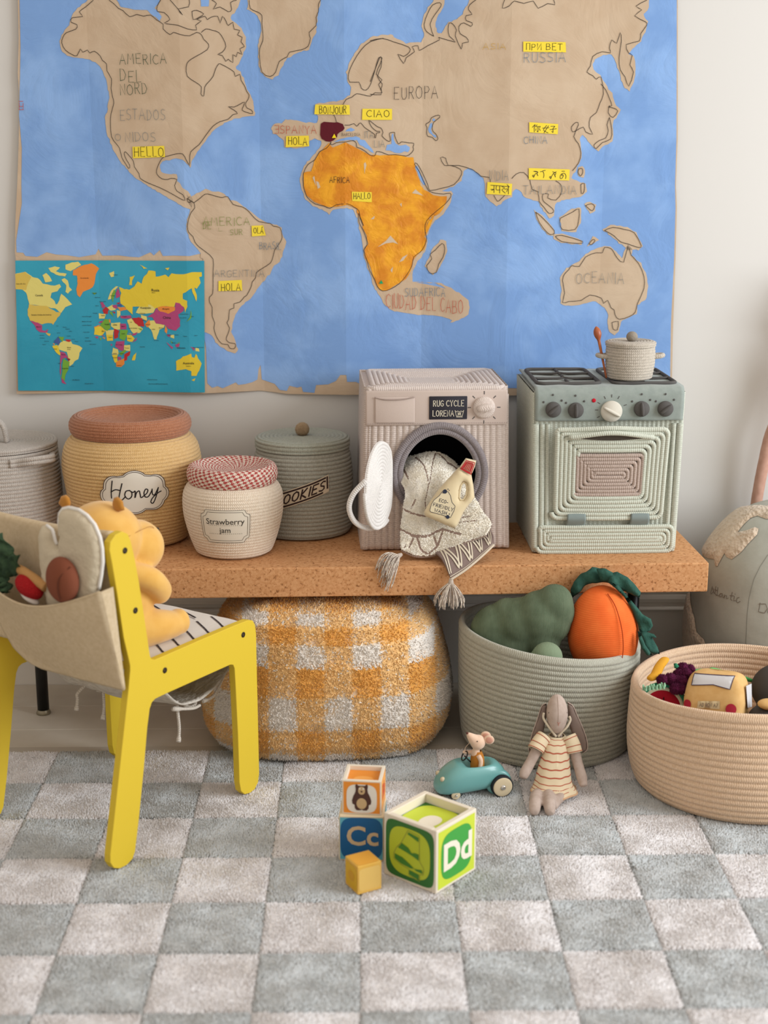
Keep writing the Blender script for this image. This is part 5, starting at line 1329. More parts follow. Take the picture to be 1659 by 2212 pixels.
FOLD = [[(0.160, 3.205, 0.468), (0.212, 3.208, 0.496), (0.256, 3.208, 0.516), (0.292, 3.198, 0.524)],
[(0.182, 3.142, 0.4620), (0.228, 3.160, 0.474), (0.270, 3.194, 0.494), (0.304, 3.196, 0.506)],
[(0.2, 3.109, 0.427), (0.237, 3.128, 0.446), (0.278, 3.16, 0.471), (0.304, 3.188, 0.487)]]
mt = thing('toy_bath_mat', 'fluffy cream mat with brown lines and tassels hanging out of the toy washing machine', 'mat', (0, 0, 0))
ST = patch(TOWEL)
def lump(u, v):
    p = Vector(ST(u, v)); p.y += 0.005 * noise.noise(Vector((u * 5, v * 5, 3))); return p
M_terry = mat('cream_terry', '#EADFCB', 0.97, col2='#F4ECDD', vs=90, bump='noise', bs=420, bstr=0.9, bd=0.004, sheen=0.3, spec=0.1)
sheet = grid_surface(lump, 60, 70, 'mat_sheet', M_terry, mt, 0.009)
M_line = mat('mat_line', '#8A7468', 0.95, bump='noise', bs=400, bstr=0.5, bd=0.002)
def on_sheet(u, v):
    p = lump(u, v); a = lump(u + .01, v) - lump(u - .01, v); b = lump(u, v + .01) - lump(u, v - .01)
    n = b.cross(a).normalized()
    if n.y > 0: n = -n
    return p + n * 0.0052
mlines = [[(0.0, 0.60), (0.30, 0.66), (0.44, 0.66)], [(0.0, 0.80), (0.18, 0.845), (0.40, 0.845), (0.62, 0.80)], [(0.24, 0.85), (0.33, 0.94), (0.44, 0.985), (0.55, 0.93), (0.50, 0.845)], [(0.62, 0.80), (0.78, 0.88)], [(0.62, 0.81), (0.55, 0.93)],
          [(0.24, 0.05), (0.36, 0.18), (0.43, 0.33), (0.36, 0.48), (0.38, 0.62)], [(0.52, 0.02), (0.47, 0.20), (0.45, 0.33)], [(0.55, 0.02), (0.72, 0.08), (0.95, 0.07)], [(0.20, 0.48), (0.14, 0.58)], [(0.66, 0.66), (0.88, 0.62)], [(0.7, 0.74), (0.9, 0.72)], [(0.14, 0.95), (0.2, 0.86)], [(0.06, 0.97), (0.1, 0.93)], [(0.10, 0.16), (0.14, 0.26)]]
mesh('mat_pattern', *ribbons([dense(l, 0.02, False) + [l[-1]] for l in mlines], 0.022, on_sheet), M_line, sheet, True, kind='stuff')
dl = [q for l in mlines for q in dense(l, 0.015, False)]
r_ = np.random.default_rng(2); P, N = [], []
for q in r_.random((15000, 2)):
    if min(abs(q[0] - a) + abs(q[1] - b) * 1.4 for a, b in dl) < 0.020: continue
    p = Vector(lump(q[0], q[1])); a = on_sheet(q[0], q[1]); n = (a - p).normalized(); P.append(tuple(p + n * 0.0042)); N.append(tuple((n + Vector(r_.normal(0, .2, 3))).normalized()))
TV, TF, _ = tufts(P, N, None, 0.0026, 0.0034, 0.45, seed=9)
link('mat_pile', tri_mesh('mat_pile', TV, TF), mat('cream_pile', '#EFE5D2', 0.97, col2='#F8F1E4', vs=60, sheen=0.3, spec=0.1), sheet, False, 'stuff')
hem = [lump(k / 60, 1.0) + Vector((0, 0, -0.003)) for k in range(61)]
g = G(); g.add(*tube(hem, 0.0035, 6)); g.build('mat_hem', rope('hem_brown', '#9A8578', 0.008), sheet)
SF = patch(FOLD)
fold = grid_surface(SF, 30, 24, 'mat_underside', mat('mat_under', '#89766F', 0.95, bump='weave', bs=260, bstr=0.5, bd=0.001), mt, 0.005)
def on_fold(u, v):
    return Vector(SF(u, v)) + Vector((0, -0.0042, 0.0022))
zz = [[(0.02 + 0.10 * k + o, 0.10 if k % 2 else 0.85) for k in range(10)] for o in (0.0, 0.045)] + [[(0.0, 0.93), (0.5, 0.93), (1.0, 0.93)], [(0.1, 0.05), (0.5, 0.04), (0.95, 0.05)]]
zz[2] = dense(zz[2], 0.05, False); zz[3] = dense(zz[3], 0.05, False)
mesh('zigzag_weave', *ribbons([dense(l, 0.06, False) + [l[-1]] for l in zz], 0.022, on_fold), mat('zigzag', '#CFC3AE', 0.95), fold, True, kind='stuff')
g = G(); g.add(*tube([Vector(SF(k / 30, 1.0)) + Vector((0, -0.002, -0.001)) for k in range(31)], 0.003, 6)); g.build('mat_edge', rope('edge_cream', '#C9BAA5', 0.008), fold)
def tassel(root, way, L, spread, seed, parent, drop=0.0):
    rr = random.Random(seed); way = Vector(way).normalized(); root = Vector(root)
    A = way.orthogonal().normalized(); B = way.cross(A)
    g = G(); g.add(*tube([root, root + way * 0.010, root + way * 0.018], [0.004, 0.0062, 0.0068], 10))
    kn = g.build('tassel', mat('tassel_knot', '#B5A79A', 0.95, bump='noise', bs=400, bstr=0.6, bd=0.002), parent)
    g = G()
    for k in range(80):
        a = rr.uniform(0, 2 * PI); q = math.sqrt(rr.random())
        d = (A * cos(a) + B * sin(a)) * q
        p0 = root + way * 0.012 + d * 0.005; l = L * rr.uniform(0.82, 1.05)
        P = [p0, p0 + way * l * 0.35 + d * spread * 0.55, p0 + way * l * 0.7 + d * spread * 0.9 + Vector((0, 0, -drop * 0.3)), p0 + way * l + d * spread * rr.uniform(.8, 1.05) + Vector((0, 0, -drop))]
        g.add(*tube(smooth_pts(P, 3), 0.0010, 4))
    g.build('tassel_strands', mat('tassel_yarn', '#AFA096', 0.95, col2='#D8CCBD', vs=150, vlo=0.42, vhi=0.55), kn, True, 'stuff')
tassel((0.089, 3.165, 0.470), (-0.62, -0.60, -0.20), 0.054, 0.026, 3, mt, 0.032)
tassel((0.201, 3.110, 0.429), (-0.06, -0.05, -1), 0.056, 0.034, 5, mt)

# ------------------------------------------------------------ soft toy detergent bottle on the mat
BO = [(0.1403, 0.5675), (0.1473, 0.5801), (0.1554, 0.5927), (0.1675, 0.6094), (0.1837, 0.6282), (0.2018, 0.6469), (0.2179, 0.6635), (0.2229, 0.6677), (0.2506, 0.6499), (0.2551, 0.6259), (0.2575, 0.6007), (0.2505, 0.5903), (0.2394, 0.5777), (0.2314, 0.5672), (0.2244, 0.5524), (0.2184, 0.5398), (0.2113, 0.5313), (0.1845, 0.542), (0.1598, 0.5527), (0.1434, 0.5591)]
BH = [(0.2217, 0.6009), (0.223, 0.6155), (0.2265, 0.6281), (0.2325, 0.6343), (0.2387, 0.6301), (0.2405, 0.6176), (0.238, 0.605), (0.232, 0.5956), (0.2249, 0.5946)]
BC = [(0.2213, 0.6652), (0.2300, 0.677), (0.2379, 0.6873), (0.250, 0.6845), (0.2619, 0.6816), (0.2585, 0.6675), (0.2506, 0.6495), (0.236, 0.6585)]
bt = thing('toy_detergent_bottle', 'cream felt detergent bottle with a red cap lying on the fluffy mat', 'toy bottle', (0, 0, 0))
def lean(v): return Vector((v[0], 3.168 + 0.30 * (v[2] - 0.55) + v[1], v[2]))
M_felt = mat('cream_felt_toy', '#D3C19C', 0.95, bump='weave', bs=420, bstr=0.25, bd=0.0006, sheen=0.2)
g = G(); V, F, U = puff(dense(BO, 0.005), 0.013, 0.020, 0.006, [BH], lean); g.add(V, F); bb = g.build('bottle_body', M_felt, bt)
g = G(); g.add(*tube([lean((a, -0.002, b)) for a, b in BH], 0.0026, 6, True)); g.build('handle_edge', M_felt, bb)
V, F, U = puff(dense(BC, 0.004), 0.010, 0.012, 0.005, (), lean); g = G(); g.add(V, F); cp = g.build('cap', mat('cap_felt', '#D6C6A8', 0.95), bt)
M_red = mat('red_thread', '#A82A2C', 0.85)
def lz(off): return lambda u, v: lean((u, off, v))
C0 = Vector((0.2405, 0.6680))
ins = [tuple(C0.lerp(Vector(p), 0.80)) for p in BC]
cl_ = [[ins[0], ins[2], ins[4], ins[6], ins[0]]]
cr1 = [tuple(Vector(ins[0]).lerp(Vector(ins[6]), t)) for t in (.2, .35, .5, .65, .8)]; cr2 = [tuple(Vector(ins[2]).lerp(Vector(ins[4]), t)) for t in (.2, .35, .5, .65, .8)]
cl_ += [[tuple(Vector(a).lerp(Vector(b), .22)), tuple(Vector(a).lerp(Vector(b), .82))] for a, b in zip(cr1, cr2)]
inn = [tuple(C0.lerp(Vector(p), 0.62)) for p in BC]; cl_ += [[inn[0], inn[2], inn[4], inn[6], inn[0]]]
mesh('cap_stitching', *ribbons([dense(l, 0.004, False) + [l[-1]] for l in cl_], 0.0022, lz(-0.0106)), M_red, cp, False)
LBL = [(0.1535, 0.5749), (0.1575, 0.5885), (0.1635, 0.5979), (0.1757, 0.6073), (0.1838, 0.6178), (0.196, 0.6156), (0.2012, 0.6072), (0.2045, 0.5925), (0.2117, 0.5841), (0.2088, 0.5736), (0.2007, 0.5589), (0.1802, 0.5653), (0.1556, 0.5717)]
M_ink = mat('navy_print', '#2B3040', 0.9)
V, T = flatpoly(LBL, lz(-0.0134), None); lbp = mesh('bottle_label', V, T, mat('label_felt', '#CFC1A2', 0.95), bb)
mesh('label_border', *ribbons([dense(LBL, 0.004) + [LBL[0]]], 0.0010, lz(-0.0138)), M_ink, lbp, False)
def tline(txt, p0, p1, h):
    p0, p1 = Vector(p0), Vector(p1); d = (p1 - p0); L = d.length; d.normalize(); n = Vector((-d.y, d.x))
    return [[tuple(p0 + d * a + n * b) for a, b in s] for s in strokes(txt, 0, 0, L, h)]
rows = tline('ECO-', (0.1745, 0.5945), (0.1945, 0.5885), 0.0072) + tline('FRIENDLY', (0.1610, 0.5850), (0.2060, 0.5725), 0.0072) + tline('WASH.', (0.1640, 0.5725), (0.1940, 0.5640), 0.0072)
mesh('lettering', *ribbons(rows, 0.0011, lz(-0.0138)), M_ink, lbp, False)
for a, b, r_ in ((0.1885, 0.6165, 0.0048), (0.1945, 0.5605, 0.0042), (0.1955, 0.6215, 0.0012), (0.1840, 0.6135, 0.0012), (0.1985, 0.6190, 0.0010), (0.1985, 0.5670, 0.0012), (0.1890, 0.5610, 0.0010)):
    V, T = flatpoly([(a + r_ * cos(t), b + r_ * sin(t)) for t in [2 * PI * k / 14 for k in range(14)]], lz(-0.0142), None); mesh('bubble_print', V, T, M_ink, lbp, False)
# ------------------------------------------------------------ yellow child's chair
CA = (-0.470, 2.534, RUGZ); CRZ = math.atan2(0.832, 0.555); CW = 0.386
chair = thing('child_chair', "bright yellow plywood child's chair standing on the rug with its back to us", 'chair', CA, CRZ)
M_yel = mat('yellow_paint', '#D6B830', 0.55, spec=0.35, bump='noise', bs=25, bstr=0.03, bd=0.001)
OUT = [(0.005, 0.640), (0.008, 0.654), (0.022, 0.665), (0.040, 0.668), (0.055, 0.660), (0.062, 0.645), (0.070, 0.613), (0.080, 0.560), (0.090, 0.490), (0.0985, 0.430), (0.102, 0.405), (0.106, 0.397), (0.115, 0.393), (0.153, 0.393), (0.256, 0.394), (0.366, 0.394), (0.408, 0.393), (0.424, 0.388), (0.432, 0.376), (0.4345, 0.355),
       (0.4345, 0.287), (0.4345, 0.126), (0.4345, 0.034), (0.430, 0.014), (0.417, 0.002), (0.400, 0.000), (0.382, 0.004), (0.370, 0.016), (0.3655, 0.037), (0.3645, 0.150), (0.3605, 0.270), (0.359, 0.300), (0.355, 0.309), (0.345, 0.3125), (0.252, 0.313), (0.149, 0.3135), (0.112, 0.313), (0.102, 0.309), (0.095, 0.298), (0.086, 0.262), (0.071, 0.180), (0.050, 0.077), (0.036, 0.018), (0.028, 0.006), (0.012, 0.000), (-0.008, 0.001), (-0.024, 0.009), (-0.033, 0.024), (-0.0325, 0.040), (-0.018, 0.105), (0.003, 0.199), (0.023, 0.289), (0.038, 0.355), (0.045, 0.392), (0.0455, 0.402), (0.0435, 0.412), (0.032, 0.461), (0.020, 0.551), (0.010, 0.613)]
TH = 0.016
for y0 in (0.0, CW - TH):
    V, T, D = fill2d(OUT, None)
    n = len(V); VV = [(p[0], y0, p[1]) for p in V] + [(p[0], y0 + TH, p[1]) for p in V]
    F = [tuple(t) for t in T] + [tuple(i + n for i in reversed(t)) for t in T]
    m_ = len(OUT); F += [(i, i + n, (i + 1) % m_ + n, (i + 1) % m_) for i in range(m_)]
    bm = bmesh.new(); vs = [bm.verts.new(v) for v in VV]
    for f in F:
        try: bm.faces.new([vs[i] for i in f])
        except ValueError: pass
    bmesh.ops.recalc_face_normals(bm, faces=bm.faces)
    es = [e for e in bm.edges if abs(e.verts[0].co.y - e.verts[1].co.y) < 1e-6 and len(e.link_faces) == 2 and e.link_faces[0].normal.dot(e.link_faces[1].normal) < 0.3]
    bmesh.ops.bevel(bm, geom=es, offset=0.0012, segments=2, profile=0.5, affect='EDGES')
    sp = bmo('side_frame', bm, M_yel, chair, False)
    for a, b in ((0.045, 0.630), (0.066, 0.507), (0.142, 0.363), (0.390, 0.366)):
        yy = y0 - 0.0004 if y0 == 0 else y0 + TH + 0.0004
        g = G(); g.add(*lathe([(0.0060, -0.001), (0.0060, 0.0006), (0.0012, 0.0004), (0.0005, -0.0006)], 16)); g.xf(Matrix.Translation((a, yy, b)) @ Matrix.Rotation(PI / 2 if y0 == 0 else -PI / 2, 4, 'X')); g.build('screw', mat('screw_dark', '#2C2118', 0.5), sp)
bmo('seat', box((0.265, CW / 2, 0.366), (0.31, CW - 2 * TH - 0.001, 0.014), None, 0.002, 1), M_yel, chair, False)
Mb = Matrix.Rotation(rad(-9), 3, 'Y')
bmo('backrest', box((0.048, CW / 2, 0.565), (0.012, CW - 2 * TH - 0.001, 0.170), Mb, 0.002, 1), M_yel, chair, False)

# cushioned throw on the seat
thr = thing('seat_throw', 'white cotton throw with thin black lines on the yellow chair seat', 'throw', CA, CRZ)
def seat_s(u, v):
    x = 0.115 + 0.315 * u; y = TH + 0.003 + (CW - 2 * TH - 0.006) * v
    z = 0.3745 + 0.013 * max(0, 1 - (2 * v - 1) ** 6) ** 0.5 * max(0, 1 - (2 * u - 1) ** 8) ** 0.5 + 0.0015 * noise.noise(Vector((u * 6, v * 6, 1)))
    return Vector((x, y, z))
M_cot = mat('white_cotton', '#DAD3CB', 0.92, bump='weave', bs=420, bstr=0.25, bd=0.0006)
sc = grid_surface(seat_s, 40, 40, 'throw_top', M_cot, thr)
def on_seat(u, v): return seat_s(u, v) + Vector((0, 0, 0.0009))
sl_ = []
for k in range(7):
    a = 0.05 + 0.15 * k
    sl_.append(([(a, 0.05 + 0.0 * k), (a + 0.11, 0.22)], 0.014)); sl_.append(([(a + 0.02, 0.28), (a + 0.12, 0.48)], 0.014)); sl_.append(([(a, 0.53), (a + 0.11, 0.72)], 0.014)); sl_.append(([(a + 0.01, 0.76), (a + 0.10, 0.95)], 0.014))
thin = []
for k in range(7):
    a = 0.02 + 0.15 * k
    for b in (0.22, 0.48, 0.72, 0.95): thin.append([(a + 0.13, b - 0.01), (a + 0.06, b - 0.12), (a + 0.02, b - 0.22)])
mk = mat('black_line', '#2A2326', 0.9)
for l, w in sl_[:]:
    if l[1][0] > 0.98 or l[1][1] > 0.98: continue
    mesh('printed_dash', *ribbons([dense(l, 0.03, False) + [l[-1]]], w, on_seat), mk, sc, False)
mesh('printed_lines', *ribbons([dense(l, 0.03, False) + [l[-1]] for l in thin if l[0][0] < .97], 0.005, on_seat), mat('thin_line', '#6E6064', 0.9), sc, False, kind='stuff')
under = patch([[(0.405, 0.03, 0.355), (0.41, 0.19, 0.352), (0.405, 0.35, 0.355)], [(0.41, 0.05, 0.285), (0.42, 0.19, 0.270), (0.40, 0.34, 0.285)], [(0.345, 0.06, 0.235), (0.35, 0.18, 0.222), (0.32, 0.33, 0.24)], [(0.26, 0.06, 0.240), (0.24, 0.19, 0.232), (0.22, 0.33, 0.243)], [(0.19, 0.05, 0.300), (0.17, 0.19, 0.300), (0.16, 0.34, 0.30)], [(0.16, 0.04, 0.355), (0.15, 0.19, 0.355), (0.14, 0.35, 0.355)]])
def und(u, v): return Vector(under(u, v)) + Vector((0, 0, 0.006 * noise.noise(Vector((u * 9, v * 9, 4)))))
grid_surface(und, 26, 40, 'throw_underside', mat('throw_grey', '#B9B0A4', 0.95, col2='#CFC7BC', vs=60, bump='noise', bs=120, bstr=0.8, bd=0.006), thr, 0.003)
M_cord = rope('cotton_cord', '#D3C9BC', 0.032, None, 0.6)
for P in ([(0.32, 0.10, 0.226), (0.335, 0.09, 0.212), (0.322, 0.095, 0.206), (0.31, 0.10, 0.215)], [(0.275, 0.09, 0.236), (0.272, 0.085, 0.205), (0.274, 0.085, 0.175), (0.270, 0.085, 0.147)], [(0.21, 0.28, 0.258), (0.188, 0.29, 0.240), (0.186, 0.29, 0.225), (0.181, 0.29, 0.203)], [(0.28, 0.29, 0.245), (0.276, 0.30, 0.22), (0.274, 0.30, 0.18), (0.268, 0.30, 0.150)], [(0.262, 0.28, 0.246), (0.255, 0.29, 0.235), (0.25, 0.29, 0.222)], [(0.42, 0.075, 0.262), (0.375, 0.07, 0.222), (0.345, 0.08, 0.214)], [(0.325, 0.07, 0.214), (0.30, 0.07, 0.215), (0.24, 0.07, 0.234)]):
    Q = smooth_pts(P, 6); n = len(Q)
    g = G(); g.add(*tube(Q, [0.0033 + (0.0018 if i > n - 4 else 0) for i in range(n)], 8)); g.build('cord', M_cord, thr)

# linen cover with a pocket, hung over the backrest
lin_ = thing('linen_pocket', 'beige linen pouch slung over the back of the yellow chair, full of cloth toys', 'organiser', CA, CRZ)
M_lin = mat('linen', '#C6B190', 0.95, col2='#CFBB9C', vs=120, bump='weave', bs=330, bstr=0.35, bd=0.0008)
def cover(u, v):
    y = 0.0165 + (CW - 0.033) * u
    if v < 0.62:
        z = 0.40 + (0.659 - 0.40) * v / 0.62; x = 0.036 - 0.05 * (z - 0.40) + 0.003 * noise.noise(Vector((u * 4, v * 4, 8))) - 0.006 * sin(PI * u) * sin(PI * v / .62)
    elif v < 0.72:
        t = (v - 0.62) / 0.10 * PI; x = 0.0315 - 0.0095 * cos(t); z = 0.659 + 0.008 * sin(t)
    else:
        z = 0.659 - (v - 0.72) / 0.28 * 0.16; x = 0.041 + 0.10 * (0.659 - z) * 1.0
    z -= 0.007 * sin(PI * u) * min(1, v * 2)
    return Vector((x, y, z))
grid_surface(cover, 30, 44, 'pouch_back', M_lin, lin_, 0.002)
def pocket(u, v):
    zt = 0.568 - 0.044 * sin(PI * min(1, u * 1.0)) ** 1.0; zb = 0.360
    z = zb + (zt - zb) * v
    yl = float(np.interp(z, [0.360, 0.368, 0.392, 0.43, 0.464, 0.56], [0.215, 0.25, 0.283, 0.299, 0.308, 0.335]))
    y = -0.003 + (yl + 0.003) * u
    x = 0.022 - 0.050 * v - 0.034 * sin(PI * u) * v ** 0.8 + 0.0025 * noise.noise(Vector((u * 5, v * 4, 2)))
    return Vector((x, y, z))
grid_surface(pocket, 36, 36, 'pouch_front', M_lin, lin_, 0.002)
V = []; F = []
def seam(u0):
    return patch([[tuple(pocket(u0, v)) for v in (0, .25, .5, .75, 1)], [(0.030 - 0.02 * v, pocket(u0, v).y + (0.004 if u0 else 0.004), pocket(u0, v).z) for v in (0, .25, .5, .75, 1)]])
for u0 in (0.0, 1.0): grid_surface(seam(u0), 12, 4, 'pouch_gusset', M_lin, lin_, 0.0016)
g = G(); g.add(*tube([pocket(k / 40, 1.0) for k in range(41)], 0.0022, 6)); g.build('pouch_hem', M_lin, lin_)

def chl(x, y, z): return (x, y, z)
def in_plane(s0, tiltx=0.0):
    """outline in (y, z) facing backwards, away from the seat"""
    return lambda v: Vector((s0 + v[1] + tiltx * (v[2] - 0.6), v[0], v[2]))
# oven mitt
mi = thing('oven_mitt', 'beige quilted oven mitt with white edging tucked in the linen pouch', 'oven mitt', CA, CRZ)
MO = [(0.162, 0.600), (0.161, 0.657), (0.153, 0.668), (0.141, 0.671), (0.126, 0.664), (0.119, 0.642), (0.110, 0.632), (0.1045, 0.656), (0.106, 0.682), (0.103, 0.698), (0.094, 0.708), (0.077, 0.713), (0.052, 0.712), (0.031, 0.704), (0.012, 0.689), (0.000, 0.667), (-0.004, 0.646), (-0.004, 0.621), (0.002, 0.593), (0.012, 0.560), (0.018, 0.50), (0.10, 0.48), (0.145, 0.50), (0.158, 0.56)]
MO = [(a * 0.97 + 0.008, b) for a, b in MO]
V, F, U = puff(dense([(-a, b) for a, b in MO], 0.006), 0.018, 0.026, 0.009, (), lambda v: Vector((-0.010 + v[1] * 0.9, -v[0], v[2])))
g = G(); g.add(V, F); mb = g.build('mitt_body', mat('mitt_cloth', '#C6B9A1', 0.95, bump='noise', bs=45, bstr=0.7, bd=0.008), mi)
ed = [Vector((-0.010, a, b)) for a, b in dense(MO[7:20], 0.006, False)]
g = G(); g.add(*tube(ed, 0.0036, 8)); g.build('mitt_edging', mat('white_bias', '#E4E0DA', 0.9), mi)
ed = [Vector((-0.010, a, b)) for a, b in dense(MO[3:7], 0.006, False)]
g = G(); g.add(*tube(ed, 0.003, 8)); g.build('mitt_edging', _M['white_bias'], mi)
# brown felt oval
eg = thing('felt_egg', 'brown felt oval toy sticking out of the linen pouch in front of the mitt', 'toy food', CA, CRZ)
g = G(); g.add(*ellipsoid((-0.040, 0.080, 0.581), (0.022, 0.0375, 0.0445), 28, 20)); e_ = g.build('felt_body', mat('brown_felt', '#7C4632', 0.95, bump='noise', bs=300, bstr=0.3, bd=0.001), eg)
g = G(); g.add(*tube(smooth_pts([(-0.045, 0.052, 0.612), (-0.0605, 0.066, 0.592), (-0.0625, 0.070, 0.57), (-0.057, 0.071, 0.548)], 6), 0.0012, 6)); g.build('felt_seam', mat('brown_dark', '#5C3122', 0.95), e_)
tm = thing('knit_tomato', 'small red knitted tomato half hidden in the linen pouch', 'toy food', CA, CRZ)
g = G(); g.add(*ellipsoid((-0.028, 0.182, 0.548), (0.020, 0.034, 0.021), 24, 16, Matrix.Rotation(rad(24), 3, 'X'))); t_ = g.build('tomato_body', mat('red_knit', '#A41A1E', 0.95, bump='voronoi', bs=260, bstr=0.8, bd=0.003), tm)
g = G(); g.add(*ellipsoid((-0.034, 0.176, 0.529), (0.012, 0.024, 0.006), 18, 8, Matrix.Rotation(rad(24), 3, 'X'))); g.build('white_knit_edge', mat('white_knit', '#CFC6BC', 0.95), t_)
ck = thing('crochet_stick', 'tan crochet strip lying above the red tomato in the linen pouch', 'toy food', CA, CRZ)
g = G(); g.add(*tube(smooth_pts([(-0.015, 0.236, 0.573), (-0.020, 0.21, 0.574), (-0.024, 0.175, 0.566), (-0.026, 0.138, 0.553)], 6), [0.0075] * 3 + [0.0095] * 16, 12)); g.build('strip_body', mat('tan_crochet', '#B98B57', 0.95, bump='voronoi', bs=300, bstr=0.6, bd=0.002), ck)
lf = thing('cloth_leaves', 'dark green crinkled cloth leaves at the left end of the linen pouch', 'toy plant', CA, CRZ)
for k, (y0, z0, y1, z1, w) in enumerate(((0.235, 0.565, 0.262, 0.640, 0.020), (0.245, 0.560, 0.212, 0.606, 0.020), (0.25, 0.55, 0.285, 0.60, 0.022), (0.24, 0.53, 0.26, 0.565, 0.02), (0.225, 0.535, 0.250, 0.550, 0.015))):
    d = Vector((y1 - y0, z1 - z0)); n = Vector((-d.y, d.x)).normalized()
    def lfS(u, v, k=k, y0=y0, z0=z0, d=d, n=n, w=w):
        ww = w * sin(PI * min(1, v * 0.92 + 0.06)) * (1 + 0.14 * sin(v * 17 + k))
        p = Vector((y0, z0)) + d * v + n * ww * (u - 0.5) * 2
        return Vector((-0.020 - 0.010 * k * 0.4 - 0.012 * (1 - (2 * u - 1) ** 2) - 0.006 * sin(u * 9 + v * 14), p.x, p.y))
    grid_surface(lfS, 12, 20, 'leaf', mat('leaf_green', '#2E4130', 0.95, col2='#3F563C', vs=80, bump='noise', bs=150, bstr=0.6, bd=0.004), lf, 0.002)

# ------------------------------------------------------------ mustard plush bear sitting on the chair
br = thing('plush_bear', 'mustard yellow plush bear sitting on the yellow chair, seen from behind', 'plush toy', CA, CRZ)
SY = 0.150
def E(c, r_, M=None): return ellipsoid(c, r_, 26, 18, M)
def limb(P, R_, n=6):
    Q = smooth_pts([Vector(p).to_4d().to_3d() for p in P], n); m = len(Q)
    rr = [float(np.interp(i / (m - 1) * (len(R_) - 1), range(len(R_)), R_)) for i in range(m)]
    return tube(Q, rr, 14)
sh = [E((0.158, SY - 0.004, 0.466), (0.083, 0.078, 0.094)), E((0.140, SY - 0.002, 0.612), (0.078, 0.080, 0.074)), E((0.207, SY - 0.026, 0.582), (0.058, 0.058, 0.056)), E((0.150, SY, 0.545), (0.05, 0.05, 0.04))]
for sg in (-1, 1):
    sh.append(limb([(0.135, SY + sg * 0.055, 0.552), (0.180, SY + sg * 0.085, 0.530), (0.215, SY + sg * 0.080, 0.497), (0.222, SY + sg * 0.074, 0.488)], [0.024, 0.026, 0.025, 0.016]))
    sh.append(E((0.214, SY + sg * 0.078, 0.494), (0.023, 0.025, 0.025)))
    sh.append(limb([(0.150, SY + sg * 0.045, 0.425), (0.205, SY + sg * 0.068, 0.421), (0.258, SY + sg * 0.078, 0.414), (0.272, SY + sg * 0.08, 0.413)], [0.046, 0.038, 0.027, 0.018]))
    sh.append(E((0.268, SY + sg * 0.08, 0.417), (0.020, 0.026, 0.028)))
bb_ = blob('bear_body', sh, mat('mustard_plush', '#D9A44A', 0.95, col2='#DFAE58', vs=30, bump='noise', bs=600, bstr=0.25, bd=0.001, sheen=0.35), br, 0.0042, 8)
M_brdk = mat('mustard_dark', '#B57B2C', 0.95, sheen=0.2)
for (x, y, z), w in (((0.140, SY - 0.048, 0.684), 0), ((0.105, SY + 0.062, 0.682), 1)):
    pts = [(-0.013, -0.012), (-0.014, 0.006), (-0.006, 0.017), (0.006, 0.017), (0.014, 0.006), (0.013, -0.012)]
    V, F, U = puff(dense(pts, 0.004), 0.006, 0.01, 0.004, (), lambda v: Matrix.Rotation(rad(35 if w else -20), 3, 'X') @ Vector((v[1], v[0], v[2])) + Vector((x, y, z)))
    g = G(); g.add(V, F); g.build('ear', M_brdk, bb_)
for sg in (-1, 1):
    g = G(); g.add(*ellipsoid((0.2515, SY - 0.026 + sg * 0.020, 0.6115), (0.004, 0.004, 0.004), 12, 8)); g.build('eye', mat('toy_black', '#15110F', 0.3), bb_)
g = G(); g.add(*ellipsoid((0.2625, SY - 0.022, 0.607), (0.006, 0.010, 0.007), 14, 10)); g.build('nose', mat('nose_brown', '#4A2E20', 0.6), bb_)
g = G(); g.add(*tube(smooth_pts([(0.132 + 0.0, SY - 0.079, 0.628), (0.20, SY - 0.072, 0.632), (0.235, SY - 0.055, 0.615)], 6), 0.0007, 4)); g.build('face_seam', M_brdk, bb_)
# ------------------------------------------------------------ a point seen in the photograph, at a chosen depth y in the room
_p, _w = rad(13.83), rad(-0.88)
_F = Vector((0, cos(_p), -sin(_p))); _U = Vector((0, sin(_p), cos(_p))); _R = Vector((1, 0, 0))
_Z = Matrix.Rotation(_w, 3, 'Z'); _F, _U, _R = _Z @ _F, _Z @ _U, _Z @ _R
def spot(px, py, y):
    d = _F * 3072 + _R * (px - 829.5) - _U * (py - 1106)
    return Vector((0, 0, 1.35)) + d * (y / d.y)

# ------------------------------------------------------------ gingham pouf
PFX, PFY, PFR, PFRY, PFH = -0.088, 3.272, 0.300, 0.272, 0.352
pf = thing('gingham_pouf', 'shaggy mustard and white gingham pouf pushed under the cork bench', 'pouf', (PFX, PFY, 0.010))
def pouf_r(z):
    return float(np.interp(z, [0, 0.012, 0.05, 0.11, 0.17, 0.23, 0.28, 0.315, 0.338, 0.350, 0.352], [0.80, 0.90, 0.975, 1.0, 0.985, 0.93, 0.86, 0.77, 0.62, 0.35, 0.0]))
def pouf_pt(a, z):
    k = pouf_r(z); p = 0.72
    sp = lambda t: math.copysign(abs(t) ** p, t)
    w = 1 + 0.030 * noise.noise(Vector((cos(a) * 1.8, sin(a) * 1.8, z * 7)))
    return Vector((PFR * k * sp(cos(a)) * w, PFRY * k * sp(sin(a)) * w, z * (1 + 0.03 * noise.noise(Vector((cos(a) * 2, sin(a) * 2, 5))))))
zs = [0, 0.006, 0.014, 0.03, 0.05, 0.08, 0.11, 0.14, 0.17, 0.20, 0.23, 0.255, 0.28, 0.30, 0.315, 0.328, 0.338, 0.345, 0.350, 0.352]
V, F = [], []; NA = 72
for z in zs:
    for k in range(NA): V.append(pouf_pt(2 * PI * k / NA, z))
for j in range(len(zs) - 1):
    for k in range(NA): F.append((j * NA + k, j * NA + (k + 1) % NA, (j + 1) * NA + (k + 1) % NA, (j + 1) * NA + k))
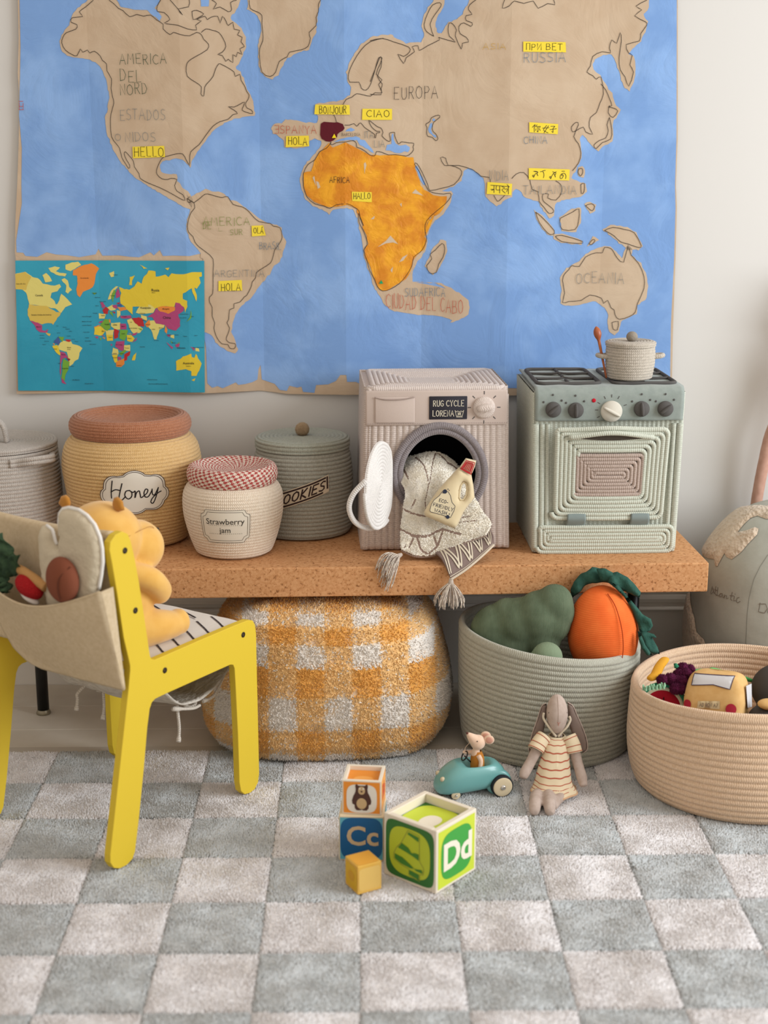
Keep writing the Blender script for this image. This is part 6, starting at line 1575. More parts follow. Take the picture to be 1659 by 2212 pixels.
WHT, MID, DEEP = np.array(lin('#EDE3D8')[:3]), np.array(lin('#EFC182')[:3]), np.array(lin('#E8A852')[:3])
def gingham(p, rr):
    x, z = p[0] + rr.normal(0, .0016), p[2] + rr.normal(0, .0016)
    top = z > 0.233
    a = (math.floor(x / 0.0635) + (0 if top else 1)) % 2
    b = 1 if (z < 0.03 or 0.091 < z < 0.169 or 0.233 < z < 0.281 or 0.316 < z < 0.337) else 0
    orange_row = b == 0
    n = int(a == 0) + int(orange_row)
    m = rr.normal(0, 0.07)
    if n == 0: col = WHT * (1 + m * .5)
    elif n == 2: col = DEEP * (1 + m)
    else: col = (MID if rr.random() < 0.93 else WHT) * (1 + m)
    return np.clip(col, 0, 1)
rr = np.random.default_rng(8)
P, N, C = [], [], []
bmv = np.array([tuple(v) for v in V])
for f in F:
    q = bmv[list(f)]; e1, e2 = q[1] - q[0], q[3] - q[0]
    n = np.cross(q[2] - q[0], q[3] - q[1]); A_ = np.linalg.norm(n) / 2
    if A_ < 1e-9: continue
    n = n / np.linalg.norm(n)
    if q[:, 1].mean() > 0.16: A_ *= 0.25
    cnt = A_ / (0.0035 ** 2); cnt = int(cnt) + (rr.random() < cnt % 1)
    for _ in range(cnt):
        s_, t_ = rr.random(2); pt = q[0] * (1 - s_) * (1 - t_) + q[1] * s_ * (1 - t_) + q[2] * s_ * t_ + q[3] * (1 - s_) * t_
        P.append(pt); nn = n + rr.normal(0, .22, 3) + np.array([0, 0, -0.25]); N.append(nn / np.linalg.norm(nn)); C.append(gingham(pt, rr))
bc = np.array([gingham(v, rr) for v in bmv])
me = bpy.data.meshes.new('pouf_body'); me.from_pydata([tuple(v) for v in V], [], F)
a_ = me.color_attributes.new('yarn', 'FLOAT_COLOR', 'POINT'); a_.data.foreach_set('color', np.concatenate([bc * 0.8, np.ones((len(bc), 1))], 1).astype(np.float32).ravel())
M_yarn = mat('gingham_yarn', '#FFFFFF', 0.97, attr='yarn', sheen=0.3, spec=0.1)
pb = link('pouf_body', me, M_yarn, pf)
TV, TF, TC = tufts(P, N, C, 0.0029, 0.0058, 0.5, seed=12)
link('pouf_pile', tri_mesh('pouf_pile', TV, TF, TC), M_yarn, pb, False, 'stuff')

# ------------------------------------------------------------ open rope baskets
def basket(name, label, loc, prof_out, thick, pitch, m, warp):
    t = thing(name, label, 'basket', loc)
    ins = [(r_ - thick, z) for r_, z in reversed(prof_out) if z > 0.02]
    body = coils(prof_out, pitch, 0.30)
    tr = prof_out[-1]
    lip = [(tr[0] - thick * (0.5 - 0.5 * cos(PI * k / 6)), tr[1] + 0.006 * sin(PI * k / 6)) for k in range(1, 6)]
    inner = coils([(tr[0] - thick, tr[1])] + ins[1:] + [(max(0.01, ins[-1][0] - 0.02), 0.018), (0.001, 0.018)], pitch, 0.22)
    g = G(); g.add(*lathe(body + lip + inner, 132, warp=warp)); g.build('basket_body', m, t); return t
GX, GY = 0.437, 3.172
M_gb = rope('rope_greygreen', '#A3A192', 0.0125, '#AEAC9E', 0.3, twist=0.0048)
gb = basket('rope_basket', 'grey-green coiled rope basket holding the soft vegetables', (GX, GY, 0.0125), rounded([(0.002, 0.001), (0.15, 0.001), (0.190, 0.004), (0.201, 0.018), (0.206, 0.08), (0.209, 0.16), (0.212, 0.245), (0.2125, 0.268)]), 0.013, 0.0125, M_gb,
            lambda v: (v[0] * (1 + 0.012 * sin(v[2] * 14)), v[1], v[2] * (1 - 0.40 * v[0])) )
EX, EY = 0.838, 2.922
M_eb = rope('rope_sand', '#CFB091', 0.0135, '#D9BC9F', 0.3, twist=0.0048)
def bwarp(v):
    a = math.atan2(v[1], v[0]); k = v[2] / 0.245
    return (v[0], v[1], v[2] + k * (0.011 * max(0, -sin(a)) - 0.014 * max(0, -cos(a)) ** 2 - 0.004 * max(0, sin(a))))
eb = basket('rope_basket', 'large sand-coloured coiled rope basket full of cloth toys', (EX, EY, 0.012), rounded([(0.002, 0.001), (0.18, 0.001), (0.222, 0.004), (0.236, 0.018), (0.247, 0.06), (0.2515, 0.11), (0.250, 0.17), (0.247, 0.225), (0.247, 0.236)]), 0.014, 0.0135, M_eb, bwarp)

# ------------------------------------------------------------ soft vegetables
def k5(x, y, d): return spot(960 + x / 3.318, 1200 + y / 3.318, d)
K5 = 0.000314
bro = thing('knit_broccoli', 'green knitted broccoli cushion leaning in the grey-green basket', 'plush toy', (0, 0, 0))
sh = []
for x, y, d, rx, ry, rz in ((390, 545, 3.125, 215, 165, 215), (560, 480, 3.110, 210, 180, 190), (690, 440, 3.095, 190, 180, 200), (790, 335, 3.085, 135, 140, 135), (450, 395, 3.120, 110, 120, 95), (600, 380, 3.11, 110, 120, 90), (830, 400, 3.08, 105, 120, 150), (300, 490, 3.140, 105, 110, 110), (520, 640, 3.105, 210, 140, 170), (680, 380, 3.095, 150, 150, 115), (800, 480, 3.08, 110, 120, 140), (700, 600, 3.085, 140, 120, 160)):
    c = k5(x, y, d); sh.append(ellipsoid(c, (rx * K5, ry * K5, rz * K5), 24, 16))
blob('knit_head', sh, mat('green_knit', '#5D6B54', 0.95, col2='#68765E', vs=40, bump='X', bs=110, bstr=0.7, bd=0.002), bro, 0.005, 10)
stalk = [ellipsoid(k5(735, 730, 3.010), (0.036, 0.030, 0.036), 22, 14), ellipsoid(k5(660, 790, 3.010), (0.042, 0.030, 0.03), 22, 14)]
blob('stalk', stalk, mat('pale_green_knit', '#7F8F74', 0.95, bump='X', bs=110, bstr=0.5, bd=0.002), bro, 0.004, 8)
car_ = thing('cloth_carrot', 'round orange cloth carrot with dark green leaves in the grey-green basket', 'plush toy', (0, 0, 0))
cc = k5(1135, 545, 3.092)
g = G(); V, F, U = ellipsoid((0, 0, 0), (0.081, 0.074, 0.109), 40, 28, None); Mt = Matrix.Rotation(rad(-4), 3, 'Y')
V = [Mt @ Vector((v[0] * (1 - 0.5 * v[2]), v[1] * (1 - 0.5 * v[2]), v[2])) + cc for v in V]; g.add(V, F, U)
cb = g.build('carrot_body', mat('orange_linen', '#E2652A', 0.9, col2='#EA7234', vs=25, bump='Z', bs=70, bstr=0.3, bd=0.001), car_)
g = G(); g.add(*tube(smooth_pts([cc + Mt @ Vector((0.03 * t_, -0.079 * q, zz)) for zz, q, t_ in ((0.100, 0.40, 0.3), (0.075, 0.66, 0.75), (0.03, 0.90, 1.05), (-0.02, 0.945, 1.1), (-0.06, 0.86, 0.85), (-0.09, 0.6, 0.4))], 6), 0.0011, 6)); g.build('carrot_seam', mat('orange_dark', '#A63C10', 0.9), cb)
M_lf = mat('carrot_leaf', '#264A40', 0.92, col2='#32594D', vs=45, bump='noise', bs=130, bstr=0.6, bd=0.004)
LV = [([(915, 310), (905, 250), (925, 185), (985, 130), (1060, 85), (1130, 95), (1195, 135), (1195, 200), (1120, 195), (1060, 195), (1000, 225), (950, 280)], 3.115, 0.016), ([(1170, 190), (1185, 135), (1240, 118), (1310, 150), (1360, 200), (1408, 262), (1395, 298), (1350, 285), (1300, 265), (1240, 240)], 3.075, 0.014),
      ([(1180, 185), (1250, 215), (1310, 290), (1380, 370), (1420, 420), (1478, 450), (1492, 500), (1475, 545), (1440, 560), (1400, 545), (1380, 480), (1350, 400), (1290, 300), (1220, 230)], 3.060, 0.012), ([(1400, 530), (1440, 550), (1500, 560), (1520, 585), (1490, 590), (1530, 660), (1548, 712), (1500, 705), (1455, 680), (1420, 620)], 3.050, 0.011), ([(1385, 540), (1410, 560), (1440, 640), (1490, 712), (1450, 712), (1410, 660), (1390, 600)], 3.035, 0.010), ([(1090, 100), (1150, 90), (1210, 120), (1230, 180), (1180, 200), (1120, 180)], 3.085, 0.016)]
for k, (pl_, d, th) in enumerate(LV):
    q = [k5(x, y, d) for x, y in pl_]; q2 = dense([(p.x, p.z) for p in q], 0.005)
    V, F, U = puff(q2, th, 0.016, 0.006, (), lambda v, d=d, k=k: Vector((v[0], d + v[1] * 0.9 + 0.005 * sin(v[0] * 140 + v[2] * 90 + k), v[2])))
    g = G(); g.add(V, F); g.build('carrot_leaf', M_lf, car_)

# ------------------------------------------------------------ cloth toys in the sand-coloured basket
def k6(x, y, d): return spot(1340 + x / 5.2, 1380 + y / 5.2, d)
tc_ = thing('cloth_car', 'mustard cloth toy car with red lamps and a number plate in the sand basket', 'toy car', (0, 0, 0))
M_must = mat('mustard_linen', '#CDA266', 0.95, col2='#D4AC72', vs=60, bump='weave', bs=420, bstr=0.3, bd=0.0007)
c0 = k6(1050, 640, 2.82); Mc = Matrix.Rotation(rad(-27), 3, 'Z') @ Matrix.Rotation(rad(-14), 3, 'X') @ Matrix.Rotation(rad(-2), 3, 'Y')
def carpt(x, y, z):
    return c0 + Mc @ Vector((x, y, z))
CWd, CDp, CHt = 0.064, 0.052, 0.062
def car_front(u, v):
    """front skin (u across, v up): bumper, bonnet bulge, raked windscreen"""
    x = (u - 0.5) * 2 * CWd * (1 - 0.10 * max(0, v - 0.55)); z = -0.075 + 0.130 * v
    bul = math.sqrt(max(0, 1 - (2 * u - 1) ** 6)) * math.sqrt(max(0, 1 - (2 * v - 1) ** 10))
    y = -0.020 * bul + (0.0 if v < 0.62 else (v - 0.62) * 0.045)
    return carpt(x, y, z)
g = G()
nb = 24
V, F, U = ellipsoid((0, 0, 0), (1, 1, 1), 48, 32, None, 0.42)
V = [carpt(v.x * CWd * (1 - 0.10 * max(0, v.z)), 0.030 + v.y * CDp + (0.012 * max(0, v.z) if v.y < 0 else 0), -0.010 + v.z * CHt) for v in V]
g.add(V, F, U); cb = g.build('car_body', M_must, tc_)
def on_front(off):
    def f(u, v):
        x, z = u, v; t = z + 0.010; zz = t / CHt; xx = x / (CWd * (1 - 0.10 * max(0, zz)))
        p = 2 / 0.42
        yy = -max(0.0, 1 - abs(xx) ** p - abs(zz) ** p) ** (1 / p) if abs(xx) < 1 and abs(zz) < 1 else 0
        y = 0.030 + yy * CDp + 0.012 * max(0, zz) - off
        return carpt(x, y, z)
    return f
wn = dense([(-0.044, 0.043), (0.040, 0.047), (0.036, 0.0195), (0.0, 0.025), (-0.046, 0.0185)], 0.004)
V, T = flatpoly(wn, on_front(0.0012), 0.008); w_ = mesh('windscreen', V, T, mat('white_print', '#C6C3C4', 0.9), cb)
M_pl = mat('plum_line', '#3B2742', 0.9)
mesh('windscreen_line', *ribbons([wn + [wn[0]]], 0.0016, on_front(0.0016)), M_pl, w_, False)
for x, z, r_ in ((-0.056 + 0.005, -0.022, 0.0095), (0.042, -0.021, 0.0115)):
    V, T = flatpoly([(x + r_ * cos(t) * .95, z + r_ * sin(t)) for t in [2 * PI * k / 24 for k in range(24)]], on_front(0.0012), 0.006); mesh('lamp_patch', V, T, mat('red_patch', '#A8283A', 0.9), cb)
pl2 = dense([(-0.0285, -0.027), (0.019, -0.0235), (0.018, -0.007), (-0.0275, -0.0125)], 0.004)
V, T = flatpoly(pl2, on_front(0.0014), 0.008); np_ = mesh('number_plate', V, T, mat('plate_cloth', '#C9B58F', 0.9), cb)
mesh('lettering', *ribbons([[(a, b + 0.075 * a) for a, b in s] for s in strokes('AD RON A7', -0.0235, -0.0215, 0.0145, -0.0135)], 0.0010, on_front(0.0018)), mat('plate_ink', '#6B5C58', 0.9), np_, False)
sw = [carpt(0.062, 0.010, 0.028), carpt(0.065, 0.052, 0.030), carpt(0.0685, 0.058, -0.020), carpt(0.0675, 0.016, -0.018)]
mesh('side_window', [p + Mc @ Vector((0.0018, 0, 0)) for p in sw], [(0, 1, 2, 3)], mat('white_print', '#C6C3C4'), cb, False)
wmn = thing('cloth_watermelon', 'round red cloth watermelon slice with a green rim in the sand basket', 'toy food', (0, 0, 0))
wc = k6(470, 770, 2.885)
def disc(r0, r1, th, y, nm, m, par):
    pr_ = [(max(r0, .0005), -th), (r1 - th * .6, -th), (r1, 0), (r1 - th * .6, th), (max(r0, .0005), th)]
    g = G(); g.add(*lathe(rounded(pr_, 3), 48)); g.xf(Matrix.Translation(wc + Vector((0, y, 0))) @ Matrix.Rotation(rad(-12), 4, 'Z') @ Matrix.Rotation(rad(78), 4, 'X')); return g.build(nm, m, par)
d0 = disc(0, 0.0545, 0.010, 0.0, 'green_rind', mat('rind_green', '#2F8C6C', 0.95), wmn)
disc(0, 0.0495, 0.0125, 0.0, 'white_rind', mat('rind_white', '#D2D6BE', 0.95), wmn)
disc(0, 0.0450, 0.0150, 0.0, 'red_flesh', mat('melon_red', '#A3152A', 0.95, bump='weave', bs=400, bstr=0.2, bd=0.0006), wmn)
sd = wc + Matrix.Rotation(rad(-12), 3, 'Z') @ Vector((0.002, -0.0155, 0.026))
g = G(); g.add(*ellipsoid(sd, (0.0014, 0.001, 0.004), 10, 8)); g.build('seed', mat('seed_dark', '#2A0A10', 0.9), wmn)
gp = thing('cloth_grapes', 'bunch of dark purple fluffy cloth grapes behind the toy car in the sand basket', 'toy food', (0, 0, 0))
r_ = np.random.default_rng(3); M_gr = mat('grape_pile', '#4A1230', 0.95, col2='#5E1A3E', vs=120)
for k, (x, y, d, rd) in enumerate(((700, 330, 2.905, 58), (780, 345, 2.905, 50), (660, 400, 2.895, 60), (740, 400, 2.890, 58), (470, 460, 2.87, 55), (560, 450, 2.875, 60), (640, 480, 2.875, 62), (700, 480, 2.87, 55), (620, 560, 2.86, 60), (680, 560, 2.86, 55))):
    c = k6(x, y, d); R_ = rd * 0.000185
    dd = r_.normal(size=(420, 3)); dd /= np.linalg.norm(dd, axis=1, keepdims=True)
    TV, TF, _ = tufts(dd * R_, dd, None, 0.0016, 0.0038, 0.4, seed=k)
    g = G(); g.add(*ellipsoid((0, 0, 0), (R_,) * 3, 14, 10)); f3 = [t for f in g.F for t in ((f[0], f[1], f[2]), (f[0], f[2], f[3]))]
    o = link('grape', tri_mesh('grape', np.concatenate([np.array(g.V), TV]), np.concatenate([np.array(f3), TF + len(g.V)])), M_gr, gp, False); o.location = c
V, F, U = puff(dense([(p.x, p.z) for p in (k6(600, 320, 2.9), k6(592, 268, 2.9), k6(625, 262, 2.9), k6(655, 300, 2.9), k6(630, 325, 2.9))], 0.003), 0.003, 0.005, 0.004, (), lambda v: Vector((v[0], 2.895 + v[1], v[2])))
g = G(); g.add(V, F); g.build('grape_leaf', mat('felt_green', '#2E7A58', 0.95), gp)
bn = thing('cloth_banana', 'small yellow felt strip standing against the rim of the sand basket', 'toy food', (0, 0, 0))
P = [k6(330, 455, 2.88), k6(395, 400, 2.895), k6(440, 310, 2.92), k6(505, 222, 2.955)]
g = G(); g.add(*tube(smooth_pts(P, 6), [0.008, 0.0095, 0.0105] + [0.0115] * 13 + [0.0112, 0.0105, 0.009], 14, flat=0.5)); g.build('felt_strip', mat('yellow_felt', '#D69B2E', 0.95, bump='noise', bs=300, bstr=0.4, bd=0.001), bn)
lt = thing('cloth_lettuce', 'pale green frilly cloth leaf above the watermelon slice in the sand basket', 'toy food', (0, 0, 0))
def frill(u, v):
    p = k6(245, 520, 2.83).lerp(k6(500, 490, 2.83), u); return p + Vector((0, 0.006 * sin(u * 40) - 0.01, 0.008 * v + 0.003 * sin(u * 55) * v - 0.008))
grid_surface(frill, 60, 8, 'frilly_leaf', mat('pale_leaf', '#8DB796', 0.95, bump='noise', bs=200, bstr=0.5, bd=0.003), lt, 0.003)
gs = thing('green_felt_pod', 'bright green felt pod lying behind the cloth car in the sand basket', 'toy food', (0, 0, 0))
g = G(); g.add(*tube(smooth_pts([k6(820, 375, 2.92), k6(900, 362, 2.925), k6(1000, 358, 2.93), k6(1075, 356, 2.93), k6(1480, 470, 2.93)], 5), [0.004] + [0.0055] * 18 + [0.005, 0.004], 10)); g.build('pod_body', mat('bright_felt', '#4FA85C', 0.95), gs)
dkp = thing('charcoal_plush', 'charcoal cloth toy with a mustard band leaning at the right in the sand basket', 'plush toy', (0, 0, 0))
sh = [ellipsoid(k6(1790, 560, 2.88), (0.062, 0.055, 0.055), 24, 16), ellipsoid(k6(1700, 520, 2.885), (0.042, 0.04, 0.040), 24, 16), ellipsoid(k6(1790, 900, 2.83), (0.066, 0.05, 0.04), 24, 16), ellipsoid(k6(1640, 900, 2.80), (0.040, 0.035, 0.032), 24, 16)]
b_ = blob('plush_body', sh, mat('charcoal_plush', '#4A4540', 0.95, bump='weave', bs=300, bstr=0.4, bd=0.001), dkp, 0.005, 8)
g = G(); g.add(*ellipsoid(k6(1680, 735, 2.79), (0.026, 0.022, 0.0105), 22, 12)); g.build('mustard_band', M_must, b_)

# ------------------------------------------------------------ soft globe and the pink thing behind it
GLX, GLY = 1.056, 3.370
gl = thing('soft_globe', 'big grey-blue cloth globe cushion with fluffy beige continents, right of the bench', 'cushion', (GLX, GLY, 0.002))
gprof = [(0.001, 0.0), (0.12, 0.004), (0.19, 0.045), (0.229, 0.11), (0.243, 0.18), (0.243, 0.25), (0.232, 0.32), (0.212, 0.39), (0.180, 0.45), (0.130, 0.505), (0.07, 0.533), (0.001, 0.54)]
gpr = rounded(gprof, 5)
g = G(); g.add(*lathe(gpr, 80)); gb_ = g.build('globe_body', mat('globe_cloth', '#A3A399', 0.93, col2='#AFAFA5', vs=12, bump='noise', bs=18, bstr=0.25, bd=0.01), gl)
rg = interp_r(gpr)
def on_globe(off):
    def f(a, z):
        r0 = rg(z); t = (rg(min(z + .004, .539)) - rg(max(z - .004, 0))) / 0.008
        nr, nz = 1, -t; l = math.hypot(nr, nz); nr /= l; nz /= l
        return Vector(((r0 + off * nr) * cos(a), (r0 + off * nr) * sin(a), z + off * nz))
    return f
def globe_hit(px, py):
    """angle and height of the globe skin met by a sight line"""
    o = Vector((0, 0, 1.35)) - Vector((GLX, GLY, 0.002)); d = (_F * 3072 + _R * (px - 829.5) - _U * (py - 1106)).normalized()
    t = 2.6
    while t < 4.5:
        p = o + d * t
        if 0 < p.z < 0.54 and math.hypot(p.x, p.y) < rg(p.z): return math.atan2(p.y, p.x), p.z
        t += 0.002
    best = min((abs(math.hypot((o + d * q).x, (o + d * q).y) - rg(max(0, min(.54, (o + d * q).z)))), q) for q in np.arange(2.8, 4.2, 0.01))
    p = o + d * best[1]; return math.atan2(p.y, p.x), max(0.005, min(0.535, p.z))
def k7(x, y): return globe_hit(1440 + x / 3.95, 940 + y / 3.95)
M_fl = mat('beige_fleece', '#BDA890', 0.97, col2='#CBB8A2', vs=60, bump='voronoi', bs=130, bstr=0.8, bd=0.004, sheen=0.3)
for nm, L in (('fleece_land', [(300, 1005), (380, 880), (470, 770), (580, 670), (690, 610), (800, 600), (900, 605), (960, 640), (960, 700), (860, 720), (780, 690), (720, 710), (660, 770), (610, 830), (680, 815), (760, 785), (790, 800), (775, 850), (700, 930), (640, 1000), (560, 1062), (515, 1040), (500, 1010), (470, 1060), (440, 1120), (420, 1120), (410, 1060), (370, 1055), (330, 1040)]),
              ('fleece_land', [(165, 1330), (205, 1345), (215, 1460), (245, 1560), (260, 1680), (320, 1740), (360, 1830), (300, 1860), (180, 1860), (110, 1800), (115, 1600), (140, 1420)])):
    Q = [k7(x, y) for x, y in L]; Q = [(a if a > 0 else a, z) for a, z in Q]
    Q = [(a - 2 * PI if a > 1.2 else a, z) for a, z in Q]
    V2, T, D = fill2d(dense([(a * 0.24, z) for a, z in Q], 0.008), 0.008)
    V = [on_globe(0.0015 + 0.007 * math.sqrt(min(1, d / 0.010)))(v[0] / 0.24, v[1]) for v, d in zip(V2, D)]
    mesh(nm, V, T, M_fl, gb_)
M_gt = mat('brown_thread', '#7C7266', 0.9)
for zt in (0.60,):
    sm = [k7(x, y) for x, y in ((865, 1020), (800, 1120), (745, 1230), (705, 1380), (690, 1520), (680, 1680), (675, 1800))]
    mesh('globe_seam', *ribbons([[(a * 0.24, z) for a, z in sm]], 0.0016, lambda u, v: on_globe(0.0008)(u / 0.24, v), 0.01), mat('seam_grey', '#8A887F', 0.9), gb_, False)
def wr(pts_list, w):
    out = []
    for pl_ in pts_list: out.append([(a * 0.24, z) for a, z in [k7(x, y) for x, y in pl_]])
    mesh('lettering', *ribbons(out, w, lambda u, v: on_globe(0.0012)(u / 0.24, v), 0.004), M_gt, gb_, False)
wr([[(380, 1350), (395, 1290), (405, 1335), (385, 1355)], [(402, 1310), (408, 1350), (418, 1345)], [(425, 1290), (418, 1350), (430, 1370)], [(415, 1318), (438, 1325)], [(440, 1300), (435, 1365), (450, 1372), (468, 1350)], [(478, 1352), (460, 1355), (458, 1378), (474, 1378), (480, 1352), (482, 1382), (490, 1385)], [(498, 1362), (494, 1392), (502, 1368), (516, 1368), (515, 1396), (530, 1390)], [(562, 1340), (548, 1400), (562, 1408)], [(545, 1368), (575, 1372)], [(582, 1375), (574, 1412), (590, 1412)], [(586, 1355), (588, 1357)], [(622, 1385), (602, 1390), (598, 1420), (612, 1430), (630, 1418)]], 0.0017)
wr([[(800, 1430), (785, 1505), (835, 1518), (860, 1480), (845, 1440), (790, 1440)], [(890, 1480), (868, 1485), (862, 1510), (880, 1525), (900, 1515)]], 0.0017)
pk_ = thing('plush_doll', 'dusty pink long-legged soft doll hanging on the wall behind the cloth globe', 'plush toy', (0, 0, 0))
def legt(P, R_):
    Q = smooth_pts([spot(x, y, d) for x, y, d in P], 6); n = len(Q); return tube(Q, [float(np.interp(i / (n - 1), np.linspace(0, 1, len(R_)), R_)) for i in range(n)], 14)
M_pk = mat('pink_cloth', '#B88E7C', 0.93, col2='#C39A88', vs=60, bump='weave', bs=350, bstr=0.25, bd=0.0007)
bc_ = spot(1775, 790, 3.525)
sh = [legt([(1730, 820, 3.52), (1706, 860, 3.53), (1668, 930, 3.54), (1650, 1000, 3.55), (1638, 1060, 3.555), (1632, 1105, 3.56), (1632, 1125, 3.56)], [0.020, 0.018, 0.016, 0.0155, 0.015, 0.0155, 0.012]),
      legt([(1750, 830, 3.54), (1722, 920, 3.545), (1692, 1010, 3.55), (1674, 1080, 3.555), (1672, 1115, 3.56)], [0.020, 0.018, 0.0165, 0.016, 0.012]),
      ellipsoid(bc_, (0.050, 0.042, 0.075), 24, 16), ellipsoid(bc_ + Vector((0.004, 0, 0.115)), (0.050, 0.045, 0.050), 24, 16)]
for sg in (-1, 1):
    sh.append(limb([bc_ + Vector((sg * 0.035, -0.01, 0.05)), bc_ + Vector((sg * 0.07 + 0.02, -0.02, 0.01)), bc_ + Vector((sg * 0.075 + 0.03, -0.025, -0.05))], [0.016, 0.015, 0.015]))
    sh.append(limb([bc_ + Vector((sg * 0.022, 0, 0.15)), bc_ + Vector((sg * 0.034, 0, 0.20)), bc_ + Vector((sg * 0.040 + 0.01, 0, 0.235))], [0.013, 0.016, 0.010]))
db = blob('doll_body', sh, M_pk, pk_, 0.0042, 5)
for sg in (-1, 1):
    g = G(); g.add(*ellipsoid(bc_ + Vector((0.004 + sg * 0.018, -0.0425, 0.122)), (0.003, 0.002, 0.003), 10, 8)); g.build('eye', mat('toy_black', '#15110F', 0.3), db)
g = G(); g.add(*tube(smooth_pts([bc_ + Vector((0.0, 0.03, 0.155)), bc_ + Vector((0.004, 0.045, 0.20)), bc_ + Vector((0.008, 0.055, 0.238)), bc_ + Vector((0.012, 0.045, 0.20)), bc_ + Vector((0.008, 0.03, 0.155))], 6), 0.0015, 6)); g.build('hanging_loop', M_pk, db)
pg = thing('wall_peg', 'small round wooden peg in the wall holding the pink doll', 'peg', bc_ + Vector((0.008, 0, 0.232)))
g = G(); g.add(*tube([(0, 0.0955 - 0.001, 0), (0, 0.045, 0.002), (0, 0.040, 0.002)], [0.006, 0.006, 0.009], 14)); g.build('peg_body', mat('peg_wood', '#C9AE86', 0.6), pg)
# ------------------------------------------------------------ wooden alphabet cubes
M_wood = mat('pale_wood', '#D8C3A0', 0.6, col2='#E0CDAD', vs=18, bump='noise', bs=60, bstr=0.05, bd=0.0005, spec=0.35)
M_wed = mat('white_edge', '#E0D5C3', 0.6, spec=0.35)
def pm_(n, h): return mat('paint_' + n, h, 0.5, spec=0.4)
def squircle(r_, n=40, p=3.6, cx=0, cy=0):
    out = []
    for k in range(n):
        t = 2 * PI * k / n; c, s = cos(t), sin(t)
        out.append((cx + r_ * math.copysign(abs(c) ** (2 / p), c), cy + r_ * math.copysign(abs(s) ** (2 / p), s)))
    return out
def cube(name, label, loc, rz, w, h, open_top, edge_m=None):
    t = thing(name, label, 'toy block', loc, rz, None)
    if open_top:
        tk = w * 0.085
        for k in range(4):
            M = Matrix.Rotation(k * PI / 2, 3, 'Z')
            bmo('side_panel', box(M @ Vector((0, -w / 2 + tk / 2, h / 2)), (w - (0 if k % 2 == 0 else 2 * tk), tk, h), M, w * 0.008, 1), edge_m or M_wed, t, False)
        bmo('inner_base', box((0, 0, h * 0.845), (w - 2 * tk, w - 2 * tk, 0.003)), M_wood, t, False)
    else:
        bmo('cube_body', box((0, 0, h / 2), (w, w, h), None, w * 0.03, 2), edge_m or M_wood, t, False)
    return t
def on_side(w, h, k, off=0.0004):
    """k 0 front, 1 right; flat coordinates centred on that side"""
    M = Matrix.Rotation(k * PI / 2, 3, 'Z')
    return lambda u, v: M @ Vector((u, -w / 2 - off, h / 2 + v))
def print_poly(nm, poly, mf, m, par):
    V, T = flatpoly(poly, mf, None); return mesh(nm, V, T, m, par, False)
def sq(a, b=None, c=0.0):
    b = b or a
    return [(-a, -b), (a, -b), (a, b), (-a, b)]

# big green cube
BW, BH2 = 0.1265, 0.129
bc = spot(942, 1928, 2.415); ang = rad(49.5)
ctr = Vector((0.1345, 2.415, 0)) + Matrix.Rotation(ang, 3, 'Z') @ Vector((BW / 2, BW / 2, 0)) if False else None
ex, ey = Vector((cos(ang), sin(ang), 0)), Vector((-sin(ang), cos(ang), 0))
c0_ = Vector((0.1345, 2.419, RUGZ)) + ex * BW / 2 + ey * BW / 2
big = cube('alphabet_cube', 'largest wooden cube, hollow on top, green sides with a striped tree and the letters Dd', c0_, ang, BW, BH2, True)
# local axes: -y side looks right (Dd), -x side looks left (tree)
dg_, lg_, mg_ = pm_('deep_green', '#2E6B2A'), pm_('lime', '#B3BF2E'), pm_('mid_green', '#3E9A3E')
f1 = on_side(BW, BH2, 0, 0.0004); f1b = on_side(BW, BH2, 0, 0.0008); f1c = on_side(BW, BH2, 0, 0.0012)
e1 = print_poly('printed_side', sq(BW * .455, BH2 * .455), f1, pm_('bright_lime', '#C3D03A'), big)
print_poly('letter_ground', squircle(BW * .385), f1b, mg_, e1)
cream_p = pm_('cream', '#E8DECB')
lettering('lettering', 'Dd', BW * .43, cream_p, e1, f1c, 0.003, -BW * .20, 0.045)
f2 = on_side(BW, BH2, 3, 0.0004); f2b = on_side(BW, BH2, 3, 0.0008); f2c = on_side(BW, BH2, 3, 0.0012); f2d = on_side(BW, BH2, 3, 0.0016)
e2 = print_poly('printed_side', squircle(BW * .462, 44, 7), f2, dg_, big)
print_poly('letter_ground', squircle(BW * .39, 44, 3.2), f2b, lg_, e2)
tree = [(a * 1.32 + 0.003, b * 1.15) for a, b in [(-0.005, 0.040), (0.016, 0.037), (0.016, 0.012), (0.0165, -0.008), (0.024, -0.018), (0.023, -0.030), (0.017, -0.031), (0.0165, -0.044), (-0.003, -0.040), (-0.003, -0.029), (-0.018, -0.026), (-0.031, -0.020), (-0.031, -0.010), (-0.026, 0.002), (-0.017, 0.014), (-0.011, 0.027)]]
mesh('tree_outline', *ribbons([dense(tree, 0.006) + [tree[0]]], 0.0014, f2c), mat('tree_line', '#8F9440', 0.6), e2, False)
for st_ in ([(-0.004, 0.037), (0.0145, 0.034), (0.0145, 0.026), (0.004, 0.030), (-0.0055, 0.033)], [(-0.016, 0.0135), (-0.004, 0.009), (0.002, 0.0015), (0.008, 0.004), (0.015, 0.004), (0.015, -0.007), (0.004, -0.003), (-0.008, 0.000), (-0.023, 0.003)], [(-0.029, -0.010), (-0.015, -0.012), (0.000, -0.020), (0.010, -0.027), (0.022, -0.028), (0.021, -0.022), (0.0, -0.026), (-0.017, -0.024), (-0.029, -0.0185)], [(-0.002, -0.030), (0.0155, -0.032), (0.0155, -0.042), (-0.002, -0.038)]):
    print_poly('tree_stripe', [(a * 1.32 + 0.003, b * 1.15) for a, b in st_], f2d, pm_('stripe_green', '#3E7A2A'), e2)
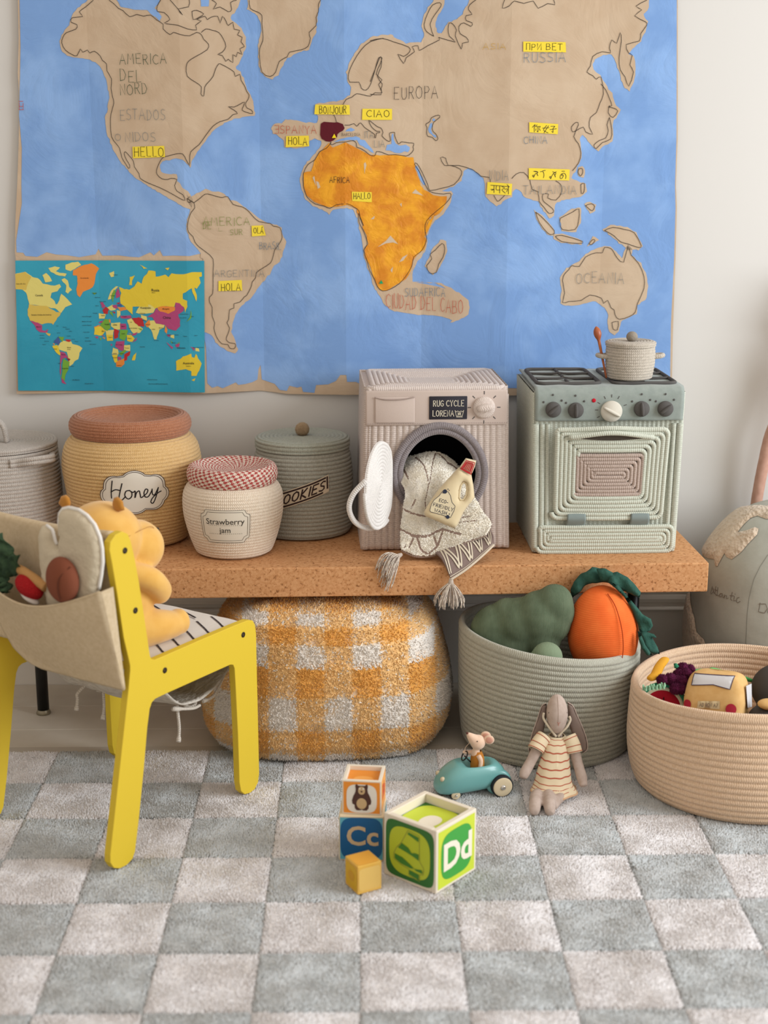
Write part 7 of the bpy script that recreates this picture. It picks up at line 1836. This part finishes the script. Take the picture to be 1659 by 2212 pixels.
top = lambda off: (lambda u, v: Vector((u, v, BH2 * 0.845 + 0.0015 + off)))
e3 = print_poly('top_print', sq(BW * .415), top(0.0003), pm_('deep_green', '#2E6B2A'), big)
print_poly('top_ground', squircle(BW * .405, 40, 3.2), top(0.0006), pm_('bright_lime', '#C3D03A'), e3)
print_poly('top_bubble', [(a * 1.25 - 0.008, b - 0.006) for a, b in squircle(0.020, 30, 2.2)] , top(0.0009), cream_p, e3)
print_poly('top_bubble', [(a - 0.030, b - 0.024) for a, b in squircle(0.008, 20, 2.0)], top(0.0012), cream_p, e3)

# blue cube with Cc
w = 0.0885; c1_ = Vector((-0.005 + 0.003, 2.552 + w / 2, RUGZ)); a1 = rad(-4)
cu1 = cube('alphabet_cube', 'blue wooden cube with the letters Cc under the orange bear cube', c1_, a1, w, 0.097, False)
s1 = on_side(w, 0.097, 0); s2 = on_side(w, 0.097, 0, 0.0008); s3 = on_side(w, 0.097, 0, 0.0012)
e = print_poly('printed_side', sq(w * .475, 0.0445), s1, pm_('sky', '#5FA9BC'), cu1)
print_poly('letter_ground', [(a, b * 1.08) for a, b in squircle(w * .47, 44, 4.0)], s2, pm_('blue', '#12598C'), e)
lettering('lettering', 'Cc', w * .46, pm_('tan', '#C9AF88'), e, s3, 0.002, -0.013, 0.030)
s1 = on_side(w, 0.097, 1); e = print_poly('printed_side', sq(w * .46, 0.043), s1, pm_('sky', '#5FA9BC'), cu1)

# orange cube with a bear
w2 = 0.0765; h2 = 0.071; c2_ = Vector((0.0005, 2.553 + w2 / 2 + 0.004, RUGZ + 0.0975)); a2 = rad(-7)
cu2 = cube('alphabet_cube', 'orange hollow wooden cube with a brown bear, on top of the blue cube', c2_, a2, w2, h2, True)
o1, o2, o3, o4, o5 = (on_side(w2, h2, 0, q) for q in (0.0004, 0.0008, 0.0012, 0.0016, 0.0020))
org = pm_('orange', '#E08A2C')
e = print_poly('printed_side', sq(w2 * .465, h2 * .46), o1, org, cu2)
print_poly('bear_ground', [(a, b - 0.002) for a, b in squircle(w2 * .39, 40, 3.6) if b > -h2 * .43], o2, pm_('offwhite', '#DDD6CA'), e)
bw = pm_('bear_brown', '#4A2B22'); tn = pm_('bear_tan', '#BFA176')
print_poly('bear_body', [(-0.006, 0.0255), (-0.0105, 0.029), (-0.0125, 0.0255), (-0.0115, 0.017), (-0.0125, 0.011), (-0.0165, 0.003), (-0.0190, -0.006), (-0.0180, -0.013), (-0.014, -0.015), (-0.0135, -0.022), (-0.010, -0.0265), (-0.004, -0.0265), (0.0, -0.025), (0.004, -0.0265), (0.010, -0.0265), (0.0135, -0.022), (0.014, -0.015), (0.018, -0.013), (0.019, -0.006), (0.0165, 0.003), (0.0125, 0.011), (0.0115, 0.017), (0.0125, 0.0255), (0.0105, 0.029), (0.006, 0.0255)], o3, bw, e)
print_poly('bear_belly', [(a * 0.95, b * 1.1 - 0.012) for a, b in squircle(0.0105, 26, 2)], o4, tn, e)
print_poly('bear_face', [(a * 0.8, b + 0.0155) for a, b in squircle(0.0085, 26, 2.2)], o4, tn, e)
for x in (-0.0035, 0.0035): print_poly('bear_eye', [(x + a, b + 0.0195) for a, b in squircle(0.0018, 12, 2)], o5, pm_('offwhite', '#DDD6CA'), e)
print_poly('bear_nose', [(a * 1.2, b + 0.0135) for a, b in squircle(0.0018, 12, 2)], o5, bw, e)
s1 = on_side(w2, h2, 1); s2 = on_side(w2, h2, 1, 0.0008)
e = print_poly('printed_side', sq(w2 * .465, h2 * .46), s1, pm_('light_orange', '#EBA24E'), cu2)
lettering('lettering', 'Bb', w2 * .42, pm_('red_orange', '#D8572A'), e, s2, 0.0, -0.012, 0.03)
tp = lambda off: (lambda u, v: Vector((u, v, h2 * 0.845 + 0.0015 + off)))
e = print_poly('top_print', sq(w2 * .41), tp(0.0003), org, cu2)
print_poly('top_mark', [(a * 1.3, b - 0.012) for a, b in squircle(0.015, 30, 2.4)], tp(0.0006), pm_('light_orange', '#EBA24E'), e)

# smallest yellow cube
w3 = 0.0510; a3 = rad(20); ex, ey = Vector((cos(a3), sin(a3), 0)), Vector((-sin(a3), cos(a3), 0))
ang3 = rad(40)
c3_ = Vector((-0.0015, 2.453, RUGZ)); ang3 = rad(28)
cu3 = cube('alphabet_cube', 'smallest wooden cube, plain yellow, in front of the blue cube', c3_, ang3, w3, 0.058, False, mat('yellow_wood', '#D9A94A', 0.6, col2='#DFB45C', vs=20))
e = print_poly('printed_side', squircle(w3 * .455, 40, 7), on_side(w3, 0.058, 3), pm_('yolk', '#D6A81E'), cu3)
print_poly('faded_mark', [(a, b * .8) for a, b in squircle(0.012, 24, 2.4)], on_side(w3, 0.058, 3, 0.0008), pm_('yolk_dark', '#CF9A22'), e)
print_poly('printed_side', squircle(w3 * .45, 40, 7), on_side(w3, 0.058, 0), pm_('pale_yolk', '#DDB765'), cu3)
print_poly('printed_side', squircle(w3 * .45, 40, 7), lambda u, v: Vector((u, v, 0.0584)), pm_('orange_yolk', '#DFA23C'), cu3)

# ------------------------------------------------------------ toy racing car with a mouse at the wheel
CX_, CY_ = 0.236, 2.868
tcar = thing('toy_racing_car', 'teal toy racing car with cream wheels standing on the rug', 'toy car', (CX_, CY_, RUGZ - 0.002), rad(14))
M_teal = mat('teal_enamel', '#69A2A0', 0.32, spec=0.5, coat=0.35)
XS = [-0.086, -0.083, -0.076, -0.062, -0.044, -0.024, -0.004, 0.018, 0.038, 0.056, 0.068, 0.075, 0.077]
TOPZ = [0.026, 0.036, 0.046, 0.061, 0.073, 0.080, 0.079, 0.079, 0.078, 0.070, 0.056, 0.043, 0.034]
BOT = [0.020, 0.013, 0.009, 0.007, 0.007, 0.008, 0.009, 0.010, 0.012, 0.014, 0.018, 0.024, 0.030]
HWI = [0.006, 0.018, 0.027, 0.035, 0.039, 0.040, 0.039, 0.037, 0.034, 0.029, 0.022, 0.013, 0.004]
V, F = [], []; NS = 36
for x, zt, zb, hw in zip(XS, TOPZ, BOT, HWI):
    for k in range(NS):
        t = 2 * PI * k / NS; c, s = cos(t), sin(t)
        y = hw * math.copysign(abs(c) ** 0.75, c); z = (zt + zb) / 2 + (zt - zb) / 2 * math.copysign(abs(s) ** 0.8, s)
        if s > 0 and -0.012 < x < 0.03: # the cockpit is a dip in the deck
            q = max(0, 1 - (c / 0.62) ** 2); z -= 0.034 * q
        V.append((x, y, z))
for i in range(len(XS) - 1):
    for k in range(NS): F.append((i * NS + k, i * NS + (k + 1) % NS, (i + 1) * NS + (k + 1) % NS, (i + 1) * NS + k))
F.append(tuple(range(NS - 1, -1, -1))); F.append(tuple((len(XS) - 1) * NS + k for k in range(NS)))
body = mesh('car_body', V, F, M_teal, tcar); sb = body.modifiers.new('smooth', 'SUBSURF'); sb.levels = 1; sb.render_levels = 1
M_tyre = mat('tyre_dark', '#22262A', 0.7); M_wh = mat('cream_wheel', '#CDBD9E', 0.5); M_hub = mat('hub_chrome', '#C9C5BE', 0.25, metal=0.8)
def wheel(x, y, z, r_, side):
    g = G(); g.add(*lathe(rounded([(r_ * .6, -0.007), (r_ * .95, -0.0065), (r_, -0.003), (r_, 0.003), (r_ * .95, 0.0065), (r_ * .6, 0.007)], 3), 36)); g.xf(Matrix.Translation((x, y, z)) @ Matrix.Rotation(PI / 2 * side, 4, 'X')); w_ = g.build('wheel', M_tyre, tcar)
    g = G(); g.add(*lathe(rounded([(0.0005, 0.0095), (r_ * .4, 0.0098), (r_ * .82, 0.0085), (r_ * .88, 0.006), (r_ * .88, 0.0)], 3), 36)); g.xf(Matrix.Translation((x, y, z)) @ Matrix.Rotation(PI / 2 * side, 4, 'X')); g.build('wheel_disc', M_wh, w_)
    g = G(); g.add(*lathe(rounded([(0.0005, 0.0135), (r_ * .18, 0.0128), (r_ * .27, 0.0095)], 3), 20)); g.xf(Matrix.Translation((x, y, z)) @ Matrix.Rotation(PI / 2 * side, 4, 'X')); g.build('hub_cap', M_hub, w_)
for sd in (1, -1):
    wheel(0.056, -sd * 0.036, 0.0245, 0.0245, sd)
    wheel(-0.046, -sd * 0.022, 0.0115, 0.0115, sd)
    g = G(); g.add(*lathe(rounded([(0.0005, 0.004), (0.022, 0.004), (0.0285, 0.0), (0.0290, -0.010), (0.026, -0.016)], 4), 36)); g.xf(Matrix.Translation((0.053, -sd * 0.026, 0.0275)) @ Matrix.Rotation(PI / 2 * sd, 4, 'X')); g.build('mudguard', M_teal, tcar)
g = G(); g.add(*lathe([(0.0105 + 0.0016 * cos(t), 0.0016 * sin(t)) for t in [2 * PI * k / 10 for k in range(11)]], 28)); g.xf(Matrix.Translation((-0.018, 0, 0.0875)) @ Matrix.Rotation(rad(-58), 4, 'Y')); stw = g.build('steering_wheel', M_black, tcar)
g = G(); g.add(*tube([(-0.018, 0, 0.0875), (-0.006, 0, 0.074), (0.006, 0, 0.062)], 0.0016, 8)); g.build('steering_column', M_black, stw)
for sd in (1, -1):
    g = G(); g.add(*ellipsoid((-0.072, sd * 0.017, 0.046), (0.006, 0.0055, 0.006), 16, 10)); g.build('headlamp', M_wh, tcar)
def carW(x, y, z):
    c, s = cos(rad(14)), sin(rad(14)); return Vector((CX_ + x * c - y * s, CY_ + x * s + y * c, RUGZ - 0.002 + z))
mo = thing('toy_mouse', 'little beige felt mouse in a mustard jacket driving the teal racing car', 'plush toy', (CX_, CY_, RUGZ - 0.002), rad(14))
M_ms = mat('mouse_felt', '#D9B79C', 0.95, col2='#DFC0A7', vs=90, bump='noise', bs=500, bstr=0.25, bd=0.0006, sheen=0.3)
sh = [limb([(0.012, 0, 0.050), (0.010, 0, 0.080), (0.008, 0, 0.096), (0.010, 0, 0.104)], [0.014, 0.013, 0.008, 0.007]), ellipsoid((0.012, 0, 0.116), (0.017, 0.0155, 0.0165), 20, 14, Matrix.Rotation(rad(35), 3, 'Y')),
      limb([(0.010, 0, 0.117), (0.000, 0, 0.126), (-0.0095, 0, 0.136), (-0.012, 0, 0.1385)], [0.0155, 0.0115, 0.0055, 0.003])]
for sd in (1, -1):
    sh.append(limb([(0.010, sd * 0.011, 0.090), (0.014, sd * 0.0165, 0.080), (0.012, sd * 0.0185, 0.066), (0.010, sd * 0.017, 0.061)] if sd < 0 else [(0.008, 0.011, 0.090), (-0.004, 0.0125, 0.0885), (-0.014, 0.009, 0.092), (-0.018, 0.006, 0.094)], [0.0050, 0.0050, 0.0045, 0.0035]))
mb_ = blob('mouse_body', sh, M_ms, mo, 0.0016, 4)
g = G(); g.add(*lathe(rounded([(0.0145, 0.0), (0.0155, 0.010), (0.0145, 0.028), (0.0095, 0.040), (0.0085, 0.042)], 4), 28)); g.xf(Matrix.Translation((0.0115, 0, 0.054))); g.build('jacket', mat('jacket_mustard', '#B0722C', 0.9, bump='weave', bs=500, bstr=0.2, bd=0.0005), mo)
for sd in (1, -1):
    cE = Vector((0.030, -0.010 + (0.022 if sd > 0 else 0), 0.1235))
    g = G(); g.add(*ellipsoid(cE + Vector((0.004, 0, 0)), (0.0115, 0.004, 0.0105), 22, 10, Matrix.Rotation(rad(-25), 3, 'Z'))); er = g.build('ear', M_ms, mb_)
    g = G(); g.add(*ellipsoid(cE + Vector((0.0035, -0.0026, 0)), (0.0080, 0.0022, 0.0075), 18, 8, Matrix.Rotation(rad(-25), 3, 'Z'))); g.build('ear_lining', mat('ear_pink', '#CE9A86', 0.95), er)
g = G(); g.add(*ellipsoid((-0.0125, 0, 0.1395), (0.0024, 0.0024, 0.0024), 12, 8)); g.build('nose', mat('mouse_nose', '#5B2A26', 0.6), mb_)
for sd in (1, -1):
    g = G(); g.add(*ellipsoid((0.006, sd * 0.0135, 0.124), (0.0013, 0.0013, 0.0013), 8, 6)); g.build('eye', mat('toy_black', '#15110F', 0.3), mb_)
g = G(); g.add(*tube(smooth_pts([(-0.004, 0.002, 0.118), (-0.014, 0.004, 0.106), (-0.017, 0.005, 0.096)], 5), 0.0005, 4)); g.build('whisker', M_ms, mb_)

# ------------------------------------------------------------ long-eared cloth rabbit in a striped dress, leaning on the basket
def kb(x, y, d): return spot(920 + x / 4.366, 1480 + y / 4.366, d)
KB = 0.000228
rb = thing('cloth_rabbit', 'grey-beige cloth rabbit with long ears in a striped dress leaning on the grey-green basket', 'plush toy', (0, 0, 0))
M_rb = mat('rabbit_linen', '#B3A094', 0.93, col2='#BDABA0', vs=90, bump='weave', bs=500, bstr=0.25, bd=0.0006)
hd = kb(1237, 270, 2.895)
Mh = Matrix.Rotation(rad(-14), 3, 'X')
V, F, U = ellipsoid((0, 0, 0), (0.0235, 0.026, 0.043), 30, 22)
V = [Mh @ Vector((v[0] * (1 + 1.5 * v[2]) if v[2] < 0 else v[0], v[1] * (1 - 4 * abs(min(0, v[2]))), v[2])) + hd for v in V]
def bl(P, R_): return limb([kb(*p) for p in P], R_)
sh = [(V, F, U), bl([(1240, 400, 2.902), (1240, 450, 2.901), (1238, 490, 2.898)], [0.010, 0.011, 0.012]), ellipsoid(kb(1218, 730, 2.882), (0.022, 0.013, 0.046), 22, 16), ellipsoid(kb(1210, 915, 2.860), (0.031, 0.022, 0.018), 22, 16)]
sh += [bl([(1105, 490, 2.893), (1050, 600, 2.880), (990, 720, 2.870), (930, 830, 2.855), (915, 880, 2.848)], [0.012, 0.0125, 0.0115, 0.012, 0.008]), bl([(1350, 490, 2.893), (1395, 600, 2.880), (1430, 730, 2.870), (1470, 870, 2.850), (1490, 955, 2.836)], [0.012, 0.0125, 0.0115, 0.012, 0.008])]
def onrug(x, y, z): # a point at height z above the floor
    d = _F * 3072 + _R * (920 + x / 4.366 - 829.5) - _U * (1480 + y / 4.366 - 1106); return Vector((0, 0, 1.35)) + d * ((z - 1.35) / d.z)
for P in ([(1078, 1010, 0.023), (1043, 1045, 0.0285), (1030, 1120, 0.030), (1025, 1185, 0.0225), (1025, 1205, 0.021)], [(1168, 1010, 0.023), (1158, 1045, 0.0285), (1165, 1120, 0.031), (1170, 1190, 0.0225), (1170, 1210, 0.021)]):
    q = [onrug(*p) for p in P]; sh.append(limb(q, [0.011, 0.0140, 0.0138, 0.0115, 0.0070]))
q = [onrug(*p) for p in [(1290, 1005, 0.022), (1278, 1045, 0.024), (1235, 1090, 0.024), (1200, 1150, 0.022)]]; sh.append(limb(q, [0.010, 0.012, 0.011, 0.009]))
rbb = blob('rabbit_body', sh, M_rb, rb, 0.0026, 5)
M_ear = mat('ear_linen', '#84736A', 0.93, bump='weave', bs=500, bstr=0.25, bd=0.0006)
for L, d0 in (([(1135, 165), (1090, 190), (1050, 300), (1000, 430), (965, 560), (968, 605), (1000, 590), (1060, 500), (1105, 420), (1130, 300), (1142, 220)], 2.915), ([(1335, 155), (1385, 190), (1420, 270), (1470, 380), (1510, 500), (1510, 580), (1475, 610), (1430, 600), (1380, 470), (1350, 380), (1335, 260)], 2.915)):
    q = [kb(x, y, d0) for x, y in L]
    V, F, U = puff(dense([(p.x, p.z) for p in q], 0.004), 0.0040, 0.008, 0.005, (), lambda v, d0=d0: Vector((v[0], d0 - 0.012 + v[1] + 0.12 * (v[2] - 0.12) * 0.9, v[2])))
    g = G(); g.add(V, F); er = g.build('ear', M_ear, rbb)
    ed = [Vector((p.x, d0 - 0.013 + 0.108 * (p.z - 0.12), p.z)) for p in q]
    if L[0][0] < 1200: ed = ed[:6]
    else: ed = ed[:7]
    g = G(); g.add(*tube(smooth_pts(ed, 4), 0.0011, 6)); g.build('ear_edge', M_rb, er)
# dress: a striped bell with short sleeves, collar and button band
rings = [(470, 1235, 72, 2.897, .016), (500, 1235, 100, 2.893, .020), (560, 1230, 112, 2.884, .022), (640, 1228, 122, 2.876, .024), (720, 1215, 138, 2.868, .026), (800, 1208, 155, 2.861, .028), (880, 1202, 168, 2.855, .030), (930, 1203, 182, 2.850, .032), (962, 1208, 200, 2.846, .036), (990, 1212, 212, 2.842, .040)]
def ring_pt(j, a):
    f = j * (len(rings) - 1); i = min(int(f), len(rings) - 2); t = f - i
    y, x, w_, d, dp = [p + (q - p) * t for p, q in zip(rings[i], rings[i + 1])]
    c = kb(x, y, d); fl_ = 1 + 0.05 * sin(a * 7) * j ** 2
    return Vector((c.x + w_ * KB * sin(a) * fl_, c.y - dp * cos(a) * fl_, c.z + 0.004 * j * cos(a) * -0.6))
M_drs = mat('dress_cotton', '#E2D0B0', 0.92, bump='weave', bs=500, bstr=0.25, bd=0.0005)
M_str = mat('dress_stripe', '#B4604A', 0.92)
dress = grid_surface(lambda u, v: ring_pt(v, 2 * PI * u - PI), 56, 30, 'dress', M_drs, rb, 0.0016)
def on_dress(a, j):
    p = ring_pt(max(0, min(1, j)), a); c = ring_pt(max(0, min(1, j)), a + PI); n = (p - c).normalized(); return p + n * 0.0014
strp = [[(-1.75 + 0.1 * k, j + 0.004 * sin(k)) for k in range(36)] for j in (0.06, 0.17, 0.28, 0.385, 0.485, 0.585, 0.68, 0.775, 0.865)]
for l in strp: mesh('dress_stripe', *ribbons([l], 0.017, on_dress), M_str, dress, True)
g = G(); g.add(*tube([ring_pt(1.0, 2 * PI * k / 60) for k in range(60)], 0.0022, 6, True)); g.build('dress_hem', mat('dress_hem', '#D0A985', 0.92), dress)
mesh('button_band', *ribbons([[(0.03, 0.04), (0.04, 0.2), (0.07, 0.38)]], 0.16, on_dress), mat('band_cotton', '#E2D3B4', 0.92), dress, True)
for L, Rr in (([(1118, 480, 2.889), (1070, 545, 2.880), (1035, 612, 2.872)], [0.0165, 0.0175, 0.0180]), ([(1345, 480, 2.889), (1380, 560, 2.880), (1400, 640, 2.872)], [0.0165, 0.0175, 0.0180])):
    Q = smooth_pts([kb(*p) for p in L], 5); n = len(Q); rr_ = [float(np.interp(i / (n - 1), [0, .5, 1], Rr)) for i in range(n)]
    V, F, U = tube(Q, rr_, 20); g = G(); g.add(V, F[:-2]); sl_ = g.build('sleeve', M_drs, dress); so = sl_.modifiers.new('t', 'SOLIDIFY'); so.thickness = 0.0015
    for f in (0.25, 0.62, 0.97):
        i = int(f * (n - 1)); ax_ = (Q[min(i + 1, n - 1)] - Q[max(i - 1, 0)]).normalized(); A_ = ax_.orthogonal().normalized(); B_ = ax_.cross(A_)
        g = G(); g.add(*tube([Q[i] + (A_ * cos(t) + B_ * sin(t)) * (rr_[i] + 0.0002) for t in [2 * PI * k / 24 for k in range(24)]], 0.0009, 5, True)); g.build('sleeve_stripe', M_str, sl_)
for L in ([(1112, 262), (1108, 310), (1150, 380), (1195, 440), (1228, 485)], [(1352, 295), (1362, 330), (1330, 395), (1285, 440), (1248, 485)]):
    P = [kb(x, y, 2.882 if y > 350 else 2.888) for x, y in L]
    g = G(); g.add(*tube(smooth_pts(P, 5), 0.0026, 8, flat=1.0)); g.build('collar', mat('collar_cotton', '#CFC2AC', 0.92), dress)
g = G(); g.add(*tube(smooth_pts([hd + Mh @ Vector((0, -0.0262 * q, z)) for z, q in ((0.043, 0.05), (0.036, 0.56), (0.02, 0.89), (0.0, 1.0), (-0.012, .93), (-0.022, .80))], 5), 0.0006, 4)); g.build('face_seam', mat('rabbit_seam', '#C3AFA3', 0.9), rbb)
for sx in (-1, 1):
    g = G(); g.add(*ellipsoid(hd + Mh @ Vector((sx * 0.0195, -0.0130, 0.004)), (0.0012, 0.001, 0.0016), 8, 6)); g.build('eye', mat('toy_black', '#15110F', 0.3), rbb)
nz_ = hd + Mh @ Vector((0, -0.0225, -0.0165))
mesh('nose_stitch', *ribbons([[(-0.003, 0.002), (0, -0.001), (0.003, 0.002)], [(0, -0.001), (0, -0.006)]], 0.0010, lambda u, v: nz_ + Vector((u, -0.0022 + v * -0.1, v))), mat('nose_pink', '#B5685A', 0.9), rbb, False)
# an old ribbon-like label on the rug beside the rabbit
